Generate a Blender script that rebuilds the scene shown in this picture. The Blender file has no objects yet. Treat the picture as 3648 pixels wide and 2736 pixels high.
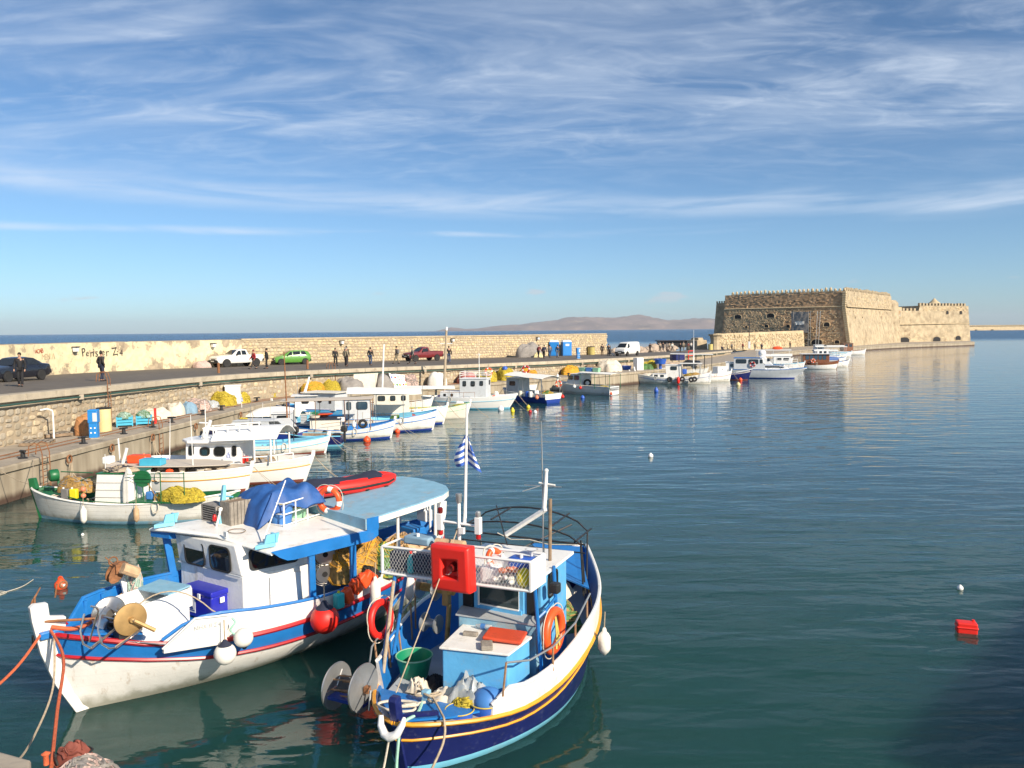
import bpy, bmesh, math, random
from mathutils import Vector, Matrix, noise
R=math.radians; PI=math.pi
random.seed(7)
sc=bpy.context.scene
# ---------------------------------------------------------------- camera, sky, sun, exposure
cam=bpy.data.cameras.new('camera'); co=bpy.data.objects.new('camera',cam); sc.collection.objects.link(co)
cam.sensor_width=36; cam.lens=28.0; cam.clip_start=.1; cam.clip_end=60000
co.location=(0,0,6.3)
co.matrix_world=Matrix.Translation((0,0,6.3)) @ Matrix.Rotation(PI/2-math.atan(191/2837),4,'X') @ Matrix.Rotation(R(-.482),4,'Z')
sc.camera=co
SUN_EL=R(30); SUN_DIR=Vector((.70,-.714,0)).normalized()      # horizontal direction towards the sun
sunv=Vector((SUN_DIR.x*math.cos(SUN_EL),SUN_DIR.y*math.cos(SUN_EL),math.sin(SUN_EL)))
sl=bpy.data.lights.new('sun','SUN'); so=bpy.data.objects.new('sun',sl); sc.collection.objects.link(so)
sl.energy=4.6; sl.angle=R(.53); sl.color=(1,.87,.70)
so.rotation_euler=sunv.to_track_quat('Z','Y').to_euler()
w=bpy.data.worlds.new('World'); sc.world=w; w.use_nodes=True
nt=w.node_tree; nt.nodes.clear()
def N(nt,t,**k):
    n=nt.nodes.new(t)
    for a,b in k.items():
        if a.startswith('i_'): n.inputs[a[2:].replace('_',' ')].default_value=b
        else: setattr(n,a,b)
    return n
L_=lambda nt,a,b: nt.links.new(a,b)
def math_(nt,op,a,b=None,clamp=False):
    n=N(nt,'ShaderNodeMath',operation=op,use_clamp=clamp)
    for i,x in enumerate((a,b)):
        if x is None: continue
        if isinstance(x,(int,float)): n.inputs[i].default_value=x
        else: L_(nt,x,n.inputs[i])
    return n.outputs[0]
def ramp(nt,src,p0,p1,c0=(0,0,0,1),c1=(1,1,1,1),mode='EASE'):
    r=N(nt,'ShaderNodeValToRGB'); r.color_ramp.interpolation=mode
    r.color_ramp.elements[0].position=p0; r.color_ramp.elements[1].position=p1
    r.color_ramp.elements[0].color=c0; r.color_ramp.elements[1].color=c1
    L_(nt,src,r.inputs[0]); return r.outputs[0]
def mixc(nt,f,a,b,mode='MIX'):
    m=N(nt,'ShaderNodeMix',data_type='RGBA',blend_type=mode)
    for i,x in ((0,f),(6,a),(7,b)):
        if isinstance(x,(int,float)): m.inputs[i].default_value=x
        elif isinstance(x,tuple): m.inputs[i].default_value=x if len(x)==4 else (*x,1)
        else: L_(nt,x,m.inputs[i])
    return m.outputs[2]
sky=N(nt,'ShaderNodeTexSky',sky_type='NISHITA',sun_disc=False); sky.sun_elevation=SUN_EL
sky.sun_rotation=math.atan2(SUN_DIR.x,SUN_DIR.y); sky.altitude=0; sky.air_density=.70; sky.dust_density=.55; sky.ozone_density=4
tc=N(nt,'ShaderNodeTexCoord'); sx=N(nt,'ShaderNodeSeparateXYZ'); L_(nt,tc.outputs['Generated'],sx.inputs[0])
zz=math_(nt,'MAXIMUM',sx.outputs[2],0.0); zd=math_(nt,'ADD',zz,.10)
px=math_(nt,'DIVIDE',sx.outputs[0],zd); py=math_(nt,'DIVIDE',sx.outputs[1],zd)
cb=N(nt,'ShaderNodeCombineXYZ'); L_(nt,px,cb.inputs[0]); L_(nt,py,cb.inputs[1])
def cirrus(rot,sc3,scale,detail,dist,lo,hi,off=0):
    mp=N(nt,'ShaderNodeMapping'); mp.inputs['Rotation'].default_value=(0,0,R(rot)); mp.inputs['Scale'].default_value=sc3; mp.inputs['Location'].default_value=(off,off*1.7,0)
    L_(nt,cb.outputs[0],mp.inputs[0])
    n=N(nt,'ShaderNodeTexNoise'); n.inputs['Scale'].default_value=scale; n.inputs['Detail'].default_value=detail; n.inputs['Roughness'].default_value=.57; n.inputs['Distortion'].default_value=dist
    L_(nt,mp.outputs[0],n.inputs[0]); return ramp(nt,n.outputs[0],lo,hi)
c1=cirrus(-18,(.6,1.5,1),1.5,14,1.1,.38,.78,3.1)
c2=cirrus(26,(1.1,2.2,1),2.8,15,1.6,.40,.84,11.4)
c3=cirrus(-6,(.3,.8,1),.9,8,.6,.28,.58,5.2)
wisp=math_(nt,'MULTIPLY',math_(nt,'ADD',math_(nt,'MULTIPLY',c1,.75),math_(nt,'MULTIPLY',c2,.55)),math_(nt,'ADD',math_(nt,'MULTIPLY',c3,.9),.28))
lowcut=ramp(nt,sx.outputs[2],.13,.26)
# thin low streaks
st=cirrus(3,(.10,1.1,1),1.7,9,.5,.53,.70,1.3)
wob=math_(nt,'ADD',sx.outputs[2],math_(nt,'MULTIPLY',math_(nt,'SUBTRACT',c3,.5),.012))
def band(e0,wd,rot,off,lo,hi,xs):
    u=math_(nt,'DIVIDE',math_(nt,'ABSOLUTE',math_(nt,'SUBTRACT',math_(nt,'ADD',wob,math_(nt,'MULTIPLY',sx.outputs[0],rot)),e0)),wd)
    g=ramp(nt,u,0,1,(1,1,1,1),(0,0,0,1))
    mpb=N(nt,'ShaderNodeMapping'); mpb.inputs['Scale'].default_value=(3.2,3.2,26); mpb.inputs['Location'].default_value=(off,0,0); L_(nt,tc.outputs['Generated'],mpb.inputs[0])
    nb=N(nt,'ShaderNodeTexNoise'); nb.inputs['Scale'].default_value=1.6; nb.inputs['Detail'].default_value=10; nb.inputs['Distortion'].default_value=.8; L_(nt,mpb.outputs[0],nb.inputs[0])
    return math_(nt,'MULTIPLY',g,ramp(nt,nb.outputs[0],lo,hi))
stb=math_(nt,'ADD',band(.158,.022,.020,2.0,.33,.66,1),math_(nt,'MULTIPLY',band(.122,.008,-.006,7.0,.38,.66,1),ramp(nt,sx.outputs[0],.0,.35,(1,1,1,1),(.15,.15,.15,1))))
stb=math_(nt,'ADD',stb,math_(nt,'MULTIPLY',band(.135,.010,.0,9.0,.36,.66,1),ramp(nt,sx.outputs[0],.25,.5)))
mask=math_(nt,'ADD',math_(nt,'MULTIPLY',wisp,lowcut),math_(nt,'MULTIPLY',stb,.8),True)
mask=math_(nt,'MULTIPLY',mask,.58)
# a few small cumulus low over the sea
mp=N(nt,'ShaderNodeMapping'); mp.inputs['Scale'].default_value=(1,1,3.6); L_(nt,tc.outputs['Generated'],mp.inputs[0])
cn=N(nt,'ShaderNodeTexNoise'); cn.inputs['Scale'].default_value=13; cn.inputs['Detail'].default_value=5; L_(nt,mp.outputs[0],cn.inputs[0])
cum=math_(nt,'MULTIPLY',ramp(nt,cn.outputs[0],.625,.70),math_(nt,'MULTIPLY',ramp(nt,sx.outputs[2],.028,.038),ramp(nt,sx.outputs[2],.05,.062,(1,1,1,1),(0,0,0,1))))
cum=math_(nt,'MULTIPLY',cum,.5)
skyc=mixc(nt,1.0,sky.outputs[0],(.87,1.0,1.0),'MULTIPLY')
cl=mixc(nt,mask,skyc,(6.0,6.7,7.7))
cl=mixc(nt,cum,cl,(5.2,5.1,5.4))
bg=N(nt,'ShaderNodeBackground'); bg.inputs[1].default_value=.088; L_(nt,cl,bg.inputs[0])
ow=N(nt,'ShaderNodeOutputWorld'); L_(nt,bg.outputs[0],ow.inputs[0])
sc.view_settings.view_transform='Standard'; sc.view_settings.look='None'; sc.view_settings.gamma=1; sc.view_settings.exposure=.60
sc.view_settings.use_curve_mapping=False
sc.render.engine='CYCLES'; sc.cycles.max_bounces=8; sc.cycles.volume_bounces=0

# ---------------------------------------------------------------- helpers
COL=sc.collection
class MB:
    def __init__(s): s.v=[]; s.f=[]; s.m=[]
    def add(s,vs,fs,mi=0):
        b=len(s.v); s.v+= [tuple(p) for p in vs]; s.f+=[tuple(b+i for i in f) for f in fs]
        s.m+= mi if isinstance(mi,list) else [mi]*len(fs); return s
    def box(s,c,d,rz=0,mi=0,top=(1,1),M=None,sh=(0,0)):
        x,y,z=d[0]/2,d[1]/2,d[2]/2; vs=[]
        for k,(sz,t) in enumerate(((-1,(1,1)),(1,top))):
            for a,b in ((-1,-1),(1,-1),(1,1),(-1,1)):
                vs.append(Vector((a*x*t[0]+(sh[0] if k else 0),b*y*t[1]+(sh[1] if k else 0),sz*z)))
        Rm=M if M else Matrix.Rotation(rz,4,'Z')
        vs=[Rm@v+Vector(c) for v in vs]
        return s.add(vs,[(3,2,1,0),(4,5,6,7),(0,1,5,4),(1,2,6,5),(2,3,7,6),(3,0,4,7)],mi)
    def prism(s,poly,z0,z1,mi=0):
        n=len(poly); vs=[(p[0],p[1],z0) for p in poly]+[(p[0],p[1],z1) for p in poly]
        return s.add(vs,[tuple(range(n-1,-1,-1)),tuple(range(n,2*n))]+[(i,(i+1)%n,n+(i+1)%n,n+i) for i in range(n)],mi)
    def slab(s,top,th,mi=0):            # polygon of 3d points, thickened down
        n=len(top); vs=[Vector(p) for p in top]+[Vector(p)-Vector((0,0,th)) for p in top]
        return s.add(vs,[tuple(range(n)),tuple(range(2*n-1,n-1,-1))]+[(i,n+i,n+(i+1)%n,(i+1)%n) for i in range(n)],mi)
    def tube(s,pts,r,n=6,mi=0,closed=False):
        P=[Vector(p) for p in pts]; m=len(P); rr=r if isinstance(r,(list,tuple)) else [r]*m
        base=len(s.v); up=None
        for i,p in enumerate(P):
            if closed: d=P[(i+1)%m]-P[i-1]
            else: d=P[min(i+1,m-1)]-P[max(i-1,0)]
            if d.length<1e-9: d=Vector((0,0,1))
            d.normalize()
            if up is None:
                up=Vector((0,0,1)) if abs(d.z)<.9 else Vector((1,0,0))
            a=d.cross(up)
            if a.length<1e-5: a=d.orthogonal()
            a.normalize(); b=a.cross(d); up=b
            for k in range(n):
                t=2*PI*k/n; s.v.append(tuple(p+(a*math.cos(t)+b*math.sin(t))*rr[i]))
        seg=m if closed else m-1
        for i in range(seg):
            for k in range(n):
                j=(i+1)%m; s.f.append((base+i*n+k,base+i*n+(k+1)%n,base+j*n+(k+1)%n,base+j*n+k)); s.m.append(mi)
        if not closed:
            s.f.append(tuple(base+k for k in range(n-1,-1,-1))); s.m.append(mi)
            s.f.append(tuple(base+(m-1)*n+k for k in range(n))); s.m.append(mi)
        return s
    def lathe(s,prof,c=(0,0,0),n=16,mi=0,M=None,sy=1):
        base=len(s.v); M=M or Matrix.Identity(4); c=Vector(c)
        for r,z in prof:
            for k in range(n):
                t=2*PI*k/n; s.v.append(tuple(M@Vector((r*math.cos(t),r*math.sin(t)*sy,z))+c))
        for i in range(len(prof)-1):
            for k in range(n):
                s.f.append((base+i*n+k,base+i*n+(k+1)%n,base+(i+1)*n+(k+1)%n,base+(i+1)*n+k)); s.m.append(mi[i] if isinstance(mi,list) else mi)
        if prof[0][0]>1e-4: s.f.append(tuple(base+k for k in range(n-1,-1,-1))); s.m.append(mi[0] if isinstance(mi,list) else mi)
        if prof[-1][0]>1e-4: s.f.append(tuple(base+(len(prof)-1)*n+k for k in range(n))); s.m.append(mi[-1] if isinstance(mi,list) else mi)
        return s
    def ball(s,c,r,n=12,mi=0,M=None):
        rx,ry,rz=(r,r,r) if isinstance(r,(int,float)) else r
        M=M or Matrix.Identity(4); h=max(5,n//2+1); base=len(s.v); c=Vector(c)
        for i in range(h):
            a=-PI/2+PI*i/(h-1); q=max(math.cos(a),1e-3)
            for k in range(n):
                t=2*PI*k/n; s.v.append(tuple(M@Vector((rx*q*math.cos(t),ry*q*math.sin(t),rz*math.sin(a)))+c))
        for i in range(h-1):
            for k in range(n): s.f.append((base+i*n+k,base+i*n+(k+1)%n,base+(i+1)*n+(k+1)%n,base+(i+1)*n+k)); s.m.append(mi)
        return s
    def torus(s,c,Rr,r,M=None,n=24,k=8,mi=0,mif=None,sc=(1,1)):
        M=M or Matrix.Identity(4); base=len(s.v); c=Vector(c)
        for i in range(n):
            a=2*PI*i/n
            for j in range(k):
                b=2*PI*j/k; q=Rr+r*math.cos(b); s.v.append(tuple(M@Vector((q*math.cos(a)*sc[0],q*math.sin(a)*sc[1],r*math.sin(b)))+c))
        for i in range(n):
            for j in range(k):
                s.f.append((base+i*k+j,base+((i+1)%n)*k+j,base+((i+1)%n)*k+(j+1)%k,base+i*k+(j+1)%k)); s.m.append(mif(i/n) if mif else mi)
        return s
    def grid(s,rows,mi=0,close=False):
        base=len(s.v); n=len(rows[0])
        for r in rows: s.v+=[tuple(p) for p in r]
        for i in range(len(rows)-1):
            for j in range(n-(0 if close else 1)):
                s.f.append((base+i*n+j,base+i*n+(j+1)%n,base+(i+1)*n+(j+1)%n,base+(i+1)*n+j)); s.m.append(mi[i] if isinstance(mi,list) else mi)
        return s
    def build(s,name,mats,parent=None,loc=None,rz=0,smooth=True,bevel=0,ang=35):
        me=bpy.data.meshes.new(name); me.from_pydata(s.v,[],s.f); me.validate()
        mats=mats if isinstance(mats,(list,tuple)) else [mats]
        for m in mats: me.materials.append(M[m] if isinstance(m,str) else m)
        if len(me.polygons)==len(s.m): me.polygons.foreach_set('material_index',s.m)
        bm=bmesh.new(); bm.from_mesh(me); bmesh.ops.recalc_face_normals(bm,faces=bm.faces); bm.to_mesh(me); bm.free()
        if smooth: me.shade_smooth(); me.set_sharp_from_angle(angle=R(ang))
        o=bpy.data.objects.new(name,me); COL.objects.link(o)
        if parent is not None: o.parent=parent
        if loc is not None: o.location=loc
        o.rotation_euler.z=rz
        if bevel:
            b=o.modifiers.new('bevel','BEVEL'); b.width=bevel; b.segments=2; b.limit_method='ANGLE'; b.angle_limit=R(40); b.harden_normals=False
        return o
def empty(name,loc=(0,0,0),rz=0,label=None,cat=None,group=None,kind=None,parent=None):
    o=bpy.data.objects.new(name,None); COL.objects.link(o); o.location=loc; o.rotation_euler=(0,0,rz); o.empty_display_size=.2
    if parent is not None: o.parent=parent
    return tag(o,label,cat,group,kind)
def tag(o,label=None,cat=None,group=None,kind=None):
    if label: o['label']=label
    if cat: o['category']=cat
    if group: o['group']=group
    if kind: o['kind']=kind
    return o
def dup(root,loc,rz=None,label=None,scale=None):
    r=root.copy(); COL.objects.link(r); r.location=loc
    if rz is not None: r.rotation_euler.z=rz
    if label: r['label']=label
    if scale: r.scale=scale
    for ch in list(root.children):
        c=ch.copy(); COL.objects.link(c); c.parent=r
        for g in list(ch.children):
            d=g.copy(); COL.objects.link(d); d.parent=c
    return r
def lerp(a,b,t): return a+(b-a)*t
def interp(xs,ys,x):
    if x<=xs[0]: return ys[0]
    for i in range(1,len(xs)):
        if x<=xs[i]: return lerp(ys[i-1],ys[i],(x-xs[i-1])/(xs[i]-xs[i-1]))
    return ys[-1]
def poly_at(P,s):
    for i in range(len(P)-1):
        d=math.hypot(P[i+1][0]-P[i][0],P[i+1][1]-P[i][1])
        if s<=d or i==len(P)-2:
            t=s/d; dx,dy=(P[i+1][0]-P[i][0])/d,(P[i+1][1]-P[i][1])/d
            return (lerp(P[i][0],P[i+1][0],t),lerp(P[i][1],P[i+1][1],t),dx,dy)
        s-=d
def poly_len(P): return sum(math.hypot(P[i+1][0]-P[i][0],P[i+1][1]-P[i][1]) for i in range(len(P)-1))
def smooth_poly(P,n=2):
    for _ in range(n):
        Q=[P[0]]
        for i in range(len(P)-1):
            a,b=P[i],P[i+1]; Q+= [tuple(lerp(a[k],b[k],.25) for k in (0,1)),tuple(lerp(a[k],b[k],.75) for k in (0,1))]
        P=Q+[P[-1]]
    return P
nz=lambda x,y,z=0: noise.noise(Vector((x,y,z)))

# ---------------------------------------------------------------- materials
M={}
def mat(name,col,rough=.6,metal=0,var=.12,scale=3.0,bump=0,bscale=30,dirt=None,damt=.3,dscale=2.0,trans=0,coat=0,spec=.5,vert=1.0,alpha=1):
    m=bpy.data.materials.new(name); m.use_nodes=True; t=m.node_tree; b=t.nodes['Principled BSDF']
    b.inputs['Roughness'].default_value=rough; b.inputs['Metallic'].default_value=metal; b.inputs['Coat Weight'].default_value=coat
    b.inputs['Specular IOR Level'].default_value=spec; b.inputs['Transmission Weight'].default_value=trans; b.inputs['Alpha'].default_value=alpha
    tc=N(t,'ShaderNodeTexCoord'); out=None
    n=N(t,'ShaderNodeTexNoise'); n.inputs['Scale'].default_value=scale; n.inputs['Detail'].default_value=6; L_(t,tc.outputs['Object'],n.inputs[0])
    lo=tuple(c*(1-var) for c in col)+(1,); hi=tuple(min(1,c*(1+var)) for c in col)+(1,)
    out=ramp(t,n.outputs[0],.3,.7,lo,hi,'LINEAR')
    if dirt:
        mp=N(t,'ShaderNodeMapping'); mp.inputs['Scale'].default_value=(1,1,vert); L_(t,tc.outputs['Object'],mp.inputs[0])
        d=N(t,'ShaderNodeTexNoise'); d.inputs['Scale'].default_value=dscale; d.inputs['Detail'].default_value=9; d.inputs['Roughness'].default_value=.7; L_(t,mp.outputs[0],d.inputs[0])
        f=math_(t,'MULTIPLY',ramp(t,d.outputs[0],.52,.72),damt)
        out=mixc(t,f,out,(*dirt,1))
        L_(t,math_(t,'ADD',math_(t,'MULTIPLY',f,.4),rough,True),b.inputs['Roughness'])
    L_(t,out,b.inputs['Base Color'])
    if bump:
        q=N(t,'ShaderNodeTexNoise'); q.inputs['Scale'].default_value=bscale; q.inputs['Detail'].default_value=5; L_(t,tc.outputs['Object'],q.inputs[0])
        bp=N(t,'ShaderNodeBump'); bp.inputs['Strength'].default_value=bump; bp.inputs['Distance'].default_value=.02; L_(t,q.outputs[0],bp.inputs['Height']); L_(t,bp.outputs[0],b.inputs['Normal'])
    M[name]=m; return m
rust=(.16,.07,.03)
mat('white_paint',(.80,.79,.75),.40,var=.05,dirt=(.36,.28,.19),damt=.5,dscale=2.6,vert=.3,bump=.25,bscale=16)
mat('white_clean',(.80,.80,.78),.35,var=.03)
mat('cream_paint',(.72,.68,.58),.5,var=.05,dirt=(.4,.33,.25),damt=.35)
mat('grey_paint',(.42,.45,.47),.5,var=.08,dirt=(.2,.18,.15),damt=.4)
mat('pale_grey',(.55,.58,.6),.45,var=.06,dirt=(.3,.3,.28),damt=.4)
mat('blue_paint',(.015,.17,.50),.42,var=.14,dirt=(.05,.12,.24),damt=.55,dscale=3,bump=.25,bscale=12)
mat('sky_blue',(.11,.40,.70),.48,var=.10,dirt=(.28,.28,.26),damt=.5,dscale=3.5,bump=.25,bscale=12)
mat('turq_blue',(.18,.52,.70),.4,var=.08,dirt=(.3,.35,.35),damt=.3)
mat('faded_blue',(.22,.42,.55),.6,var=.10,scale=5,dirt=(.42,.30,.20),damt=.6,dscale=2.4,bump=.2)
mat('navy',(.012,.018,.11),.28,var=.12,dirt=(.22,.25,.36),damt=.22,dscale=7)
mat('deep_blue',(.02,.05,.28),.3,var=.1)
mat('red_paint',(.42,.012,.02),.35,var=.1,dirt=(.15,.02,.02),damt=.4)
mat('maroon',(.13,.012,.015),.3,var=.1,coat=.4)
mat('red_oxide',(.22,.06,.04),.7,var=.2)
mat('bright_red',(.74,.022,.014),.45,var=.06,dirt=(.3,.02,.02),damt=.3)
mat('orange_red',(.75,.085,.02),.42,var=.05,dirt=(.4,.1,.05),damt=.2)
mat('orange_lid',(.58,.07,.025),.5,var=.1,dirt=(.25,.06,.04),damt=.5,dscale=4)
mat('yellow_paint',(.72,.32,.02),.4,var=.1)
mat('green_paint',(.012,.13,.045),.4,var=.15,dirt=(.1,.1,.08),damt=.3)
mat('green_plastic',(.01,.24,.12),.4,var=.06)
mat('light_green',(.25,.48,.32),.45,var=.1)
mat('aqua_plastic',(.04,.50,.50),.4,var=.05)
mat('blue_plastic',(.03,.11,.48),.38,var=.08,dirt=(.2,.25,.35),damt=.25)
mat('cooler_blue',(.02,.025,.38),.33,var=.08,dirt=(.1,.1,.2),damt=.3)
mat('tub_blue',(.06,.2,.5),.45,var=.08)
mat('yellow_plastic',(.75,.62,.02),.45,var=.05)
mat('yellow_rim',(.55,.42,.08),.5,var=.2,scale=8)
mat('orange_buoy',(.80,.10,.02),.4,var=.04)
mat('salmon',(.7,.22,.12),.5,var=.1)
mat('black_rubber',(.018,.018,.018),.75,var=.2,dirt=(.1,.09,.08),damt=.3)
mat('black_metal',(.02,.022,.024),.5,var=.3,scale=8,dirt=rust,damt=.5,dscale=9)
mat('dark_interior',(.012,.012,.014),.8,var=.2)
mat('dark_glass',(.015,.018,.02),.04,var=.1,spec=.8)
mat('blue_glass',(.03,.06,.09),.05,var=.1,spec=.8)
mat('cabin_glass',(.02,.035,.04),.05,var=.5,scale=1.5,spec=.7)
mat('clear_plastic',(.75,.80,.82),.25,trans=.55,var=.03)
mat('milky_plastic',(.72,.74,.74),.35,var=.04)
mat('stainless',(.55,.53,.5),.28,metal=.9,var=.1)
mat('galvanised',(.36,.38,.39),.45,metal=.6,var=.15,dirt=(.25,.18,.12),damt=.3)
mat('brass_rust',(.42,.27,.11),.5,metal=.45,var=.2,scale=5,dirt=(.2,.1,.04),damt=.6)
mat('rust',(.24,.105,.045),.85,var=.35,scale=12,bump=.4,bscale=60)
mat('rusty_bar',(.30,.17,.09),.8,var=.3,scale=10)
mat('old_wood',(.24,.17,.11),.8,var=.3,scale=7,bump=.4,bscale=40)
mat('grey_wood',(.27,.24,.20),.85,var=.25,scale=8,bump=.4,bscale=40)
mat('varnish',(.20,.075,.03),.35,var=.25,scale=6)
mat('cork',(.50,.34,.20),.85,var=.25,scale=9,bump=.3)
mat('rope_white',(.62,.57,.47),.9,var=.15,scale=20,bump=.4,bscale=90)
mat('rope_tan',(.42,.34,.24),.9,var=.2,scale=20,bump=.4,bscale=90)
mat('rope_red',(.60,.13,.05),.85,var=.2,scale=18,bump=.4,bscale=80)
mat('rope_mint',(.34,.60,.48),.85,var=.15,scale=18,bump=.4,bscale=80)
mat('rope_yellow',(.62,.48,.12),.9,var=.15)
mat('net_yellow',(.44,.34,.035),.9,var=.5,scale=14,bump=.6,bscale=50)
mat('net_yellow2',(.42,.33,.03),.9,var=.35,scale=14)
mat('net_orange',(.60,.30,.03),.9,var=.3,scale=14,bump=.6,bscale=50)
mat('net_brown',(.36,.22,.07),.9,var=.4,scale=14,bump=.6,bscale=50)
mat('net_green',(.09,.19,.06),.9,var=.4,scale=14)
mat('net_grey',(.25,.23,.21),.9,var=.3,scale=10,bump=.5,bscale=40)
mat('net_ochre',(.46,.22,.09),.85,var=.15,scale=9,bump=.5,bscale=60)
mat('net_pink',(.52,.38,.33),.9,var=.35,scale=16,bump=.5,bscale=60)
mat('tarp_cream',(.62,.56,.46),.8,var=.10,scale=4,bump=.3,bscale=12)
mat('tarp_white',(.74,.72,.66),.75,var=.08,scale=4,bump=.3,bscale=12)
mat('tarp_blue',(.02,.09,.30),.6,var=.18,scale=4,bump=.35,bscale=10,dirt=(.08,.17,.35),damt=.4,dscale=4)
mat('tarp_grey',(.26,.24,.22),.75,var=.15,scale=4,bump=.3,bscale=12)
mat('tarp_red',(.36,.09,.07),.75,var=.12,scale=4)
mat('tarp_faded',(.20,.32,.42),.75,var=.15,scale=4)
mat('canvas_white',(.78,.77,.72),.65,var=.05,scale=2,dirt=(.5,.45,.38),damt=.3,dscale=1.5)
mat('canvas_beige',(.55,.49,.41),.75,var=.06,scale=2,dirt=(.35,.3,.25),damt=.3)
mat('tyre',(.022,.022,.022),.8,var=.2)
mat('alloy',(.5,.5,.5),.35,metal=.7,var=.1)
mat('car_black',(.012,.014,.022),.2,var=.1,coat=.7)
mat('car_white',(.76,.75,.71),.3,var=.02,coat=.4)
mat('car_green',(.10,.28,.045),.28,var=.05,coat=.5)
mat('car_red',(.16,.018,.02),.35,var=.12,coat=.4)
mat('headlight',(.75,.77,.78),.12,var=.02,spec=.8)
mat('lamp_red',(.4,.01,.01),.25,var=.05)
mat('lamp_dark_red',(.14,.01,.01),.2,var=.05)
mat('plate',(.75,.75,.70),.5,var=.03)
mat('asphalt',(.125,.108,.088),.88,var=.16,scale=1.2,bump=.3,bscale=25,dirt=(.17,.155,.13),damt=.5,dscale=.25)
mat('concrete',(.34,.295,.235),.88,var=.18,scale=1.1,bump=.6,bscale=9,dirt=(.15,.125,.095),damt=.75,dscale=1.3)
mat('concrete_pale',(.42,.365,.275),.88,var=.16,scale=1.4,bump=.6,bscale=9,dirt=(.19,.155,.11),damt=.75,dscale=1.6)
mat('mortar',(.36,.29,.20),.92,var=.15,scale=2.5,bump=.5,bscale=15)
mat('stone_a',(.52,.43,.29),.9,var=.14,scale=1.7,bump=.5,bscale=12)
mat('stone_b',(.43,.35,.235),.9,var=.16,scale=1.7,bump=.5,bscale=12)
mat('stone_c',(.58,.46,.27),.9,var=.14,scale=1.7,bump=.5,bscale=12)
mat('stone_d',(.40,.35,.27),.9,var=.16,scale=1.7,bump=.5,bscale=12)
mat('stone_e',(.34,.29,.21),.9,var=.16,scale=1.7,bump=.5,bscale=12)
mat('fort_stone',(.40,.325,.215),.92,var=.28,scale=.6,bump=.8,bscale=3,dirt=(.17,.115,.07),damt=.85,dscale=.38)
mat('fort_block',(.52,.395,.24),.92,var=.3,scale=.8,bump=.5,bscale=4)
mat('fort_brown',(.44,.285,.16),.95,var=.35,scale=.9,bump=.8,bscale=3)
mat('fort_pale',(.50,.40,.25),.9,var=.18,scale=.5,bump=.5,bscale=4,dirt=(.32,.25,.16),damt=.45,dscale=.6)
mat('boulder',(.40,.32,.25),.9,var=.2,scale=.8,bump=.6,bscale=6)
mat('graffiti_red',(.42,.05,.02),.8); mat('graffiti_black',(.04,.035,.035),.8); mat('graffiti_faint',(.60,.47,.30),.85); mat('lettering_blue',(.04,.08,.3),.6); mat('lettering_grey',(.56,.56,.55),.7)
mat('skin',(.42,.23,.15),.6,var=.05); mat('hair_dark',(.02,.015,.012),.8); mat('hair_grey',(.28,.27,.26),.8)
for n_,c_ in dict(cloth_black=(.015,.015,.018),cloth_dark=(.035,.03,.032),cloth_navy=(.02,.025,.05),cloth_grey=(.16,.155,.15),cloth_red=(.32,.02,.025),cloth_white=(.62,.6,.55),cloth_beige=(.36,.3,.22),cloth_blue=(.09,.14,.25),cloth_brown=(.09,.055,.04),cloth_khaki=(.22,.19,.13),cloth_denim=(.05,.08,.15),cloth_yellow=(.62,.5,.05),cloth_dark_red=(.16,.03,.03)).items(): mat(n_,c_,.85,var=.12,scale=5)
mat('kiosk_blue',(.02,.22,.58),.4,var=.06); mat('toilet_blue',(.02,.22,.62),.45,var=.05); mat('bin_yellow',(.55,.46,.16),.6,var=.1)
mat('drum_cream',(.68,.58,.30),.55,var=.08); mat('crate_blue',(.06,.40,.58),.5,var=.08); mat('pipe_green',(.03,.085,.07),.6,var=.25,scale=1.5)
mat('mint_net',(.30,.42,.36),.9,var=.3,scale=15,bump=.6,bscale=60)
mat('foam_white',(.78,.78,.77),.6,var=.02); mat('flag_white',(.75,.76,.78),.7,var=.03); mat('flag_blue',(.03,.10,.42),.7,var=.05)
mat('hill',(.19,.135,.11),.95,var=.4,scale=.002,bump=0,dirt=(.40,.30,.20),damt=.9,dscale=.005)

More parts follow.
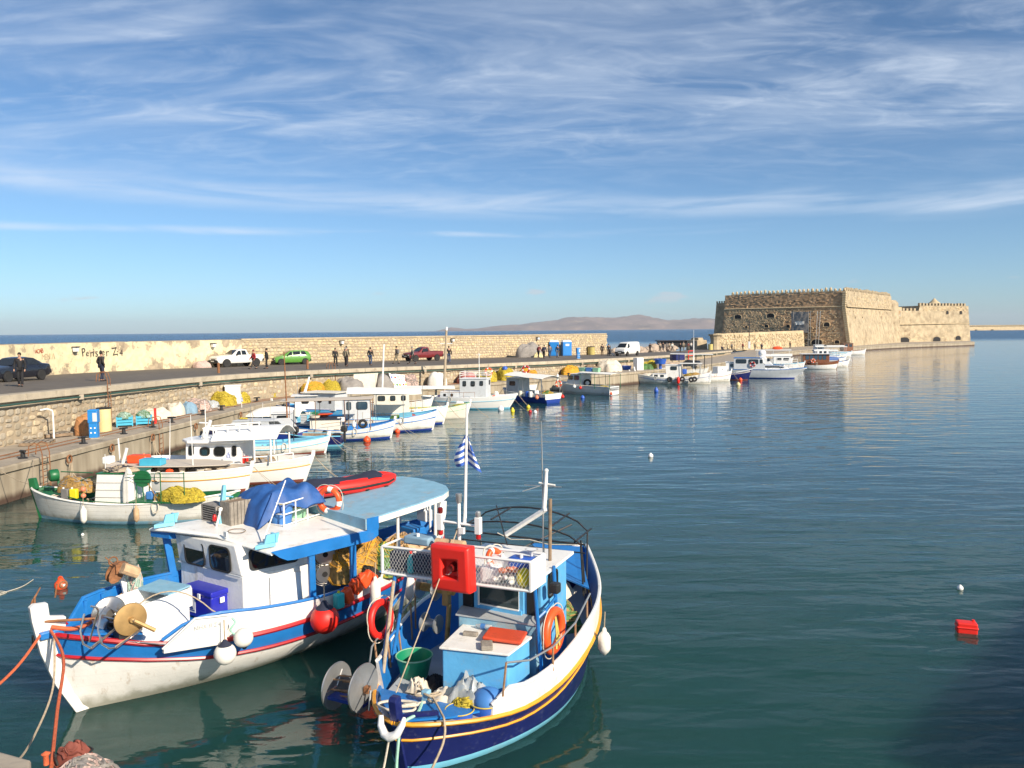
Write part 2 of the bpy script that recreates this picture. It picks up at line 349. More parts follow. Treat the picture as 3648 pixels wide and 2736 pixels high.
def hull_mat(name,col,seam=.5,line=7.0):
    m=bpy.data.materials.new(name); m.use_nodes=True; t=m.node_tree; b=t.nodes['Principled BSDF']; b.inputs['Roughness'].default_value=.45
    tc=N(t,'ShaderNodeTexCoord'); s=N(t,'ShaderNodeSeparateXYZ'); L_(t,tc.outputs['Object'],s.inputs[0])
    def nz_(sc3,scale,det=7):
        mp=N(t,'ShaderNodeMapping'); mp.inputs['Scale'].default_value=sc3; L_(t,tc.outputs['Object'],mp.inputs[0]); n=N(t,'ShaderNodeTexNoise'); n.inputs['Scale'].default_value=scale; n.inputs['Detail'].default_value=det; n.inputs['Roughness'].default_value=.65; L_(t,mp.outputs[0],n.inputs[0]); return n.outputs[0]
    base=ramp(t,nz_((1,1,1),2.5),.3,.7,tuple(c*.93 for c in col)+(1,),tuple(min(1,c*1.03) for c in col)+(1,))
    streak=math_(t,'MULTIPLY',ramp(t,nz_((5,5,.45),1.3),.58,.72),.45); c=mixc(t,streak,base,(.40,.27,.15))
    gr=math_(t,'MULTIPLY',ramp(t,math_(t,'ADD',s.outputs[2],math_(t,'MULTIPLY',nz_((1,1,.6),3.0),.35)),.22,.50,(1,1,1,1),(0,0,0,1)),.75); c=mixc(t,gr,c,(.16,.16,.10))
    chip=ramp(t,nz_((1,1,1),9,4),.70,.73); c=mixc(t,math_(t,'MULTIPLY',chip,.6),c,(.25,.25,.27))
    fr=math_(t,'ABSOLUTE',math_(t,'SUBTRACT',math_(t,'FRACT',math_(t,'ADD',math_(t,'MULTIPLY',s.outputs[2],line),math_(t,'MULTIPLY',nz_((.3,.3,.3),1),.5))),.5))
    sm=ramp(t,fr,0,.06,(1,1,1,1),(0,0,0,1)); c=mixc(t,math_(t,'MULTIPLY',sm,seam),c,(.3,.28,.25)); L_(t,c,b.inputs['Base Color'])
    bp=N(t,'ShaderNodeBump'); bp.inputs['Strength'].default_value=.35; bp.inputs['Distance'].default_value=.01; L_(t,math_(t,'SUBTRACT',nz_((1,1,1),12),sm if seam>.2 else 0.0),bp.inputs['Height']); L_(t,bp.outputs[0],b.inputs['Normal']); M[name]=m
hull_mat('hull_white',(.79,.78,.74),.45); hull_mat('hull_white_smooth',(.80,.79,.76),.10,5.0); hull_mat('hull_grey',(.55,.58,.6),.2)
def plaster_mat():
    m=bpy.data.materials.new('plaster'); m.use_nodes=True; t=m.node_tree; b=t.nodes['Principled BSDF']; b.inputs['Roughness'].default_value=.9
    tc=N(t,'ShaderNodeTexCoord'); g=N(t,'ShaderNodeNewGeometry'); s=N(t,'ShaderNodeSeparateXYZ'); L_(t,g.outputs['Position'],s.inputs[0])
    n=N(t,'ShaderNodeTexNoise'); n.inputs['Scale'].default_value=.55; n.inputs['Detail'].default_value=10; n.inputs['Roughness'].default_value=.68; L_(t,tc.outputs['Object'],n.inputs[0])
    # more loss of plaster towards the far end (y) and near the foot and the top
    yy=math_(t,'MULTIPLY',math_(t,'SUBTRACT',s.outputs[1],60),.0042)
    ft=ramp(t,s.outputs[2],0,1); zf=math_(t,'MULTIPLY',math_(t,'ABSOLUTE',math_(t,'SUBTRACT',s.outputs[2],4.5)),.045)
    v=math_(t,'ADD',math_(t,'ADD',n.outputs[0],yy),zf)
    f=ramp(t,v,.575,.625)
    n2=N(t,'ShaderNodeTexNoise'); n2.inputs['Scale'].default_value=2.2; n2.inputs['Detail'].default_value=6; L_(t,tc.outputs['Object'],n2.inputs[0])
    base=ramp(t,n2.outputs[0],.3,.7,(.66,.56,.34,1),(.76,.67,.44,1)); under=ramp(t,n2.outputs[0],.3,.7,(.26,.21,.15,1),(.46,.37,.25,1))
    L_(t,mixc(t,f,base,under),b.inputs['Base Color'])
    bp=N(t,'ShaderNodeBump'); bp.inputs['Strength'].default_value=.5; bp.inputs['Distance'].default_value=.03
    L_(t,math_(t,'SUBTRACT',math_(t,'MULTIPLY',n2.outputs[0],.4),f),bp.inputs['Height']); L_(t,bp.outputs[0],b.inputs['Normal']); M['plaster']=m
plaster_mat()
def water_mat():
    m=bpy.data.materials.new('sea_water'); m.use_nodes=True; t=m.node_tree; b=t.nodes['Principled BSDF']
    b.inputs['Roughness'].default_value=.03; b.inputs['IOR'].default_value=1.33; b.inputs['Subsurface Weight'].default_value=1.0; b.inputs['Subsurface Scale'].default_value=2.8; b.inputs['Subsurface Radius'].default_value=(1,1,1); b.subsurface_method='RANDOM_WALK' if False else 'BURLEY'
    g=N(t,'ShaderNodeNewGeometry')
    n0=N(t,'ShaderNodeTexNoise'); n0.inputs['Scale'].default_value=.05; n0.inputs['Detail'].default_value=3; L_(t,g.outputs['Position'],n0.inputs[0])
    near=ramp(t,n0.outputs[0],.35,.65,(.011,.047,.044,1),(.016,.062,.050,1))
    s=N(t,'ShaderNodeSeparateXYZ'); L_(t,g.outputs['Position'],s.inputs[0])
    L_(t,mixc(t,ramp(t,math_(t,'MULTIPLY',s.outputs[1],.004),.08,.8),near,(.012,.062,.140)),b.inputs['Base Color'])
    def wave(scale,rot,sc3,det):
        mp=N(t,'ShaderNodeMapping'); mp.inputs['Rotation'].default_value=(0,0,R(rot)); mp.inputs['Scale'].default_value=sc3; L_(t,g.outputs['Position'],mp.inputs[0])
        n=N(t,'ShaderNodeTexNoise'); n.inputs['Scale'].default_value=scale; n.inputs['Detail'].default_value=det; n.inputs['Roughness'].default_value=.5; n.inputs['Distortion'].default_value=.3; L_(t,mp.outputs[0],n.inputs[0]); return n.outputs[0]
    h=math_(t,'ADD',math_(t,'MULTIPLY',wave(.6,8,(.32,1,1),1),.55),math_(t,'MULTIPLY',wave(1.7,-6,(.36,1,1),2),.30))
    h=math_(t,'ADD',h,math_(t,'MULTIPLY',wave(6.5,5,(.6,1,1),2),.028))
    far=ramp(t,math_(t,'MULTIPLY',s.outputs[1],.001),.30,.45)
    L_(t,math_(t,'ADD',.02,math_(t,'MULTIPLY',far,.25)),b.inputs['Roughness'])
    bp=N(t,'ShaderNodeBump'); bp.inputs['Strength'].default_value=.6; L_(t,math_(t,'ADD',.17,math_(t,'MULTIPLY',far,1.2)),bp.inputs['Distance']); L_(t,h,bp.inputs['Height']); L_(t,bp.outputs[0],b.inputs['Normal'])
    M['sea_water']=m
water_mat()
def dots_mat():
    m=bpy.data.materials.new('dotted_cloth'); m.use_nodes=True; t=m.node_tree; b=t.nodes['Principled BSDF']; b.inputs['Roughness'].default_value=.7
    tc=N(t,'ShaderNodeTexCoord'); v=N(t,'ShaderNodeTexVoronoi'); v.inputs['Scale'].default_value=2.3; v.inputs['Randomness'].default_value=.25; L_(t,tc.outputs['Object'],v.inputs[0])
    r=N(t,'ShaderNodeValToRGB'); r.color_ramp.interpolation='CONSTANT'; e=r.color_ramp.elements; e[0].color=(.8,.5,.02,1); e[1].position=.3; e[1].color=(.03,.06,.35,1)
    for p,c in ((.5,(.02,.25,.05,1)),(.7,(.6,.03,.02,1))): q=e.new(p); q.color=c
    s=N(t,'ShaderNodeSeparateColor'); L_(t,v.outputs['Color'],s.inputs[0]); L_(t,s.outputs[0],r.inputs[0])
    L_(t,mixc(t,ramp(t,v.outputs['Distance'],.32,.36),r.outputs[0],(.78,.77,.74)),b.inputs['Base Color']); M['dotted_cloth']=m
dots_mat()
# ---------------------------------------------------------------- the setting
def zroad(y): return 3.45-.0139*(y-48) if y<190 else max(1.2,3.45-.0139*142)
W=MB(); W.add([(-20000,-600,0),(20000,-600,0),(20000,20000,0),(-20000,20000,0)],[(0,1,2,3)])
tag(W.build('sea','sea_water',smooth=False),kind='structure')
bd=MB(); bd.add([(-20000,-600,-.9),(20000,-600,-.9),(20000,20000,-.9),(-20000,20000,-.9)],[(0,1,2,3)]); tag(bd.build('sea_bed','boulder',smooth=False),kind='structure')

LIP=smooth_poly([(-23.2,4),(-22.9,20),(-22.4,34.7),(-21.5,42),(-21.1,49.5),(-19.4,57),(-16.4,63),(-10.4,69.9),(-4.3,75.8),(8.9,91.5),(21.2,111.8),(36.2,142.7),(44,160)])
WALL=smooth_poly([(-33.5,4),(-33.4,30),(-34.2,50),(-34.2,62),(-31.2,71),(-27.0,79),(-21,88),(-14,96),(-7,103.6),(1.2,113),(15.4,129.5)])
EDGE=smooth_poly([(-19.6,4),(-19.2,26),(-18.8,33),(-18.5,38),(-18.0,44),(-17.5,52),(-16.6,57.5),(-14.2,61.8),(-8,69),(0,76.5),(8.3,85.3),(17,95.2),(28,112),(40,133),(50,155),(62,178),(76,196),(92,213.5),(115.6,238),(153,263.5),(158,272),(170,300)])
def resamp(P,n):
    T=poly_len(P); return [poly_at(P,T*i/n)[:2] for i in range(n+1)]
# road
OUT=WALL+[(26,146),(34,160),(38,174),(43,186)]
LIP2=LIP+[(52,178)]
a=resamp(LIP2,70); b=resamp(OUT,70); r=MB()
r.grid([[(lerp(a[i][0],b[i][0],k/8),lerp(a[i][1],b[i][1],k/8),zroad(lerp(a[i][1],b[i][1],k/8))+.02*nz(a[i][0]*.2+k,a[i][1]*.2)) for k in range(9)] for i in range(71)])
tag(r.build('road','asphalt'),kind='structure')
# breakwater body under the road and the wall (rubble core, hidden) up to the quay level
core=MB(); ob=[(p[0]-1.6*q[1],p[1]) for p,q in ((p,(0,1)) for p in WALL)]
cw=resamp(WALL,60); cl_=resamp(LIP,60)
core.grid([[(cl_[i][0]-.15,cl_[i][1],-.9),(cl_[i][0]-.15,cl_[i][1],zroad(cl_[i][1])-.25),(cw[i][0],cw[i][1],zroad(cw[i][1])-.25),(cw[i][0]-2.2,cw[i][1]+2.2,-.9)] for i in range(61)])
tag(core.build('breakwater_core','concrete'),kind='structure')
# kerb lip overhanging the retaining wall, in cast lengths
lipr=empty('road_lip',label='pale concrete lip running along the harbour edge of the pier road',cat='kerb',kind='structure')
T=poly_len(LIP); s=0; i=0
while s<T-.1:
    e=min(T,s+3.0+random.uniform(-.4,.6)); p,q=poly_at(LIP,s+.012),poly_at(LIP,e-.012)
    mb=MB(); rows=[]
    for P_ in (p,q):
        x,y,dx,dy=P_; nx,ny=dy,-dx; z=zroad(y)
        rows.append([(x+nx*o,y+ny*o,z+h) for o,h in ((-.45,.035),(.30,.03+.01*nz(x,y)),(.32,-.28),(.05,-.30),(-.45,-.30))])
    mb.grid(rows,close=True); mb.f+= [(0,1,2,3,4),(9,8,7,6,5)]; mb.m+=[0,0]
    mb.build('kerb_block','concrete_pale',lipr,bevel=.02,smooth=False); s=e
# retaining wall
def strip(P,z0f,z1f,off=0,n=80,batter=0):
    g=resamp(P,n); T=poly_len(P); rows=[]
    for i in range(n+1):
        x,y,dx,dy=poly_at(P,min(T*i/n,T-1e-6)); rows.append([(x+dy*(off+batter),y-dx*(off+batter),z0f(y)),(x+dy*off,y-dx*off,z1f(y))])
    return rows
def stone_meshes(k,MS):
    out=[]
    for i in range(k):
        rr=random.Random(100+i); mb=MB(); n=rr.choice((6,7,8)); ring=[]
        for j in range(n):
            a=2*PI*j/n+PI/n; q=max(abs(math.cos(a)),abs(math.sin(a))); rad=.5/q*rr.uniform(.86,1.0)
            ring.append((rad*math.cos(a),rad*math.sin(a)))
        base=[(x,0,z) for x,z in ring]; mid=[(x*.97,-.7,z*.97) for x,z in ring]; fr_=[(x*.72,-1-rr.uniform(-.1,.1),z*.72) for x,z in ring]
        vs=base+mid+fr_
        fs=[(j,(j+1)%n,n+(j+1)%n,n+j) for j in range(n)]+[(n+j,n+(j+1)%n,2*n+(j+1)%n,2*n+j) for j in range(n)]+[tuple(2*n+j for j in range(n))]
        mb.add(vs,fs); me=None
        o=mb.build('stone_proto',MS[i%len(MS)],None); me=o.data; bpy.data.objects.remove(o); out.append((me,vs,fs,i%len(MS)))
    return out
SMA=stone_meshes(12,['stone_a','stone_b','stone_c']); SMB=stone_meshes(12,['stone_d','stone_e','stone_a','stone_d'])
def stonework(root,P,s0,s1,z0f,z1f,hrow,wmin,wmax,depth,off,maxparts,SM=SMA,mats3=('stone_a','stone_b','stone_c'),jit=0,name='stone'):
    cnt=0; rest=MB(); rr=random.Random(int(s0*10)+3)
    items=[]
    zb=0
    zmax=max(z1f(poly_at(P,s)[1])-z0f(poly_at(P,s)[1]) for s in (s0,(s0+s1)/2,s1-.01))
    row=0
    while zb<zmax:
        h=hrow*rr.uniform(.8,1.2); s=s0+rr.uniform(0,wmin)*(row%2)
        while s<s1:
            wd=rr.uniform(wmin,wmax); x,y,dx,dy=poly_at(P,min(s+wd/2,s1)); zlo=z0f(y)+zb; zhi=min(zlo+h,z1f(y))
            if zhi-zlo>hrow*.3:
                hh=(zhi-zlo)*.93*rr.uniform(.9-jit*.6,1+jit*.4); items.append((x+dy*off,y-dx*off,(zlo+zhi)/2+rr.uniform(-jit,jit)*.12,math.atan2(dy,dx),wd*.94*rr.uniform(.93-jit*.3,1),hh,depth*rr.uniform(.5,1.2),rr.randrange(12),rr.uniform(-.04,.04)*(1+5*jit)))
            s+=wd
        zb+=h; row+=1
    items.sort(key=lambda q:math.hypot(q[0],q[1]))
    for it in items:
        x,y,z,an,wd,h,d,v,tl=it
        if cnt<maxparts:
            o=bpy.data.objects.new(name,SM[v][0]); COL.objects.link(o); o.parent=root; o.location=(x,y,z); o.rotation_euler=(0,tl,an); o.scale=(wd,d,h); cnt+=1
        else:
            c,sn=math.cos(an),math.sin(an); rest.add([(x+vx*wd*c-vy*d*sn,y+vx*wd*sn+vy*d*c,z+vz*h) for vx,vy,vz in SM[v][1]],SM[v][2],SM[v][3]%len(mats3))
    if rest.v: tag(rest.build('stone_courses',list(mats3),root,smooth=True),kind='stuff')
QZ=1.4
rw=empty('retaining_wall',label='rubble stone wall below the pier road along the fishing quay',cat='wall')
LIPX=LIP[:-1]
mb=MB(); mb.grid(strip(LIP,lambda y:-.5,lambda y:zroad(y)-.27,0,90)); mb.build('mortar_face','mortar',rw)
stonework(rw,LIP,22,poly_len(LIP)-4,lambda y:min(QZ,zroad(y)-.6)+.02,lambda y:zroad(y)-.56,.31,.22,.60,.055,0,300,SM=SMB,mats3=('stone_d','stone_e','stone_a','stone_d'),jit=.6)
# smooth concrete band under the lip
mb=MB(); mb.grid([[ (p[0][0],p[0][1],p[0][2]),(p[1][0],p[1][1],p[1][2])] for p in strip(LIP,lambda y:zroad(y)-.56,lambda y:zroad(y)-.29,.05,90)]); mb.build('concrete_band','concrete_pale',rw)
# green pipe under the lip
T=poly_len(LIP); pts=[]
for i in range(120):
    x,y,dx,dy=poly_at(LIP,6+(T-14)*i/119); pts.append((x+dy*.26,y-dx*.26,zroad(y)-.40+.02*nz(i*.3,2)))
pr=empty('water_pipe',label='long dark green pipe fixed under the lip of the pier road',cat='pipe')
MB().tube(pts,.045,7).build('pipe','pipe_green',pr)
for i in range(4,118,9):
    MB().box(pts[i],(.22,.22,.24),rz=.5).build('bracket','concrete',pr)
# lower quay
T2=poly_len(EDGE)
def quay_rows(n=120):
    rows=[]
    Tl=poly_len(LIP)
    for i in range(n+1):
        x,y,dx,dy=poly_at(EDGE,min(T2-1e-6,T2*i/n))
        rows.append((x,y,dx,dy))
    return rows
def quayz(y): return QZ if y<95 else lerp(QZ,1.15,min(1,(y-95)/100))
mb=MB(); rows=[]
lipN=resamp(LIP2+[(60,200),(93,235),(128,280)],120)
for i,(x,y,dx,dy) in enumerate(quay_rows()):
    z=quayz(y); a2=lipN[i]
    if i/120<0.98:
        rows.append([(lerp(x,a2[0]-.2,t),lerp(y,a2[1],t),z+(.015*nz(x+t*3,y) if 0<t<1 else 0)) for t in (0,.25,.5,.75,1)])
mb.grid(rows)
tag(mb.build('quay','concrete'),kind='structure')
mb=MB(); rows=[]
for i in range(260):
    x,y,dx,dy=poly_at(EDGE,min(T2-1e-6,T2*i/259)); z=quayz(y); c=.05*nz(x*1.1,y*1.1)+.04*nz(x*4,y*4)
    rows.append([(x+dy*(.02+c),y-dx*(.02+c),z),(x+dy*(.10+c),y-dx*(.10+c),z-.06),(x+dy*(.10+c*.6),y-dx*(.10+c*.6),z-.24),(x+dy*.0,y-dx*.0,z-.30),(x,y,.25),(x+dy*.02,y-dx*.02,.1),(x+dy*.03,y-dx*.03,-.9)])
mb.grid(rows)
def qwall_mat():
    m=bpy.data.materials.new('quay_face'); m.use_nodes=True; t=m.node_tree; b=t.nodes['Principled BSDF']; b.inputs['Roughness'].default_value=.85
    g=N(t,'ShaderNodeNewGeometry'); s=N(t,'ShaderNodeSeparateXYZ'); L_(t,g.outputs['Position'],s.inputs[0])
    mp=N(t,'ShaderNodeMapping'); mp.inputs['Scale'].default_value=(1.4,1.4,.25); L_(t,g.outputs['Position'],mp.inputs[0])
    n=N(t,'ShaderNodeTexNoise'); n.inputs['Scale'].default_value=1.4; n.inputs['Detail'].default_value=8; L_(t,mp.outputs[0],n.inputs[0])
    c=ramp(t,n.outputs[0],.3,.7,(.27,.225,.16,1),(.40,.345,.255,1))
    v=math_(t,'ADD',s.outputs[2],math_(t,'MULTIPLY',n.outputs[0],.3))
    c=mixc(t,ramp(t,v,.25,.55,(1,1,1,1),(0,0,0,1)),c,(.075,.045,.03)); L_(t,c,b.inputs['Base Color'])
    bp=N(t,'ShaderNodeBump'); bp.inputs['Strength'].default_value=.5; bp.inputs['Distance'].default_value=.05; L_(t,n.outputs[0],bp.inputs['Height']); L_(t,bp.outputs[0],b.inputs['Normal']); M['quay_face']=m
qwall_mat()
tag(mb.build('quay_wall',['quay_face','quay_face']),label='stained concrete face of the fishing quay with a chipped edge',cat='wall',kind='structure')
# sea wall
SWT=5.62
sw=empty('sea_wall',label='tall pale sea wall beside the pier road, part plastered, part bare stone',cat='wall')
TW=poly_len(WALL); sp=None
for k in range(1,400):
    x,y,dx,dy=poly_at(WALL,TW*k/400)
    if y>79 and sp is None: sp=TW*k/400
mb=MB(); rows=[]
for i in range(161):
    x,y,dx,dy=poly_at(WALL,min(TW-1e-4,TW*i/160)); z=zroad(y)-.3; tt=SWT+.05*nz(x*.7,y*.7)+(.03*nz(x*3,y*3))
    rows.append([(x+dy*.0,y-dx*.0,z),(x,y,tt-.02),(x-dy*.06,y+dx*.06,tt),(x-dy*.9,y+dx*.9,tt+.02),(x-dy*1.0,y+dx*1.0,tt-.2),(x-dy*1.3,y+dx*1.3,-.9)])
mb.grid(rows); mb.f.append(tuple(len(mb.v)-6+j for j in range(6))); mb.m.append(0)
mb.build('wall_core','mortar',sw)
mb=MB(); rows=[]
n=170
for i in range(n+1):
    x,y,dx,dy=poly_at(WALL,sp*i/n); z=zroad(y)-.1; rag=.05*nz(i*.37,5)
    rows.append([(x+dy*(.06+.02*nz(x,y+k)),y-dx*(.06+.02*nz(x,y+k)),lerp(z,SWT-.03+rag,k/5)) for k in range(6)]+[(x+dy*.01,y-dx*.01,SWT-.02+rag)])
mb.grid(rows); mb.build('plaster_face','plaster',sw)
stonework(sw,WALL,sp+.05,TW,lambda y:zroad(y)+.02,lambda y:SWT-.12,.31,.26,.74,.065,0,300,jit=.4)
mb=MB(); rows=[]
for i in range(90):
    x,y,dx,dy=poly_at(WALL,lerp(sp,TW-1e-4,i/89)); q=.02*nz(i*.9,3)
    rows.append([(x+dy*.05,y-dx*.05,SWT-.13),(x+dy*(.09+q),y-dx*(.09+q),SWT-.02),(x,y,SWT+.07+q),(x-dy*.9,y+dx*.9,SWT+.08)])
mb.grid(rows); mb.build('coping','stone_b',sw)
def text(body,size,loc,an,m,parent,name='lettering',tilt=PI/2,shear=0,extr=.002):
    c=bpy.data.curves.new(name,'FONT'); c.body=body; c.size=size; c.extrude=extr; c.shear=shear; c.resolution_u=3; c.offset=-size*.006
    c.materials.append(M[m]); q=bpy.data.objects.new(name,c); COL.objects.link(q); bpy.context.view_layer.update(); me=bpy.data.meshes.new_from_object(q.evaluated_get(bpy.context.evaluated_depsgraph_get())); bpy.data.objects.remove(q)
    if not me.materials: me.materials.append(M[m])
    o=bpy.data.objects.new(name,me); COL.objects.link(o); o.parent=parent; o.location=loc; o.rotation_euler=(tilt,0,an); return o
def on_wall(y0,z,off=.09):
    for k in range(4000):
        x,y,dx,dy=poly_at(WALL,TW*k/4000)
        if y>=y0: return (x+dy*off,y-dx*off,z,math.atan2(dy,dx))
def graf(body,size,y0,z,m,rot=0):
    x,y,z,an=on_wall(y0,z,.10); o=text(body,size,(x,y,z),an,m,sw,'graffiti'); o.rotation_euler.y=rot
GR=[('ACAB',.62,53.3,4.95,'graffiti_red',-.05),('MENIΛ',.75,55.2,4.42,'graffiti_faint',0),('Perister Z:4',1.05,61.8,4.30,'graffiti_black',0.0),('ΓΑΛΙΟΣΑ',.5,53.8,3.9,'graffiti_faint',0)]
# wall lamps
def wall_lamp(y0,lab):
    x,y,z,an=on_wall(y0,5.1,.10)
    r_=empty('wall_lamp',(x,y,z),an,lab,'lamp','square lamps fixed high on the sea wall')
    MB().box((0,-.02,.0),(.12,.06,.3)).build('bracket','black_metal',r_)
    MB().box((0,-.19,.17),(.42,.34,.07)).build('lamp_cap','black_metal',r_)
    MB().box((0,-.19,-.03),(.30,.24,.32),top=(1.2,1.2)).build('lamp_glass','milky_plastic',r_)
    MB().box((0,-.19,-.22),(.2,.16,.06)).build('lamp_base','black_metal',r_)
def wall_ratio(q,off=.10):
    for k in range(6000):
        x,y,dx,dy=poly_at(WALL,TW*k/6000)
        if y>40 and x/y>=q: return (x+dy*off,y-dx*off,math.atan2(dy,dx))
def graf(body,size,q,z,m,rot=0,shear=0,adv=.52):
    s0=next(TW*k/6000 for k in range(6000) if poly_at(WALL,TW*k/6000)[1]>40 and poly_at(WALL,TW*k/6000)[0]/poly_at(WALL,TW*k/6000)[1]>=q)
    rg=random.Random(len(body)*7)
    for ch in body:
        if ch!=' ':
            x,y,dx,dy=poly_at(WALL,s0); o=text(ch,size*rg.uniform(.86,1.14),(x+dy*.11,y-dx*.11,z+rg.uniform(-.05,.05)*size),0,m,sw,'graffiti',extr=.004); o.rotation_euler=(PI/2,rot+rg.uniform(-.12,.12),math.atan2(dy,dx))
        s0+=size*(adv if ch not in 'ir:t' else adv*.6)
graf('ACAB',.46,-.600,4.95,'graffiti_red',-.10)
graf('MENIΛ',.55,-.592,4.50,'graffiti_faint')
graf('ΓΑΛΙΟΣΑ',.36,-.600,3.95,'graffiti_faint')
graf('Perister Z:4',.88,-.541,4.5,'graffiti_black',-.03)
def wall_lamp(q,z,lab):
    x,y,an=wall_ratio(q)
    r_=empty('wall_lamp',(x,y,z),an,lab,'lamp','square lamps fixed high on the sea wall')
    MB().box((0,-.05,.0),(.12,.10,.3)).build('bracket','black_metal',r_)
    MB().box((0,-.24,.19),(.46,.40,.07)).build('lamp_cap','black_metal',r_)
    MB().box((0,-.22,-.01),(.30,.26,.32),top=(1.2,1.2)).build('lamp_glass','milky_plastic',r_)
    MB().box((0,-.22,-.2),(.2,.16,.06)).build('lamp_base','black_metal',r_)
for q,l in ((-.5516,'square wall lamp between the red ACAB scrawl and the black graffiti'),(-.377,'square wall lamp above the bonnet of the white pickup'),(-.215,'square wall lamp above the group of three standing people'),(-.076,'square wall lamp just right of the tall wooden mast'),(.031,'square wall lamp left of the blue portable toilets')): wall_lamp(q,5.12,l)
# ---------------------------------------------------------------- fortress
def wallface(mb,A,B,z0,z1,batter,mi=0,nu=2,nv=2,rough=0,e0=0,e1=0):
    dx,dy=B[0]-A[0],B[1]-A[1]; L=math.hypot(dx,dy); ux,uy=dx/L,dy/L; nx,ny=uy,-ux; rows=[]
    for j in range(nv+1):
        t=j/nv; z=lerp(z0,z1,t); o=batter*(1-t)
        sh=lambda i:(-e0*(1-i/nu)+e1*i/nu)*(1-t); rows.append([(A[0]+dx*i/nu+ux*sh(i)+nx*(o+rough*nz(i*.7,j*.9,A[0])),A[1]+dy*i/nu+uy*sh(i)+ny*(o+rough*nz(i*.7,j*.9,A[0])),z) for i in range(nu+1)])
    mb.grid(rows,mi)
fort=empty('fortress',label='square Venetian stone fortress with battlements at the end of the pier',cat='fortress')
def fpart(name,A,B,zs,m,bat,cap=True,**k):
    mb=MB(); wallface(mb,A,B,zs[0],zs[1],bat,**k); return mb.build(name,m,fort)
FL,FC=(66.0,247.0),(93.6,224.0); FR=(126.5,266.5); RS0=(129.5,273.0); RS1=(164.0,287.0)
fdx,fdy=FC[0]-FL[0],FC[1]-FL[1]; FLn=math.hypot(fdx,fdy); ux,uy=fdx/FLn,fdy/FLn; nx_,ny_=uy,-ux
STR=12.2   # string course height
fpart('left_wall_upper',FL,FC,(STR,16.5),'fort_brown',.35,nu=90,nv=16,rough=.28)
mb=MB(); wallface(mb,FL,FC,1.0,STR,1.9,nu=60,nv=22,rough=.12,e1=2.3); mb.v=[(x-nx_*-.35,y-ny_*-.35,z) for x,y,z in mb.v]
mb.build('left_wall_lower','fort_brown',fort)
# rough blocks standing proud of the left wall, low sun rakes across them
rr=random.Random(5); bk=MB(); z=1.3
def onf(s,z): 
    o=.35+1.9*max(0,(STR-z)/(STR-1.0)) if z<STR else .35*(16.5-z)/4.3
    return (FL[0]+ux*s+nx_*o,FL[1]+uy*s+ny_*o)
OPEN=[(4.6,9.8,2.0,1.2),(14.8,10.0,2.1,1.2),(7.6,6.7,.8,.6),(13.8,6.9,1.1,.8),(20.3,6.9,1.0,.7),(31.3,7.2,1.5,1.1),(28.9,2.2,2.8,1.5),(34.5,2.3,1.2,.9)]
def blk(x,y,z,wd,h,d,mi):
    q=.8; c=[]
    for a,b in ((-1,-1),(1,-1),(1,1),(-1,1)): c.append((a*wd/2,0,b*h/2))
    for a,b in ((-1,-1),(1,-1),(1,1),(-1,1)): c.append((a*wd/2*q+rr.uniform(-.05,.05),d*rr.uniform(.8,1.2),b*h/2*q+rr.uniform(-.04,.04)))
    vs=[(x+ux*p+nx_*o,y+uy*p+ny_*o,z+r) for p,o,r in c]
    bk.add(vs,[(4,5,6,7),(0,1,5,4),(1,2,6,5),(2,3,7,6),(3,0,4,7)],mi)
while z<STR-.4:
    h=rr.uniform(.28,.42); s=.2+rr.uniform(0,.5)
    while s<FLn-.3:
        wd=rr.uniform(.34,.78); c=s+wd/2
        keep=.93 if c<19 else (.32 if z>4.2 else .8)
        if nz(c*.25,z*.5)>.25: keep*=.5
        if any(abs(c-a)<w_/2+.3 and abs(z+h/2-b-.2)<hh/2+.35 for a,b,w_,hh in OPEN): keep=0
        if rr.random()<keep and c<FLn-.3:
            x,y=onf(c,z+h/2); blk(x,y,z+h/2,wd*.9,h*.86,rr.uniform(.06,.19),0 if c<19 else rr.choice((0,1)))
        s+=wd
    z+=h
tag(bk.build('wall_blocks',['fort_block','fort_stone'],fort,smooth=False),kind='stuff')
# quoins at the corner
for i,zq in enumerate([1.2+.62*k for k in range(25)]):
    kz=max(0,(STR-zq)/(STR-1)); x,y=onf(FLn-.3,zq); x+=ux*2.2*kz; y+=uy*2.2*kz; MB().box((x,y,zq),(1.0,.9,.52),rz=math.atan2(uy,ux)).build('quoin','fort_pale',fort,bevel=.06,smooth=False)
for a,b,w_,h_ in OPEN:
    x,y=onf(a,b); rz=math.atan2(uy,ux)
    n=8; rows=[]; ring=[(-w_/2,-h_/2),(w_/2,-h_/2),(w_/2,h_*.15)]+[(w_/2*math.cos(t),h_*.15+h_*.38*math.sin(t)) for t in (PI*.25,PI*.5,PI*.75)]+[(-w_/2,h_*.15)]
    mb=MB(); m_=len(ring); V1=[(x+ux*p+nx_*.24,y+uy*p+ny_*.24,b+q) for p,q in ring]; V2=[(x+ux*p*1.25+nx_*.30,y+uy*p*1.25+ny_*.30,b+q*1.22) for p,q in ring]; V3=[(x+ux*p*1.25-nx_*.3,y+uy*p*1.25-ny_*.3,b+q*1.22) for p,q in ring]
    mb.add(V1+V2+V3,[(j,(j+1)%m_,m_+(j+1)%m_,m_+j) for j in range(m_)]+[(m_+j,m_+(j+1)%m_,2*m_+(j+1)%m_,2*m_+j) for j in range(m_)])
    fr=mb.build('embrasure','fort_pale',fort); mb=MB(); mb.add([(p[0]+nx_*.02,p[1]+ny_*.02,p[2]) for p in V1],[tuple(range(m_))]); mb.build('opening','dark_interior',fr,smooth=False)
def along(A,B,s): 
    L=math.hypot(B[0]-A[0],B[1]-A[1]); return (lerp(A[0],B[0],s/L),lerp(A[1],B[1],s/L))
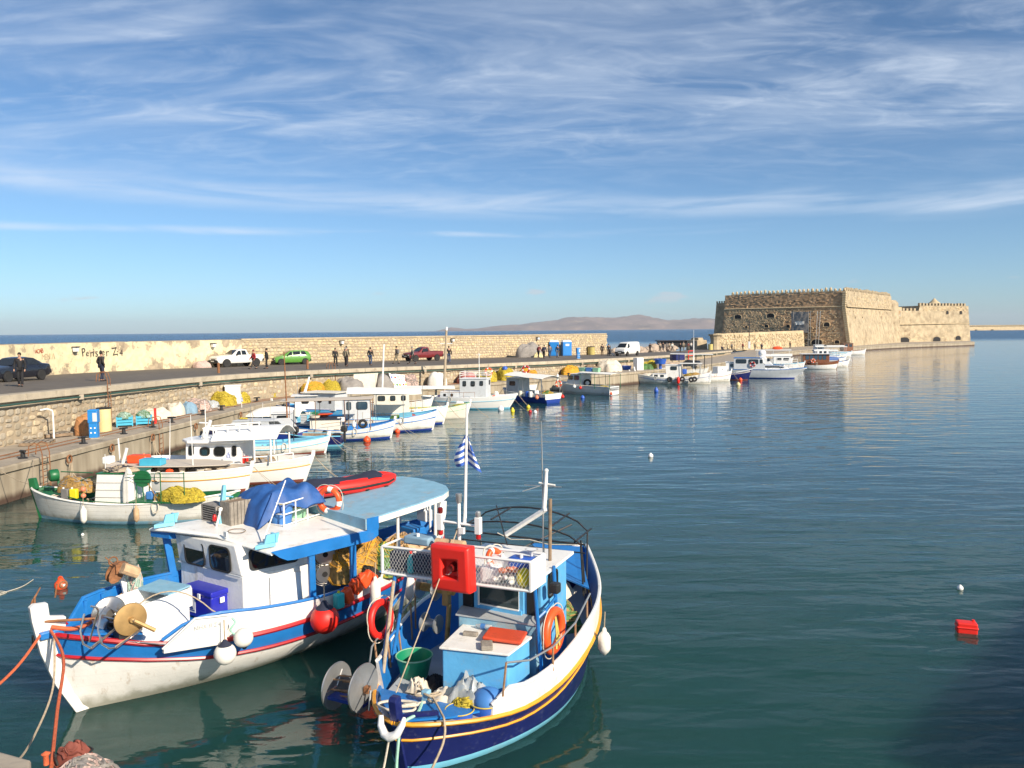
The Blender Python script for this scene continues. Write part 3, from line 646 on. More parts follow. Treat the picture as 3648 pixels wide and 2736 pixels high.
def course(A,B,z,off,r=.16,name='string_course'):
    L=math.hypot(B[0]-A[0],B[1]-A[1]); nx,ny=(B[1]-A[1])/L,-(B[0]-A[0])/L
    MB().tube([(lerp(A[0],B[0],t/8)+nx*off,lerp(A[1],B[1],t/8)+ny*off,z) for t in range(9)],r,8).build(name,'fort_pale',fort)
course(FL,FC,STR,.45,.2); course(FC,FR,STR,.5,.16)
# lit right-hand face
fpart('right_wall',FC,FR,(1.0,STR),'fort_stone',2.3,nu=50,nv=14,rough=.10,e0=2.3)
fpart('right_wall_upper',FC,FR,(STR,16.6),'fort_stone',.35,nu=50,nv=8,rough=.06)
mb=MB()
def patchblocks(A,B,z0,z1,bat,n,seed,wr=(.6,1.6),hr=(.35,.6),d=(.03,.12)):
    r3=random.Random(seed); L=math.hypot(B[0]-A[0],B[1]-A[1]); tx,ty=(B[0]-A[0])/L,(B[1]-A[1])/L; nx,ny=ty,-tx
    for _ in range(n):
        s=r3.uniform(.5,L-.5); z=r3.uniform(z0+.3,z1-.3); z=z0+round((z-z0)/.5)*.5; o=bat*(z1-z)/(z1-z0)+r3.uniform(*d); wd=r3.uniform(*wr); h=r3.uniform(*hr)
        x,y=A[0]+tx*s+nx*o,A[1]+ty*s+ny*o; mi=r3.randrange(3); q=.9
        vs=[(x+tx*a*wd/2-nx*.3,y+ty*a*wd/2-ny*.3,z+b*h/2) for a,b in ((-1,-1),(1,-1),(1,1),(-1,1))]+[(x+tx*a*wd/2*q,y+ty*a*wd/2*q,z+b*h/2*q) for a,b in ((-1,-1),(1,-1),(1,1),(-1,1))]
        mb.add(vs,[(4,5,6,7),(0,1,5,4),(1,2,6,5),(2,3,7,6),(3,0,4,7)],mi)
patchblocks(FC,FR,1.0,STR,2.0,420,1); patchblocks(FC,FR,STR,16.5,.35,160,2)
patchblocks(RS0,RS1,1.0,11.6,1.2,900,3,(.5,1.5),(.3,.5)); patchblocks((RS0[0]+14,RS0[1]+5.7),RS1,11.6,13.5,.25,160,4,(.5,1.3),(.3,.45))
tag(mb.build('facing_stones',['fort_stone','fort_block','fort_pale'],fort,smooth=False),kind='stuff')
for s,z,w_,h_ in ((7.6,8.9,.8,1.5),(15.5,8.9,.8,1.5),(4.8,2.1,.5,1.6),(11.6,2.2,1.1,1.7),(15.2,2.0,.5,1.6),(26,2.4,1.2,1.2)):
    x,y=along(FC,FR,s); L=math.hypot(FR[0]-FC[0],FR[1]-FC[1]); tx,ty=(FR[0]-FC[0])/L,(FR[1]-FC[1])/L; nx,ny=ty,-tx; o=2.0*(STR-z)/(STR-1)+.10
    f=MB(); ring=[(-w_/2,-h_/2),(w_/2,-h_/2),(w_/2,h_*.2),(0,h_*.5),(-w_/2,h_*.2)]
    V1=[(x+tx*p+nx*o,y+ty*p+ny*o,z+q) for p,q in ring]; V2=[(x+tx*p*1.3+nx*(o+.06),y+ty*p*1.3+ny*(o+.06),z+q*1.2) for p,q in ring]; V3=[(x+tx*p*1.3+nx*(o-.4),y+ty*p*1.3+ny*(o-.4),z+q*1.2) for p,q in ring]
    f.add(V1+V2+V3,[(j,(j+1)%5,5+(j+1)%5,5+j) for j in range(5)]+[(5+j,5+(j+1)%5,10+(j+1)%5,10+j) for j in range(5)]); fr=f.build('gun_slit','fort_pale',fort)
    f=MB(); f.add(V1,[(0,1,2,3,4)]); f.build('opening','dark_interior',fr,smooth=False)
# tops, far faces
top=MB(); top.slab([(FL[0]-ux*0,FL[1],16.5),(FC[0],FC[1],16.6),(FR[0],FR[1],16.6),(FR[0]-27,FR[1]+24,16.5)],15.5); top.build('keep_core','fort_stone',fort,smooth=False)
for nm,A,B,zt,n in (('left',FL,FC,16.5,27),('right',FC,FR,16.6,30)):
    L=math.hypot(B[0]-A[0],B[1]-A[1]); tx,ty=(B[0]-A[0])/L,(B[1]-A[1])/L; nx,ny=ty,-tx; an=math.atan2(ty,tx)
    fo=MB().box((0,0,.18),(.80,.75,.4)).lathe([(.36,.36),(.40,.6),(.38,.85),(.28,1.08),(.10,1.2),(.001,1.22)],n=8).build('merlon','fort_pale' if nm=='left' else 'fort_stone',fort)
    s=(2.3 if nm=='left' else .8); k=0; step=(L-s-.5)/(n-1)
    while k<n:
        o=fo if k==0 else fo.copy()
        if k: COL.objects.link(o)
        o.parent=fort; o.location=(A[0]+tx*s-nx*.55,A[1]+ty*s-ny*.55,zt-.02); o.rotation_euler=(rr.uniform(-.04,.04),0,an+rr.uniform(-.15,.15)); o.scale=(rr.uniform(.85,1.1),1,rr.uniform(.72,1.08)); s+=step; k+=1
# far-left lower bastion, joint turret, right wing, dome
mb=MB(); A=(FL[0]-2.0,FL[1]+2.6); wallface(mb,A,(FL[0]+.2,FL[1]-.1),1.0,14.2,1.7,nu=6,nv=10,rough=.1); wallface(mb,(A[0]+9,A[1]+20),A,1.0,14.2,.5,nu=4,nv=4); mb.add([(A[0],A[1],14.2),(FL[0]+.2,FL[1]-.1,14.2),(FL[0]+14,FL[1]+20,14.2),(A[0]+9,A[1]+20,14.2)],[(0,1,2,3)]); mb.build('far_bastion','fort_brown',fort)
for k in range(4):
    t=k/3.6; MB().box((lerp(A[0],FL[0],t)+.3,lerp(A[1],FL[1],t)+.3,14.5),(.42,.4,.7),rz=-.7).build('merlon','fort_stone',fort,bevel=.06,smooth=False)
mb=MB(); mb.lathe([(5.6,-12),(4.6,0),(4.4,3.2),(3.6,4.1),(2.0,4.4),(.01,4.4)],c=(FR[0]-.2,FR[1]+4.6,11.2),n=24); mb.build('joint_bastion','fort_stone',fort)
mb=MB(); wallface(mb,RS0,RS1,1.0,13.7,1.3,nu=60,nv=16,rough=.10); mb.build('wing_wall','fort_stone',fort)
mb=MB(); wallface(mb,RS1,(RS1[0]-12,RS1[1]+28),1.0,13.7,1.3,nu=10,nv=8,rough=.08); mb.build('wing_end_wall','fort_stone',fort)
top=MB(); top.slab([(RS0[0]-2,RS0[1],11.9),(RS0[0]+14,RS0[1]+5.7,11.9),(RS0[0]+2,RS0[1]+34,11.9),(RS0[0]-14,RS0[1]+28,11.9)],10.8); top.slab([(RS0[0]+13.4,RS0[1]+5.5,13.7),(RS1[0],RS1[1],13.7),(RS1[0]-12,RS1[1]+28,13.7),(RS0[0]+2,RS0[1]+34,13.7)],12.6); top.build('wing_core','fort_stone',fort,smooth=False)
# lower the first stretch of the wing wall: notch is the 11.9 m platform
wl=[o for o in fort.children if o.name.startswith('wing_wall')][0]
for v in wl.data.vertices:
    t=((v.co.x-RS0[0])*(RS1[0]-RS0[0])+(v.co.y-RS0[1])*(RS1[1]-RS0[1]))/((RS1[0]-RS0[0])**2+(RS1[1]-RS0[1])**2)
    if t<.36 and v.co.z>11.9: v.co.z=11.9+.05*nz(v.co.x,v.co.y)
course((RS0[0]-.2,RS0[1]-1.0),RS1,7.4,.75,.13)
fo=MB().box((0,0,.45),(1.0,.8,.95)).build('merlon','fort_stone',fort,bevel=.1,smooth=False); first=True
L=math.hypot(RS1[0]-RS0[0],RS1[1]-RS0[1]); tx,ty=(RS1[0]-RS0[0])/L,(RS1[1]-RS0[1])/L
for k,(s,z) in enumerate([(4.4+1.75*i,11.9) for i in range(5)]+[(14.0+1.55*i,13.7) for i in range(15)]):
    o=fo if k==0 else fo.copy()
    if k: COL.objects.link(o)
    o.parent=fort; o.location=(RS0[0]+tx*s-ty*.5,RS0[1]+ty*s+tx*.5,z-.03); o.rotation_euler=(0,0,math.atan2(ty,tx)); o.scale=(1 if z<12 else .85,1,rr.uniform(.9,1.1))
MB().lathe([(3.4,0),(3.2,.8),(2.2,1.9),(1.0,2.9),(.3,3.7),(.01,3.9)],c=(156.5,296,13.0),n=20).build('dome','fort_pale',fort)
for s,z,w_,h_ in ((2.5,8.3,2.0,1.1),(26.5,11.3,1.1,1.2),(33.2,11.3,1.1,1.2),(5.2,1.9,4.6,1.8),(20.5,2.0,3.6,1.6),(31,2.3,2.6,1.5)):
    x,y=RS0[0]+tx*s,RS0[1]+ty*s; nx,ny=ty,-tx; o=1.3*(13.7-z)/12.7+.12; f=MB()
    ring=[(-w_/2,-h_/2),(w_/2,-h_/2),(w_/2,h_*.1),(w_*.3,h_*.42),(0,h_*.5),(-w_*.3,h_*.42),(-w_/2,h_*.1)]
    V1=[(x+tx*p+nx*o,y+ty*p+ny*o,z+q) for p,q in ring]; V2=[(x+tx*p*1.2+nx*(o+.08),y+ty*p*1.2+ny*(o+.08),z+q*1.2) for p,q in ring]; V3=[(a-nx*.5,b-ny*.5,c) for a,b,c in V2]
    f.add(V1+V2+V3,[(j,(j+1)%7,7+(j+1)%7,7+j) for j in range(7)]+[(7+j,7+(j+1)%7,14+(j+1)%7,14+j) for j in range(7)]); fr=f.build('embrasure','fort_stone',fort)
    f=MB(); f.add(V1,[tuple(range(7))]); f.build('opening','dark_interior',fr,smooth=False)
# carved lion panel at the joint
x,y=RS0[0]+tx*2.2,RS0[1]+ty*2.2; nx,ny=ty,-tx
pn=MB().box((x+nx*.6,y+ny*.6,11.3),(4.2,.5,3.6),rz=math.atan2(ty,tx)).build('stone_panel','fort_pale',fort,bevel=.08,smooth=False)
f=MB().box((x+nx*.95,y+ny*.95,11.1),(3.2,.2,2.4),rz=math.atan2(ty,tx)); f.build('relief_field','concrete_pale',pn); 
f=MB().ball((x+nx*1.1-tx*.3,y+ny*1.1-ty*.3,11.0),(1.0,.2,.5),10).ball((x+nx*1.15-tx*1.1,y+ny*1.15-ty*1.1,11.4),(.4,.25,.45),8).ball((x+nx*1.1+tx*.3,y+ny*1.1+ty*.3,11.6),(.8,.15,.35),8); f.build('lion_relief','fort_brown',pn)
# pale garden wall in front of the fortress, with broken end pier
gw=empty('terrace_wall',label='long sunlit sandy wall standing in front of the dark fortress face',cat='wall')
A=(45.5,178.0); B=(82.5,226.0); L=math.hypot(B[0]-A[0],B[1]-A[1]); tx,ty=(B[0]-A[0])/L,(B[1]-A[1])/L; nx,ny=ty,-tx
mb=MB(); rows=[]
for i in range(61):
    t=i/60; x,y=lerp(A[0],B[0],t),lerp(A[1],B[1],t); zt=5.15+.45*t+.12*nz(t*18,1); zb=lerp(1.35,1.2,t)
    rows.append([(x+nx*(.5-.06*k+.06*nz(i*.5,k)),y+ny*(.5-.06*k+.06*nz(i*.5,k)),lerp(zb-.2,zt,k/6)) for k in range(7)]+[(x-nx*.7,y-ny*.7,zt),(x-nx*.9,y-ny*.9,.8)])
mb.grid(rows); mb.f+=[tuple(range(9)),tuple(len(mb.v)-9+j for j in range(9))]; mb.m+=[0,0]; mb.build('wall_face','fort_pale',gw)
mb=MB(); r3=random.Random(9)
for _ in range(700):
    s=r3.uniform(.3,L-.4); z=1.3+round(r3.uniform(0,3.5)/.38)*.38; x,y=A[0]+tx*s+nx*(.5-.06*(z-1.3)+.02),A[1]+ty*s+ny*(.5-.06*(z-1.3)+.02); wd,h=r3.uniform(.35,.9),r3.uniform(.26,.36)
    mb.add([(x+tx*a*wd/2-nx*.1,y+ty*a*wd/2-ny*.1,z+b*h/2) for a,b in ((-1,-1),(1,-1),(1,1),(-1,1))]+[(x+tx*a*wd*.45+nx*.07,y+ty*a*wd*.45+ny*.07,z+b*h*.42) for a,b in ((-1,-1),(1,-1),(1,1),(-1,1))],[(4,5,6,7),(0,1,5,4),(1,2,6,5),(2,3,7,6),(3,0,4,7)],r3.randrange(2))
tag(mb.build('facing_stones',['fort_pale','stone_a'],gw,smooth=False),kind='stuff')
mb=MB().lathe([(1.25,0),(1.05,1.2),(.95,2.4),(1.15,3.3),(1.5,3.55),(1.5,3.8),(.01,3.8)],c=(A[0]-.4,A[1]-1.2,1.3),n=9); mb.build('end_pier','fort_stone',gw,smooth=False)
stp=empty('ruined_block',label='small rough stone block at the road end beside the sandy wall',cat='wall'); MB().box((43.2,186,2.4),(3.2,4,2.6),rz=.5,top=(.9,.9)).build('block_core','fort_stone',stp,bevel=.15); MB().box((43.4,186.6,3.9),(1.9,2.6,.7),rz=.6,top=(.8,.8)).build('block_cap','fort_stone',stp,bevel=.1)
# low dark shed roofs beyond the road end
sh=empty('dark_shed',label='low flat black shed beyond the end of the road by the sea',cat='shed'); MB().box((44.5,212,2.3),(11,6,1.6),rz=-.05).build('shed_wall','black_metal',sh); MB().box((44.5,212,3.2),(11.8,7,.2),rz=-.05).build('shed_roof','cloth_dark',sh)
# scaffold with plastic sheeting on the dark face
scf=empty('scaffold',label='grey scaffold tower hung with sheeting against the dark fortress wall',cat='scaffold')
def fpt(s,o,z): 
    x,y=onf(s,z); return (FL[0]+ux*s+nx_*o,FL[1]+uy*s+ny_*o,z)
for s in (22.2,24.6,27.0):
    for o in (2.2,3.8): MB().tube([fpt(s,o,1.2),fpt(s,o,11.0)],.07,6).build('upright','galvanised',scf)
for z in (3,4.9,6.8,8.7,10.6):
    for o in (2.2,3.8): MB().tube([fpt(22.2,o,z),fpt(27.0,o,z)],.05,5).build('ledger','galvanised',scf)
    if z<10: MB().slab([fpt(22.2,2.25,z),fpt(27,2.25,z),fpt(27,3.75,z),fpt(22.2,3.75,z)],.08).build('platform','grey_wood',scf)
mb=MB(); mb.grid([[(lambda p:(p[0],p[1],p[2]))(fpt(lerp(22.3,26.9,i/14),3.9+.25*nz(i*.7,j*.5),lerp(5,10.9,j/10))) for i in range(15)] for j in range(11)]); mb.build('sheeting','tarp_grey',scf)
mb=MB(); mb.grid([[(lambda p:(p[0],p[1],p[2]))(fpt(lerp(23.3,25.9,i/8),4.1+.2*nz(i*.7,j*.5),lerp(7.2,8.2,j/5))) for i in range(9)] for j in range(6)]); mb.build('white_sheet','tarp_white',scf)
ld=empty('ladder_tower',label='tall thin metal ladder standing against the dark fortress wall right of the scaffold',cat='ladder')
for s in (28.7,29.5):
    MB().tube([fpt(s,2.6,1.2),fpt(s,1.4,11)],.06,5).build('rail','galvanised',ld)
for k in range(22): 
    t=k/22; MB().tube([fpt(28.7,2.6-1.2*t,1.4+9.4*t),fpt(29.5,2.6-1.2*t,1.4+9.4*t)],.04,4).build('rung','galvanised',ld)
# lamp post in front of the sandy wall
lp=empty('lamp_post',(54.5,183,1.5),0,'thin dark lamp post with a short crossbar before the sandy wall','lamp post')
MB().tube([(0,0,0),(0,0,6.8)],.09,6).build('post','black_metal',lp); MB().tube([(-.6,0,3.9),(.6,0,3.9)],.06,5).build('crossbar','black_metal',lp); MB().box((0,0,1.0),(.5,.4,1.6)).build('switch_box','pale_grey',lp)
# hills, breakwater far right
def hills(name,x0,x1,Y,prof,dep,seed,label):
    n=260; m=22; mb=MB(); rows=[]
    for j in range(m+1):
        t=j/m; row=[]
        for i in range(n+1):
            s=i/n; h=interp([p[0] for p in prof],[p[1] for p in prof],s)
            x=lerp(x0,x1,s); y=Y+dep*t*.6; prf=math.sin(min(1,t*1.25)*PI/2)**.75
            z=h*1.08*prf*(1+.35*noise.fractal(Vector((x*.0016,y*.0022,seed)),1,2,6)*(1-.4*t))+ (26*noise.fractal(Vector((x*.005,y*.006,seed)),1,2,4))*prf*(1-.7*t)*min(1,h/60)
            row.append((x,y,max(-1 if t==0 else 0,z) if t>0 else -1))
        rows.append(row)
    mb.grid(rows); o=mb.build(name,'hill',ang=180); tag(o,label=label,kind='structure')
hills('distant_island_hills',-1310,4770,12600,[(0.000,0),(0.022,30),(0.047,58),(0.080,35),(0.117,38),(0.168,80),(0.234,95),(0.292,130),(0.343,160),(0.387,200),(0.438,218),(0.489,205),(0.533,188),(0.555,200),(0.591,212),(0.620,175),(0.672,150),(0.737,165),(0.854,150),(1.000,0)],3400,3.3,'hazy lilac island hills on the horizon')
bw=empty('far_breakwater',label='long low sandy breakwater on the horizon right of the fortress',cat='breakwater')
MB().box((930,1290,3.4),(560,14,6.8),top=(1,.6)).build('breakwater_wall','fort_pale',bw); MB().box((930,1286,7.6),(560,3,1.8)).build('parapet','fort_stone',bw)
for k in range(5): MB().box((672+26*k,1279,.6),(12,6,1.6),rz=.1).build('rubble_block','fort_pale',bw,smooth=False)
# boulders on the seaward side near the crowd
rk=random.Random(21); protos=[]
for i in range(6):
    bm=bmesh.new(); bmesh.ops.create_icosphere(bm,subdivisions=2,radius=1)
    for v in bm.verts: v.co*=1+.35*noise.noise(v.co*1.1+Vector((i*7,0,0))); v.co.z*=.75
    me=bpy.data.meshes.new('boulder'); bm.to_mesh(me); bm.free(); me.materials.append(M['boulder']); protos.append(me)
for k in range(62):
    t=rk.random()**1.1; 
    x,y=lerp(17.5,37.5,t)+rk.uniform(-2.2,.6),lerp(131,186,t)+rk.uniform(-.5,2.5); o=bpy.data.objects.new('boulder',protos[rk.randrange(6)]); COL.objects.link(o)
    s_=rk.uniform(.5,1.35); o.location=(x,y,zroad(y)-.3+rk.uniform(-.1,.9)); o.scale=(s_*rk.uniform(.8,1.4),s_,s_*rk.uniform(.6,1)); o.rotation_euler=(rk.uniform(-.4,.4),rk.uniform(-.4,.4),rk.uniform(0,6))
    tag(o,'pale boulder in the heap on the seaward side of the road by the walking crowd','boulder','boulders heaped beyond the end of the sea wall')
# ---------------------------------------------------------------- boat building kit
def cur(pts,t):
    xs=[p[0] for p in pts]; ys=[p[1] for p in pts]
    if t<=xs[0]: return ys[0]
    if t>=xs[-1]: return ys[-1]
    for i in range(1,len(xs)):
        if t<=xs[i]:
            u=(t-xs[i-1])/(xs[i]-xs[i-1]); y1,y2=ys[i-1],ys[i]; y0=ys[i-2] if i>1 else 2*y1-y2; y3=ys[i+1] if i+1<len(ys) else 2*y2-y1
            return .5*((2*y1)+(-y0+y2)*u+(2*y0-5*y1+4*y2-y3)*u*u+(-y0+3*y1-3*y2+y3)*u**3)
def bshape(t,p=.62,q=.6,m=.45,end=0):
    if t<m: return math.sin(PI/2*max(0,t/m))**p
    c=math.cos(PI/2*min(1,(t-m)/(1-m)))
    c=max(c,0)**q
    return lerp(c,1,end) if end else c
class Boat:
    def __init__(s,name,loc,rz,label,cat='boat',group=None):
        s.root=empty(name,(*loc,0),rz,label,cat,group); s.loc=loc; s.rz=rz
    def w(s,x,y,z): c,n=math.cos(s.rz),math.sin(s.rz); return (s.loc[0]+x*c-y*n,s.loc[1]+x*n+y*c,z)
    def hull(s,B,rows,mats,mids,deck,deckm,n=30,sh=(.62,.6,.45),end=0,rails=(),cap=None,inner=None,thick=.05,capr=.03):
        # rows: (z curve, breadth factor, bow x, stern x, power); mids: material index for each band
        s.B=B; s.rows=rows; s.sh=sh; s.end=end; s.dk=lambda t:cur(deck,t) if isinstance(deck,list) else deck
        mb=MB(); R_=[[s.pt(k,i/n,1) for i in range(n+1)] for k in range(len(rows))]
        ts=[0,.012,.03,.06]+[.1+.9*i/(n-4) for i in range(n-3)]; 
        R_=[[s.pt(k,t,1) for t in ts] for k in range(len(rows))]; Ls=[[(x,-y,z) for x,y,z in r] for r in R_]
        mb.grid(R_,mi=mids); mb.grid(Ls,mi=mids)
        if end:
            for k in range(len(rows)-1):
                a,b,c,d=R_[k][-1],R_[k+1][-1],Ls[k+1][-1],Ls[k][-1]; mb.add([a,b,c,d],[(0,1,2,3)],mids[k])
        mb.build('hull',mats,s.root,ang=50)
        # inner faces and deck
        top=R_[-1]; im=MB(); ins=[]; 
        for sg in (1,-1):
            rr_=[]
            for t,(x,y,z) in zip(ts,top):
                yi=max(0,y-thick)*sg; dz=cur(deck,t); dz=min(dz,z-.01); yd=max(0,min(y-thick-.02,s.at(t,dz,1)[1]-.05)); rr_.append([(x,yi,z),(x,yd*sg,dz)])
            im.grid(rr_)
            ins.append(rr_)
            im.grid([[ (x,y*sg,z),(x,max(0,y-thick)*sg,z)] for x,y,z in top])
        im.build('bulwark_inner',inner or deckm,s.root,ang=50)
        dk=MB(); dk.grid([[(a[1][0],lerp(a[1][1],b[1][1],k/4),a[1][2]+.02*(1-abs(k-2)/2)) for k in range(5)] for a,b in zip(ins[0],ins[1])]); dk.build('deck',deckm,s.root)
        if end:
            a,b=ins[0][-1],ins[1][-1]; q=MB(); q.box(((a[0][0]+.03),0,(a[0][2]+a[1][2])/2),(.05,a[0][1]*2,a[0][2]-a[1][2])); q.build('transom',mats[mids[-1]],s.root)
        for zc,fac,m_,r_ in rails:
            mb=MB(); 
            for sg in (1,-1): mb.tube([s.at(t,zc,sg,fac+r_*.3) for t in ts],r_,6)
            mb.build('rub_rail',m_,s.root)
        if cap:
            mb=MB()
            for sg in (1,-1): mb.tube([(x,(y-thick*.4)*sg if y>thick*.4 else 0,z+.01) for x,y,z in top],capr,6)
            mb.build('gunwale',cap,s.root)
    def pt(s,k,t,sg):
        zc,fac,xb,xs,pw=s.rows[k]; z=cur(zc,t) if isinstance(zc,list) else zc
        f=bshape(t,*s.sh,end=s.end)
        if s.end: f=bshape(min(t,1),s.sh[0],s.sh[1],s.sh[2],0) if t<s.sh[2] else lerp(1,s.end,((t-s.sh[2])/(1-s.sh[2]))**1.6)
        return (lerp(xb,xs,t),sg*s.B*fac*f**pw,z)
    def at(s,t,zc,sg,off=0):
        z=cur(zc,t) if isinstance(zc,list) else zc
        P=[s.pt(k,t,1) for k in range(len(s.rows))]
        for a,b in zip(P,P[1:]):
            if z<=b[2] or b is P[-1]:
                u=(z-a[2])/(b[2]-a[2]+1e-9); u=max(0,min(1.2,u)); return (lerp(a[0],b[0],u),sg*(lerp(a[1],b[1],u)+off),z)
    def stem(s,pts,w,m,name='stem_post'):
        mb=MB(); n=len(pts); mb.add([(x,-w/2,z) for x,z in pts]+[(x,w/2,z) for x,z in pts],[tuple(range(n)),tuple(range(2*n-1,n-1,-1))]+[(i,(i+1)%n,n+(i+1)%n,n+i) for i in range(n)]); mb.build(name,m,s.root,bevel=.015,smooth=False)
def window(parent,c,u,v,w,h,rad=.25,frame='black_rubber',glass='dark_glass',fw=.03,proud=.015):
    u=Vector(u).normalized(); v=Vector(v).normalized(); nn=u.cross(v); c=Vector(c); ring=[]
    def rr(wd,hh,k):
        r_=min(wd,hh)*k; o=[]
        for cx,cy,a0 in ((1,1,0),(-1,1,90),(-1,-1,180),(1,-1,270)):
            for a in (0,30,60,90): t=R(a0+a); o.append((cx*(wd/2-r_)+r_*math.cos(t),cy*(hh/2-r_)+r_*math.sin(t)))
        return o
    a=rr(w,h,rad); b=rr(w-2*fw,h-2*fw,rad); n=len(a); P=lambda q,o:[c+u*x+v*y+nn*o for x,y in q]
    mb=MB(); mb.add(P(a,-.01)+P(a,proud)+P(b,proud)+P(b,proud*.3),[(i,(i+1)%n,n+(i+1)%n,n+i) for i in range(n)]+[(n+i,n+(i+1)%n,2*n+(i+1)%n,2*n+i) for i in range(n)]+[(2*n+i,2*n+(i+1)%n,3*n+(i+1)%n,3*n+i) for i in range(n)])
    o=mb.build('window',frame,parent); g=MB(); g.add(P(b,proud*.45),[tuple(range(n))]); g.build('pane',glass,o,smooth=False); return o
def cabin(bt,poly,z0,z1,m,lean=(0,0),name='cabin',toppoly=None):
    n=len(poly); tp=toppoly or [(x+lean[0],y) for x,y in poly]; mb=MB()
    mb.add([(x,y,z0) for x,y in poly]+[(x,y,z1) for x,y in tp],[tuple(range(n-1,-1,-1)),tuple(range(n,2*n))]+[(i,(i+1)%n,n+(i+1)%n,n+i) for i in range(n)])
    return mb.build(name,m,bt.root,bevel=.02,smooth=False)
def heap(name,label,cat,loc,r,h,m,group=None,seed=1,strands=60,m2=None,rz=0,rough=.25,sag=1.0,sr=.012,flat=2.0):
    rd=random.Random(seed); n=34; k=13; mb=MB(); rows=[]
    def P(a,t):
        q=math.sin(t*PI/2); lob=1+rough*noise.noise(Vector((math.cos(a)*1.3,math.sin(a)*1.3,seed*3.7)))*1.3
        x=r[0]*q*lob*math.cos(a); y=r[1]*q*lob*math.sin(a); z=h*(1-t**flat)*(1+rough*1.4*noise.noise(Vector((x*1.7/r[0],y*1.7/r[1],seed*1.9))))
        z+=h*rough*.35*noise.noise(Vector((x*5/r[0],y*5/r[1],seed))); return Vector((x,y,max(z,-.02)))
    for i in range(k): rows.append([P(2*PI*j/n,i/(k-1)) for j in range(n)])
    mb.grid(rows,close=True)
    for _ in range(strands):
        a=rd.uniform(0,2*PI); t=rd.uniform(.1,.8); da=rd.uniform(-.35,.35); dt=rd.uniform(-.06,.13); pts=[]
        for j in range(7):
            p=P(a,min(1,max(0.02,t))); pts.append(p+Vector((0,0,sr*.8))+Vector((p.x,p.y,0)).normalized()*sr*.8); a+=da+rd.uniform(-.12,.12); t+=dt
        mb.tube(pts,sr*rd.uniform(.7,1.6),4,mi=rd.randrange(2) if m2 else 0)
    o=mb.build(name,[m,m2] if m2 else m,None,loc=loc,rz=rz); return tag(o,label,cat,group)
def rope(name,pts,r,m,label,group=None,loose=0,cat='rope',seed=3,n=6,closed=False):
    P=[Vector(p) for p in pts]; Q=[]
    for i in range(len(P)-1):
        p0=P[max(i-1,0)];p1=P[i];p2=P[i+1];p3=P[min(i+2,len(P)-1)]
        for j in range(8):
            u=j/8; Q.append(.5*((2*p1)+(p2-p0)*u+(2*p0-5*p1+4*p2-p3)*u*u+(3*p1-p0-3*p2+p3)*u**3))
    Q.append(P[-1]); o=MB().tube(Q,r,n).build(name,m,None); return tag(o,label,cat,group)
def sagrope(name,a,b,sag,r,m,label,group=None):
    a,b=Vector(a),Vector(b); return rope(name,[a.lerp(b,t)-Vector((0,0,sag*4*t*(1-t))) for t in (0,.2,.4,.6,.8,1)],r,m,label,group)
def lifebuoy(loc,Rr,r,normal,label,m='orange_buoy',bands=True,grp='orange lifebuoys hanging on the boats',m2='white_clean',rope_=True):
    nv=Vector(normal).normalized(); q=nv.to_track_quat('Z','Y').to_matrix().to_4x4(); rt=empty('lifebuoy',loc,0,label,'lifebuoy',grp)
    MB().torus((0,0,0),Rr-r,r,M=q,n=32,k=10,mif=(lambda t:1 if bands and ((t*4)%1<.14) else 0)).build('ring',[m,m2],rt,ang=80)
    if rope_:
        pts=[q@Vector(((Rr+(.02+.045*abs(math.sin(2*a)))*1)*math.cos(a),(Rr+.02+.045*abs(math.sin(2*a)))*math.sin(a),0)) for a in [2*PI*i/48 for i in range(48)]]
        MB().tube(pts,.009,4,closed=True).build('grab_rope','rope_white',rt)
    return rt
def fender(loc,r,ln,label,m='tarp_white',grp='fenders hanging over boat sides',line=.35):
    rt=empty('fender',loc,0,label,'fender',grp)
    MB().lathe([(.02,ln/2+.07),(.035,ln/2+.04),(.04,ln/2),(r*.7,ln/2-r*.35),(r,ln/2-r*.9),(r,-ln/2+r*.9),(r*.7,-ln/2+r*.35),(.04,-ln/2),(.01,-ln/2-.03)],n=16).build('body',m,rt,ang=80)
    MB().tube([(0,0,ln/2+.05),(.01,0,ln/2+line)],.01,4).build('lanyard','rope_tan',rt); return rt
def ballfender(loc,r,m,label,cone=True,grp='round buoy fenders hanging over boat sides',line=.35,cm='cloth_navy',dirn=(0,0,1)):
    rt=empty('ball_fender',loc,0,label,'fender',grp); q=Vector(dirn).to_track_quat('Z','Y').to_matrix().to_4x4()
    MB().ball((0,0,0),r,20,M=q).build('ball',m,rt,ang=80)
    MB().lathe([(r*.62,r*.80),(r*.30,r*1.10),(r*.16,r*1.32),(.01,r*1.36)],n=14,M=q).build('eye_cap',cm,rt,ang=80)
    e=q@Vector((0,0,r*1.3)); MB().tube([tuple(e),(e.x,e.y,e.z+line)],.012,4).build('lanyard','rope_tan',rt); return rt
def tyre_f(loc,Rr,r,normal,label,grp='old tyres hung as fenders'):
    q=Vector(normal).normalized().to_track_quat('Z','Y').to_matrix().to_4x4(); rt=empty('tyre_fender',loc,0,label,'tyre',grp)
    MB().torus((0,0,0),Rr-r,r,M=q,n=24,k=8).build('tyre','tyre',rt,ang=80); MB().tube([(0,0,Rr-.02),(0,0,Rr+.4)],.012,4).build('lanyard','rope_tan',rt); return rt
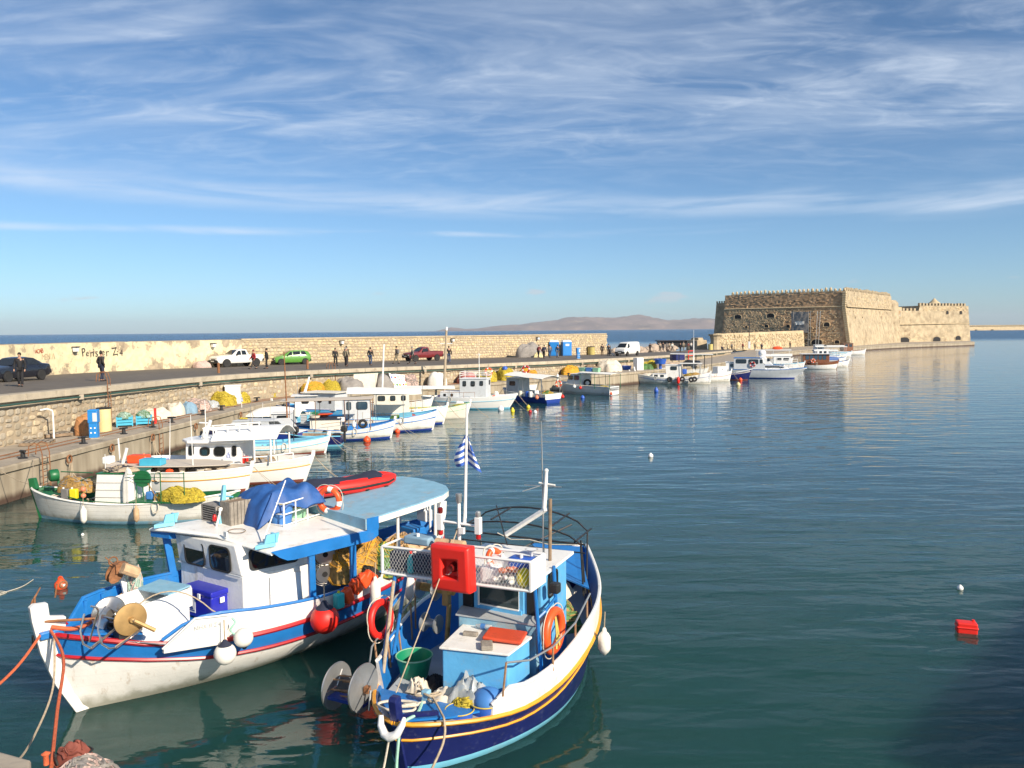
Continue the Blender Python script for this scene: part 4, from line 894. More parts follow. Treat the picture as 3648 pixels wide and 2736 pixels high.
def canopy(bt,x0,x1,w,z0,z1,m,post='galvanised',posts=((.05,.95),),zb=.9,arch=.08,pr=.025,name='canopy',y0=0,fr=True,sag=0,th=.03):
    mb=MB(); rows=[]
    for i in range(9):
        t=i/8; row=[]
        for j in range(7):
            u=j/6*2-1; row.append((lerp(x0,x1,t),y0+u*w/2,lerp(z0,z1,t)+arch*(1-u*u)+sag*nz(t*4,u*2)))
        rows.append(row)
    mb.grid(rows); b=len(mb.v); mb.v+=[(x,y,z-th) for x,y,z in mb.v[:b]]; nf=len(mb.f); mb.f+=[tuple(b+i for i in reversed(f)) for f in mb.f[:nf]]; mb.m+=[0]*nf
    per=[i for i in range(7)]+[7*i+6 for i in range(1,9)]+[56+j for j in range(5,-1,-1)]+[7*i for i in range(7,0,-1)]
    for a,c in zip(per,per[1:]+per[:1]): mb.f.append((a,c,b+c,b+a)); mb.m.append(0)
    mb.build(name,m,bt.root,ang=60)
    for t in posts:
        x=lerp(x0,x1,t); z=lerp(z0,z1,t)
        for sg in (1,-1): MB().tube([(x,y0+sg*(w/2-.05),zb),(x,y0+sg*(w/2-.05),z)],pr,6).build('post',post,bt.root)
    if fr:
        mb=MB()
        for sg in (1,-1): mb.tube([(x0,y0+sg*(w/2-.04),z0-.03),(x1,y0+sg*(w/2-.04),z1-.03)],pr,6)
        mb.build('canopy_frame',post,bt.root)
def rail(bt,pts,h,posts,m='stainless',r=.015,name='guard_rail',mid=0):
    mb=MB(); mb.tube([(x,y,z+h) for x,y,z in pts],r,5)
    if mid: mb.tube([(x,y,z+h*mid) for x,y,z in pts],r*.8,5)
    for k in posts: x,y,z=pts[k]; mb.tube([(x,y,z),(x,y,z+h)],r,5)
    mb.build(name,m,bt.root)
def flag(loc,h,w,az,label,seed=1):
    # Greek flag hanging slackly from its halyard: blue and white bands folding down in a chevron, canton at the top
    rt=empty('greek_flag',loc,az,label,'flag','small Greek flags on the boats')
    def P(s,q,o=0):
        a=w*(.03+.30*math.sin(PI*min(1,s*.85)));b=w*(.04+.42*s); x=(-a if q<0 else b)*abs(q)
        return (x,.05*w*math.sin(q*5+seed)*(1+s)+o,-s*h*.92-abs(x)*(.55 if q<0 else .95)*(1-.4*s))
    mb=MB()
    for k in range(9): mb.grid([[P((k+j/2)/9*.85,q/8) for q in range(-8,9)] for j in range(3)],mi=k%2)
    mb.build('flag_cloth',['flag_blue','flag_white'],rt,ang=80)
    q=MB()
    for o in (-.006*h,.006*h): q.grid([[P(j/6*.36,q_/12,o) for q_ in range(0,13)] for j in range(7)])
    q.build('flag_canton','flag_blue',rt); q=MB()
    for o in (-.012*h,.012*h): q.grid([[P(.12+.08*j,q_/12,o) for q_ in range(0,13)] for j in (0,1)]); q.grid([[P(j/6*.36,.38+.2*q_,o) for q_ in (0,1)] for j in range(7)])
    q.build('flag_cross','flag_white',rt)
    return rt
# ================================================================ hero boat A : blue, white and red fishing boat
A_=Boat('fishing_boat',(-7.35,12.95),R(227),'white and blue fishing boat with red rub rails and pale blue rear roof','fishing boat')
railc=[(0,1.44),(.06,1.33),(.14,1.14),(.25,.98),(.4,.93),(.6,.98),(.8,1.12),(1,1.42)]
lowc=[(0,1.06),(.06,.97),(.14,.84),(.25,.69),(.4,.62),(.6,.66),(.8,.82),(1,1.12)]
A_.hull(1.45,[(-.45,.05,-.35,-6.9,1),(0.0,.48,.0,-7.35,1.6),([(0,.45),(.3,.28),(.6,.28),(1,.5)],.76,.14,-7.7,1.3),(lowc,.97,.28,-8.1,1.08),(railc,1.0,.35,-8.25,1)],['hull_white_smooth','blue_paint','red_oxide'],[2,0,0,1],[(0,1.36),(.1,1.26),(.15,.92),(1,.9)],'blue_paint',rails=((railc,.0,'red_paint',.042),(lowc,.0,'red_paint',.033)),thick=.07)
A_.stem([(-.3,-.4),(.02,0),(.30,.55),(.50,1.15),(.60,1.7),(.62,1.93),(.56,1.97),(.36,1.95),(.34,1.72),(.10,1.66),(.12,1.36),(.18,1.0),(.05,.4),(-.2,0),(-.45,-.4)],.13,'white_paint')
for f_ in (MB().box((.34,0,1.45),(.35,.30,.12)),): f_.build('stem_knee','blue_paint',A_.root,bevel=.02,smooth=False)
def side_panel(bt,sg,ts,zt,name,mo,mi_,mc,capr=.035,outer=.0,flare=.05):
    n=24; o=[];i_=[];c=[]
    for k in range(n+1):
        t=lerp(ts[0],ts[1],k/n); x,y,z=bt.pt(len(bt.rows)-1,t,1); z2=cur(zt,t); yo=y+outer+flare*(z2-z)
        o.append([(x,sg*(y-.005),z),(x,sg*yo,z2)]); i_.append([(x,sg*(y-.14),z-.10),(x,sg*(yo-.05),z2)]); c.append((x,sg*(yo-.025),z2))
    q=MB().grid(o,mi=0).grid(i_,mi=1); q.add([o[0][0],o[0][1],i_[0][1],i_[0][0]],[(0,1,2,3)]); q.add([o[-1][0],o[-1][1],i_[-1][1],i_[-1][0]],[(0,1,2,3)])
    q.build(name,[mo,mi_],bt.root,ang=50); MB().tube(c,capr,6).build('cap_rail',mc,bt.root)
side_panel(A_,1,(.165,.985),[(.16,1.13),(.2,1.36),(.25,1.46),(.35,1.38),(.5,1.29),(.62,1.34),(.8,1.48),(.985,1.8)],'bulwark','white_paint','blue_paint','blue_paint')
side_panel(A_,-1,(.05,.985),[(.05,1.36),(.075,1.66),(.2,1.62),(.35,1.52),(.5,1.45),(.62,1.45),(.8,1.5),(.985,1.8)],'bulwark','white_paint','blue_paint','blue_paint')
for t in (.09,.13,.17,.21):
    x,y,z=A_.pt(4,t,1); MB().box((x,-(y-.07),1.42),(.05,.05,.42)).build('bulwark_rib','blue_paint',A_.root,smooth=False)
# raised side plate with lettering
pl=MB(); pl.add([(-.98,1.22,1.02),(-1.95,1.46,.96),(-1.98,1.50,1.44),(-1.45,1.40,1.50),(-.98,1.24,1.10)],[(0,1,2,3,4)]); pl.add([(-.98,1.18,1.02),(-1.95,1.42,.96),(-1.98,1.46,1.44),(-1.45,1.36,1.50),(-.98,1.20,1.10)],[(4,3,2,1,0)])
pp=pl.build('name_board','white_paint',A_.root,smooth=False)
MB().tube([(-.96,1.22,1.10),(-1.45,1.38,1.52),(-1.98,1.48,1.46)],.022,6).build('board_edge','pale_grey',pp)
tx_=text('ΝΗΧ ΙΙ Σ4',.10,(-1.42,1.405,1.33),R(180)-R(13),'lettering_grey',A_.root)
# foredeck things belonging to the boat
MB().slab([(.15,.12,1.40),(.15,-.12,1.40),(-.85,-.72,1.29),(-.85,.72,1.29)],.04).build('foredeck_plate','blue_paint',A_.root)
# cabin
cb=[(-2.70,.68),(-2.38,-1.18),(-4.02,-1.32),(-4.10,.86)]
cabin(A_,cb,.88,1.80,'white_paint')
cabin(A_,[(-2.68,.69),(-2.36,-1.19),(-4.0,-1.33),(-4.10,.87)],1.80,2.38,'white_paint',toppoly=[(-2.60,.60),(-2.26,-1.12),(-3.9,-1.28),(-4.1,.80)],name='cabin_upper')
u=Vector((.32,-1.86,0)).normalized(); up=Vector((.05,0,1)).normalized()
def onfront(y,z,o=.012): 
    t=(.69-y)/1.88; lean=(z-1.8)/.58*.09; return (-2.68+.32*t+lean+o,y,z)
cbo=[o for o in A_.root.children if o.name.startswith('cabin_upper')][0]
window(cbo,onfront(-.61,2.07),-u,up,.62,.50,.22,fw=.03); window(cbo,onfront(.15,2.07),-u,up,.62,.50,.22,fw=.03)
window(cbo,(-3.30,.765,2.08),Vector((-1.42,.18,0)),(0,-.12,1),.95,.40,.2,fw=.035)
MB().tube([(-2.66,.70,1.8),(-2.345,-1.2,1.8)],.014,5).build('trim_strip','pale_grey',A_.root)
MB().box((-3.5,.82,1.33),(.62,.02,.72),rz=R(-7)).build('side_door','white_clean',A_.root)
# roofs
rf=MB().slab([(-1.95,-1.50,2.50),(-2.10,-1.0,2.53),(-2.62,-.1,2.47),(-2.90,1.40,2.35),(-5.22,1.43,2.35),(-5.3,-1.4,2.46)],.06).build('front_roof','white_paint',A_.root,bevel=.015,smooth=False)
MB().tube([(-1.95,-1.50,2.46),(-2.10,-1.0,2.49),(-2.62,-.1,2.43),(-2.90,1.40,2.31)],.03,6).build('roof_edge','white_paint',A_.root)
mb=MB(); n=16; o=[]
for k in range(n+1):
    t=k/n; x=lerp(-2.88,-5.24,t); dep=.22*min(1,math.sin(min(1,t*6)*PI/2)) if t<.93 else .22+(t-.93)*-1.2; o.append([(x,1.455,2.36),(x,1.455,2.35-dep)])
mb.grid(o); mb.grid([[(x,1.41,z) for x,_,z in r_] for r_ in o]); mb.build('roof_fascia','blue_paint',A_.root)
MB().slab([(-1.96,-1.52,2.44),(-2.12,-1.05,2.44),(-2.5,-1.2,2.34),(-2.3,-1.5,2.34)],.12).build('roof_underside','blue_paint',A_.root)
rr_=[(-4.95,1.43),(-5.6,1.42),(-6.4,1.38),(-7.15,1.28),(-7.5,1.08),(-7.72,.75),(-7.85,.2),(-7.88,-.4),(-7.8,-.9),(-7.4,-1.25),(-5.0,-1.4)]
zz_=lambda x:2.58+.20*((-x-4.95)/3.1)
MB().slab([(x,y,zz_(x)) for x,y in rr_],.035).build('rear_roof','faded_blue',A_.root)
mb=MB(); rr2=[(x,y) for x,y in rr_]; mb.grid([[(x,y*1.004,zz_(x)-.03),(x,y*1.004,zz_(x)-.15)] for x,y in rr2]); mb.grid([[(x,y*.97,zz_(x)-.03),(x,y*.97,zz_(x)-.15)] for x,y in rr2]); mb.build('rear_fascia','white_paint',A_.root)
MB().slab([(-4.93,1.45,2.59),(-5.22,1.45,2.59),(-5.22,-1.38,2.60),(-4.93,-1.38,2.60)],.22).build('roof_step','faded_blue',A_.root)
MB().slab([(-4.96,1.462,2.60),(-5.25,1.462,2.60),(-5.25,1.452,2.60),(-4.96,1.452,2.60)],.25).build('step_end','blue_paint',A_.root)
for x,w_,m_ in ((-3.72,.13,'blue_paint'),(-4.66,.13,'blue_paint')): MB().box((x-.06,1.30,1.72),(w_,.07,.90),sh=(.06,.08)).build('roof_post',m_,A_.root,bevel=.01,smooth=False)
MB().box((-2.3,-1.33,1.95),(.14,.07,.95),sh=(.12,-.05)).build('roof_post','blue_paint',A_.root,bevel=.01,smooth=False)
for x in (-5.88,-6.92): MB().tube([(x,1.26,1.42),(x,1.28,zz_(x)-.05)],.032,8).build('stanchion','white_clean',A_.root)
MB().tube([(-6.92,1.28,2.0),(-7.15,1.25,zz_(-7.1)-.1)],.02,6).build('brace','white_clean',A_.root)
for y in (-.9,.2): MB().tube([(-7.7,y,1.6),(-7.7,y,2.7)],.03,6).build('stanchion','white_clean',A_.root)
# stern
MB().slab([(-6.3,1.15,1.30),(-7.2,1.0,1.38),(-7.95,.35,1.5),(-7.95,-.35,1.5),(-7.2,-1.0,1.38),(-6.3,-1.15,1.30)],.06).build('stern_deck','blue_paint',A_.root)
A_.stem([(-8.1,1.1),(-8.34,1.9),(-8.36,2.2),(-8.18,2.2),(-8.05,1.5),(-7.9,1.1)],.14,'white_paint','stern_post')
MB().box((-7.05,.35,1.62),(.5,.6,.5),top=(.7,.8)).build('hatch_box','blue_paint',A_.root,bevel=.02,smooth=False)
MB().tube([(-7.3,.9,1.72),(-8.2,.05,2.02)],.03,6).build('tiller','old_wood',A_.root)
sp_=MB().box((-7.75,-.05,1.95),(.22,.34,.28)).box((-7.7,-.05,2.12),(.14,.24,.12)); sp_.build('deck_lamp','white_clean',A_.root,bevel=.03,smooth=False)
# bow rollers: steel tubes and hoops
mb=MB()
for y_ in (.95,1.32): pass
mb.tube([(-.05,.62,1.34),(-.02,1.16,1.99),(.02,1.2,2.06),(.10,1.2,2.1)],.016,6); mb.tube([(.18,1.15,1.99),(.26,1.18,1.75),(.24,1.22,1.55),(.14,1.25,1.46)],.016,6)
mb.tube([(-.18,1.0,1.97),(-.04,1.18,1.92),(.03,1.25,1.72),(.0,1.3,1.5),(-.10,1.32,1.40),(-.2,1.3,1.38)],.016,6)
mb.tube([(-.2,1.3,1.38),(-.78,.86,1.40)],.022,6); mb.tube([(.14,1.25,1.46),(-.5,.55,1.42)],.022,6)
mb.build('roller_hoops','stainless',A_.root)
MB().tube([(.42,.05,1.66),(-.25,.35,1.60)],.022,6).build('boom_rod','rust',A_.root)
MB().tube([(.12,.30,1.385),(-1.12,1.21,1.12)],.012,5).build('rail_rod','stainless',A_.root)
# net hauler : two plates on one axle
hr=MB(); qy=Matrix.Rotation(PI/2,4,'X')
MB().lathe([(.02,-.02),(.265,-.02),(.27,-.01),(.265,.012),(.18,.03),(.05,.03),(.04,.09),(.001,.09)],c=(-.64,.78,1.585),n=32,M=Matrix.Rotation(-PI/2,4,'X')).build('hauler_plate','brass_rust',A_.root,ang=40)
MB().lathe([(.02,0),(.275,0),(.28,.012),(.27,.03),(.16,.07),(.10,.16),(.001,.16)],c=(-.50,.22,1.60),n=32,M=Matrix.Rotation(-PI/2,4,'X')).build('hauler_plate','stainless',A_.root,ang=40)
mb=MB()
for k in range(5): a=2*PI*k/5; mb.tube([(-.50+.13*math.cos(a),.30,1.60+.13*math.sin(a)),(-.62+.09*math.cos(a),.76,1.585+.09*math.sin(a))],.012,5)
mb.tube([(-.48,.1,1.6),(-.66,.9,1.58)],.025,8); mb.build('hauler_axle','stainless',A_.root)
MB().tube([(-.66,.88,1.58),(-.95,.98,1.36)],.035,6).build('crank_arm','brass_rust',A_.root); MB().box((-.55,.5,1.34),(.18,.5,.12)).build('hauler_foot','black_metal',A_.root)
# hoop and mesh guard behind the hauler
pts=[(-.62,.62,1.32)]+[(-.62-1.5*t,.70+.5*t,1.62+.42*math.sin(PI*min(1,t*1.15))**.8-.25*t) for t in [i/12 for i in range(13)]]
MB().tube(pts,.012,5).build('hoop_bar','rope_tan',A_.root)
# front raked fairlead post and pulley
fp=MB(); fp.add([(-1.12,-.70,1.30),(-1.28,-.70,1.30),(-1.10,-.78,2.02),(-1.03,-.78,2.02)]+[(-1.12,-.58,1.30),(-1.28,-.58,1.30),(-1.10,-.70,2.02),(-1.03,-.70,2.02)],[(0,1,2,3),(7,6,5,4),(0,4,5,1),(1,5,6,2),(2,6,7,3),(3,7,4,0)]); fp.build('raked_post','white_paint',A_.root,bevel=.02,smooth=False)
pu=MB(); 
for s_ in (0,.16): pu.lathe([(.01,0),(.20,0),(.20,.02),(.01,.02)],c=(-.95,-.72+s_,2.02),n=14,M=Matrix.Rotation(R(55),4,'Y')@Matrix.Rotation(-PI/2,4,'X'),sy=.6)
pu.build('pulley_cheek','rust',A_.root,ang=40)
MB().torus((-.93,-.66,2.22),.075,.014,M=Matrix.Rotation(PI/2,4,'X'),n=18,k=6).build('pulley_ring','rust',A_.root)
MB().box((-1.02,-.60,2.10),(.22,.22,.16)).tube([(-.98,-.62,2.1),(-.80,-.68,2.32)],.012,5).build('pulley_motor','rust',A_.root,bevel=.02,smooth=False)
MB().lathe([(.10,0),(.10,.3)],c=(-1.25,-.42,1.98),n=10,M=Matrix.Rotation(R(60),4,'Y')).build('hauler_drum','cork',A_.root)
pf=MB().tube([(-.10,-1.12,1.66),(-.14,-1.12,1.90)],.014,5).torus((-.24,-1.12,1.86),.055,.02,M=Matrix.Rotation(PI/2,4,'X'),n=14,k=6); pf.build('side_roller','rust',A_.root)
# mast and side light boxes on the roof
ms=MB(); ms.add([(-3.00,-.92,2.42),(-3.14,-.92,2.42),(-3.26,-1.0,3.22),(-3.20,-1.0,3.22)]+[(-3.00,-.78,2.42),(-3.14,-.78,2.42),(-3.26,-.92,3.22),(-3.20,-.92,3.22)],[(0,1,2,3),(7,6,5,4),(0,4,5,1),(1,5,6,2),(2,6,7,3),(3,7,4,0)])
ms.build('mast','turq_blue',A_.root,bevel=.01,smooth=False); MB().box((-3.1,-.85,2.44),(.42,.22,.03)).build('mast_base','turq_blue',A_.root); MB().tube([(-3.16,-1.05,3.0),(-3.30,-.75,3.0)],.018,6).build('mast_spreader','turq_blue',A_.root)
for x,y,z in ((-2.98,1.12,2.44),(-2.20,-1.30,2.58)):
    q=MB(); q.prism([(x+.28,y+.05),(x-.10,y+.10),(x-.10,y-.10),(x+.1,y-.08)],z-.05,z+.02); q.box((x-.04,y+.02,z+.09),(.26,.04,.16),sh=(-.05,0)); q.box((x-.15,y-.03,z+.08),(.04,.18,.16)); q.build('sidelight_box','turq_blue',A_.root); MB().ball((x-.06,y-.04,z+.08),(.035,.035,.05),10).build('side_light','stainless',A_.root)
nl=MB().tube([(-2.86,-.62,2.46),(-2.98,-.66,2.78)],.02,6).tube([(-2.98,-.66,2.78),(-3.0,-.67,2.84)],.035,8); nl.build('lamp_bracket','white_clean',A_.root)
MB().lathe([(.04,0),(.045,.03),(.04,.1),(.02,.13)],c=(-2.90,-.75,2.58),n=10).build('red_lamp','lamp_red',A_.root)
MB().tube([(-2.98,.92,2.40),(-3.75,.5,3.42)],.012,6).build('whip_aerial','white_clean',A_.root)
MB().box((-2.64,.20,2.52),(.03,.12,.10)).build('roof_bracket','white_clean',A_.root)
# roof rail
mb=MB()
PR=[(-3.62,-.62),(-3.86,.22),(-4.55,-.02),(-5.02,-.15)]
for h in (.02,.24,.46): mb.tube([(x,y,2.44+h) for x,y in PR],.014,5)
for x,y in PR: mb.tube([(x,y,2.40),(x,y,2.90)],.018,5)
mb.tube([(-4.2,.10,2.42),(-4.2,.10,2.9)],.016,5); mb.build('roof_rail','white_clean',A_.root)
MB().torus((-2.98,-.02,2.485),.15,.008,n=24,k=5,sc=(1,1.25)).build('hatch_ring','old_wood',A_.root)
# anchor on the bow
an=empty('anchor',A_.w(.47,-.13,1.68),A_.rz,'rusty anchor with curved flukes lashed to the white bow post','anchor')
MB().tube([(.02,0,-.12),(.0,-.10,.20),(-.02,-.16,.30)],.016,6).build('shank','rust',an); MB().tube([(.12,.12,.16),(.10,-.02,.13),(.02,-.16,.24),(-.16,-.34,.40)],[.010,.018,.02,.010],6).build('flukes','rust',an)
MB().add([(-.12,-.30,.40),(-.14,-.42,.34),(-.26,-.44,.46)],[(0,1,2)]).build('fluke_tip','rust',an); MB().box((.06,.02,-.36),(.07,.10,.22)).build('stock','black_metal',an,bevel=.02,smooth=False)
# things standing on boat A
W_=A_.w; rzA=A_.rz
fb=empty('fish_box_table',W_(-1.30,.0,1.30),rzA+R(16),'white fish sorting box with a half blue lid on the foredeck','fish box')
MB().box((0,0,-.18),(1.0,.80,.50)).build('box_body','white_clean',fb,bevel=.03,smooth=False)
mb=MB(); mb.box((0,.41,.22),(1.08,.03,.34)).box((0,-.41,.22),(1.08,.03,.34)).box((.53,0,.19),(.03,.80,.26)).box((-.53,0,.24),(.03,.8,.36)).box((0,0,.12),(1.04,.8,.04)); mb.build('tray_rim','white_clean',fb,bevel=.01,smooth=False)
MB().slab([(-.52,.40,.44),(-.05,.40,.41),(-.05,-.40,.41),(-.52,-.40,.44)],.03).build('blue_lid','faded_blue',fb)
fi=MB(); r5=random.Random(2)
for k in range(26):
    x,y=r5.uniform(.02,.48),r5.uniform(-.34,.34); a=r5.uniform(0,PI); fi.ball((x,y,.17+r5.uniform(0,.03)),(.07,.018,.015),6,M=Matrix.Rotation(a,4,'Z'))
tag(fi.build('fish','pale_grey',None,loc=W_(-1.30,0,1.30),rz=rzA+R(16)),'small silvery fish lying in the white sorting box','fish',kind='stuff')
co_=empty('cool_box',W_(-2.42,-.18,.95),rzA+R(10),'dark blue plastic cool box with white latches standing in front of the cabin','cool box')
MB().box((0,0,.23),(.44,.86,.46)).build('box_body','cooler_blue',co_,bevel=.03,smooth=False); MB().box((0,0,.51),(.48,.92,.10)).build('lid','cooler_blue',co_,bevel=.02,smooth=False)
for y in (-.22,.10): MB().box((.25,y,.44),(.025,.07,.10)).build('latch','white_clean',co_,bevel=.005,smooth=False)
MB().box((.02,.475,.38),(.09,.02,.10)).build('handle','white_clean',co_); st_=MB().box((.226,-.18,.22),(.006,.26,.26)).build('sticker','foam_white',co_)
MB().add([(.232,-.26,.15),(.232,-.10,.15),(.232,-.18,.28)],[(0,1,2)]).add([(.232,-.29,.12),(.232,-.07,.12),(.232,-.07,.14),(.232,-.29,.14)],[(0,1,2,3)]).build('sticker_mark','lettering_blue',st_,smooth=False)
cr_=empty('wooden_crate',W_(-3.42,-.70,2.46),rzA+R(6),'weathered grey slatted wooden crate standing on its end on the front roof','crate')
for i in range(8):
    for s_ in (1,-1): MB().box((.30-.082*i,s_*.17,.24+random.uniform(-.01,.01)),(.070,.015,.48)).build('slat','grey_wood',cr_,smooth=False)
for i in range(5): MB().box((.335,-.13+.065*i,.24),(.015,.055,.48)).build('slat','grey_wood',cr_,smooth=False)
for z in (.04,.44): MB().box((0,0,z),(.62,.31,.03)).build('end_board','old_wood',cr_,smooth=False)
c2=empty('louvred_crate',W_(-3.12,-1.12,2.47),rzA+R(6),'dark grey louvred plastic crate on the front roof beside the light blue mast','crate')
MB().box((0,0,.18),(.30,.50,.34)).build('box_body','dark_interior',c2,smooth=False)
for i in range(7): MB().box((.157,0,.045+.045*i),(.02,.46,.020)).build('slat','net_grey',c2,smooth=False); MB().box((0,.257,.045+.045*i),(.26,.02,.020)).build('slat','net_grey',c2,smooth=False)
MB().box((.0,0,.355),(.33,.53,.02)).build('top_board','net_grey',c2)
for a,b in ((.155,.245),(.155,-.245),(-.15,.25)): MB().box((a,b,.18),(.03,.03,.36)).build('corner_post','net_grey',c2,smooth=False)
def tub(name,loc,r,h,m,label,cat='tub',rim=None,taper=.8,sy=1,rz=0,grp=None,hand=False,inner=None):
    rt=empty(name,loc,rz,label,cat,grp)
    MB().lathe([(.001,.01),(r*taper*.96,.01),(r*.97,h),(r,h),(r*taper,0),(.001,0)],n=26,sy=sy).build('tub_wall',m,rt,ang=40)
    MB().torus((0,0,h),r*1.01,r*.045,n=30,k=6,sc=(1,sy)).build('rim',rim or m,rt,ang=80)
    return rt
tub('large_tub',W_(-4.02,-.18,2.42),.27,.44,'tub_blue','large blue plastic tub inside the white roof rail under the blue tarpaulin',rim='yellow_rim')
for i in range(6):
    q=tub('stacked_basket',W_(-4.52+.015*i,-.42,2.43+.062*i+(.20 if i else 0)),.25,.24 if i==0 else .10,['light_green','bright_red','tub_blue','green_plastic','yellow_plastic','red_paint'][i],['pale green basket at the foot of the basket stack on the roof','red basket just above the pale green one in the roof stack','blue basket in the middle of the roof stack','dark green basket in the roof stack','yellow basket near the top of the roof stack','dark red basket on top of the roof stack'][i],'basket',grp='coloured baskets stacked on the roof',rim='yellow_rim')
mb=MB(); rows=[]
for i in range(23):
    row=[]
    for j in range(15):
        u,v=i/22,j/14; x=lerp(-3.35,-4.95,u); y=lerp(-1.25,.12,v); base=2.74+.44*math.sin(min(1,u*2.3)*PI/2)*(1-.12*u)
        edge=min(v,1-v,u*1.4,1-u); z=base-(.36*max(0,1-edge*6)**1.5)+.13*nz(x*2.6,y*2.6,2)+.08*nz(x*6,y*6,4); z-=.10*math.exp(-((x+4.35)**2)*30)
        row.append((x+.04*nz(y*4,u*3),y+.05*nz(x*4,v*3),z))
    rows.append(row)
mb.grid(rows); b=mb.build('tarpaulin','tarp_blue',None,loc=W_(0,0,0),rz=rzA,ang=80); b.modifiers.new('t','SOLIDIFY').thickness=.01; s_=b.modifiers.new('s','SUBSURF'); s_.levels=1; s_.render_levels=1
tag(b,'crumpled blue tarpaulin thrown over the tubs on the boat roof','tarpaulin')
di=empty('inflatable_dinghy',W_(-6.25,-.82,2.80),rzA+R(-5),'rolled red inflatable dinghy with a black stripe lying upside down on the pale blue roof','dinghy')
for sg in (1,-1):
    MB().tube([(1.25,sg*.22,0),(.9,sg*.24,.02),(0,sg*.25,.0),(-.8,sg*.24,.03),(-1.05,sg*.16,.06),(-1.22,sg*.02,.08)],[.13,.17,.18,.17,.13,.06],14).build('tube_side','bright_red',di,ang=80)
di.scale=(.93,.93,.9); MB().tube([(.95,.405,-.0),(0,.432,-.01),(-.8,.405,.02),(-1.02,.30,.05)],.032,6).build('rub_strake','black_rubber',di)
mb=MB(); mb.grid([[(lerp(1.25,-.75,i/14),lerp(-.36,.36,j/6),.14+.10*math.sin(PI*j/6)+.05*nz(i*.4,j*.5)+.03*math.sin(i*.6)) for j in range(7)] for i in range(15)]); mb.build('floor_cloth','cloth_navy',di,ang=80)
for x in (.5,-.2,-.75): MB().ball((x,.38,-.10),(.07,.03,.03),8).build('grab_patch','black_rubber',di)
lifebuoy(W_(-4.98,.14,2.78),.30,.062,(.35,1,.05),'orange lifebuoy with white bands tied to the roof rail of the white and blue boat')
ballfender(W_(-1.84,1.62,.86),.185,'tarp_white','round white buoy fender nearest the bow of the white and blue boat',cm='cloth_navy')
ballfender(W_(-2.16,1.66,1.06),.165,'tarp_white','round white buoy fender hanging upside down behind the nearer white one',dirn=(0,.2,-1),cm='cloth_navy',line=0.01)
ballfender(W_(-3.72,1.78,.98),.265,'bright_red','big red ball fender beside the wheelhouse of the white and blue boat')
for i,(x,y,z,tl) in enumerate([(-4.98,1.50,1.43,.9),(-4.80,1.52,1.40,.6),(-4.60,1.54,1.33,.5),(-4.38,1.58,1.22,.35),(-4.16,1.60,1.18,.0)]):
    c=MB().box((0,0,0),(.19,.15,.30)); o=c.build('jerry_can','aqua_plastic' if i==4 else 'orange_red',None,bevel=.035,smooth=False); o.location=W_(x,y,z); o.rotation_euler=(0,tl,rzA+R(5)); 
    k=MB().tube([(0,0,.14),(0,0,.19)],.025,8); k.build('cap','yellow_plastic' if i==4 else 'orange_red',o)
    k=MB().tube([(-.095,.0,-.13),(-.098,0,.13)],.006,4); k.build('seam','salmon',o)
    tag(o,['orange jerry can at the aft end of the row lashed to the rail','orange jerry can second from the aft end of the lashed row','orange jerry can second from the aqua one in the lashed row','orange jerry can right beside the aqua one','aqua plastic jerry can at the forward end of the lashed row'][i],'jerry can','plastic cans lashed along the rail')
fender(W_(-4.98,1.66,1.12),.105,.56,'long white fender hanging aft of the orange cans'); fender(W_(-5.86,1.66,1.02),.105,.5,'long white fender hanging below the white mesh rack')
heap('fishing_net','brown and yellow fishing net heaped on the aft deck under the pale blue roof','fishing net',W_(-5.35,.35,1.25),(.72,.85),.85,'net_brown',seed=4,strands=150,m2='net_orange',rough=.3)
heap('fishing_net','olive green fishing net hanging over the rail beside the brown net heap','fishing net',W_(-5.75,1.0,1.22),(.4,.4),.62,'net_green',seed=8,strands=80,m2='net_yellow2')
heap('cork_float_line','coil of tan cork floats piled behind the brown net','float line',W_(-6.5,.75,1.3),(.55,.55),.45,'net_brown',seed=12,strands=60,m2='cork',sr=.035)
fl=MB(); r5=random.Random(8)
for k in range(34):
    t=k/33; fl.tube([W_(-.62-.75*t+.0,-.30-.62*t+.05*math.sin(k*2),1.42+.18*t),W_(-.70-.75*t,-.42-.62*t+.04*math.sin(k*3),1.43+.18*t)],.045,7)
    fl.tube([W_(-.60-.7*t,-.10-.62*t,1.38+.05*math.sin(k)),W_(-.66-.7*t,-.22-.62*t,1.38)],.045,7)
tag(fl.build('cork_float_line','cork',None),'string of tan cork floats lying along the blue foredeck bulwark','float line')
heap('netting','pale green netting draped over the raked white post','fishing net',W_(-1.28,-.62,1.3),(.14,.14),.62,'mint_net',seed=31,strands=40,m2='net_pink',flat=3)
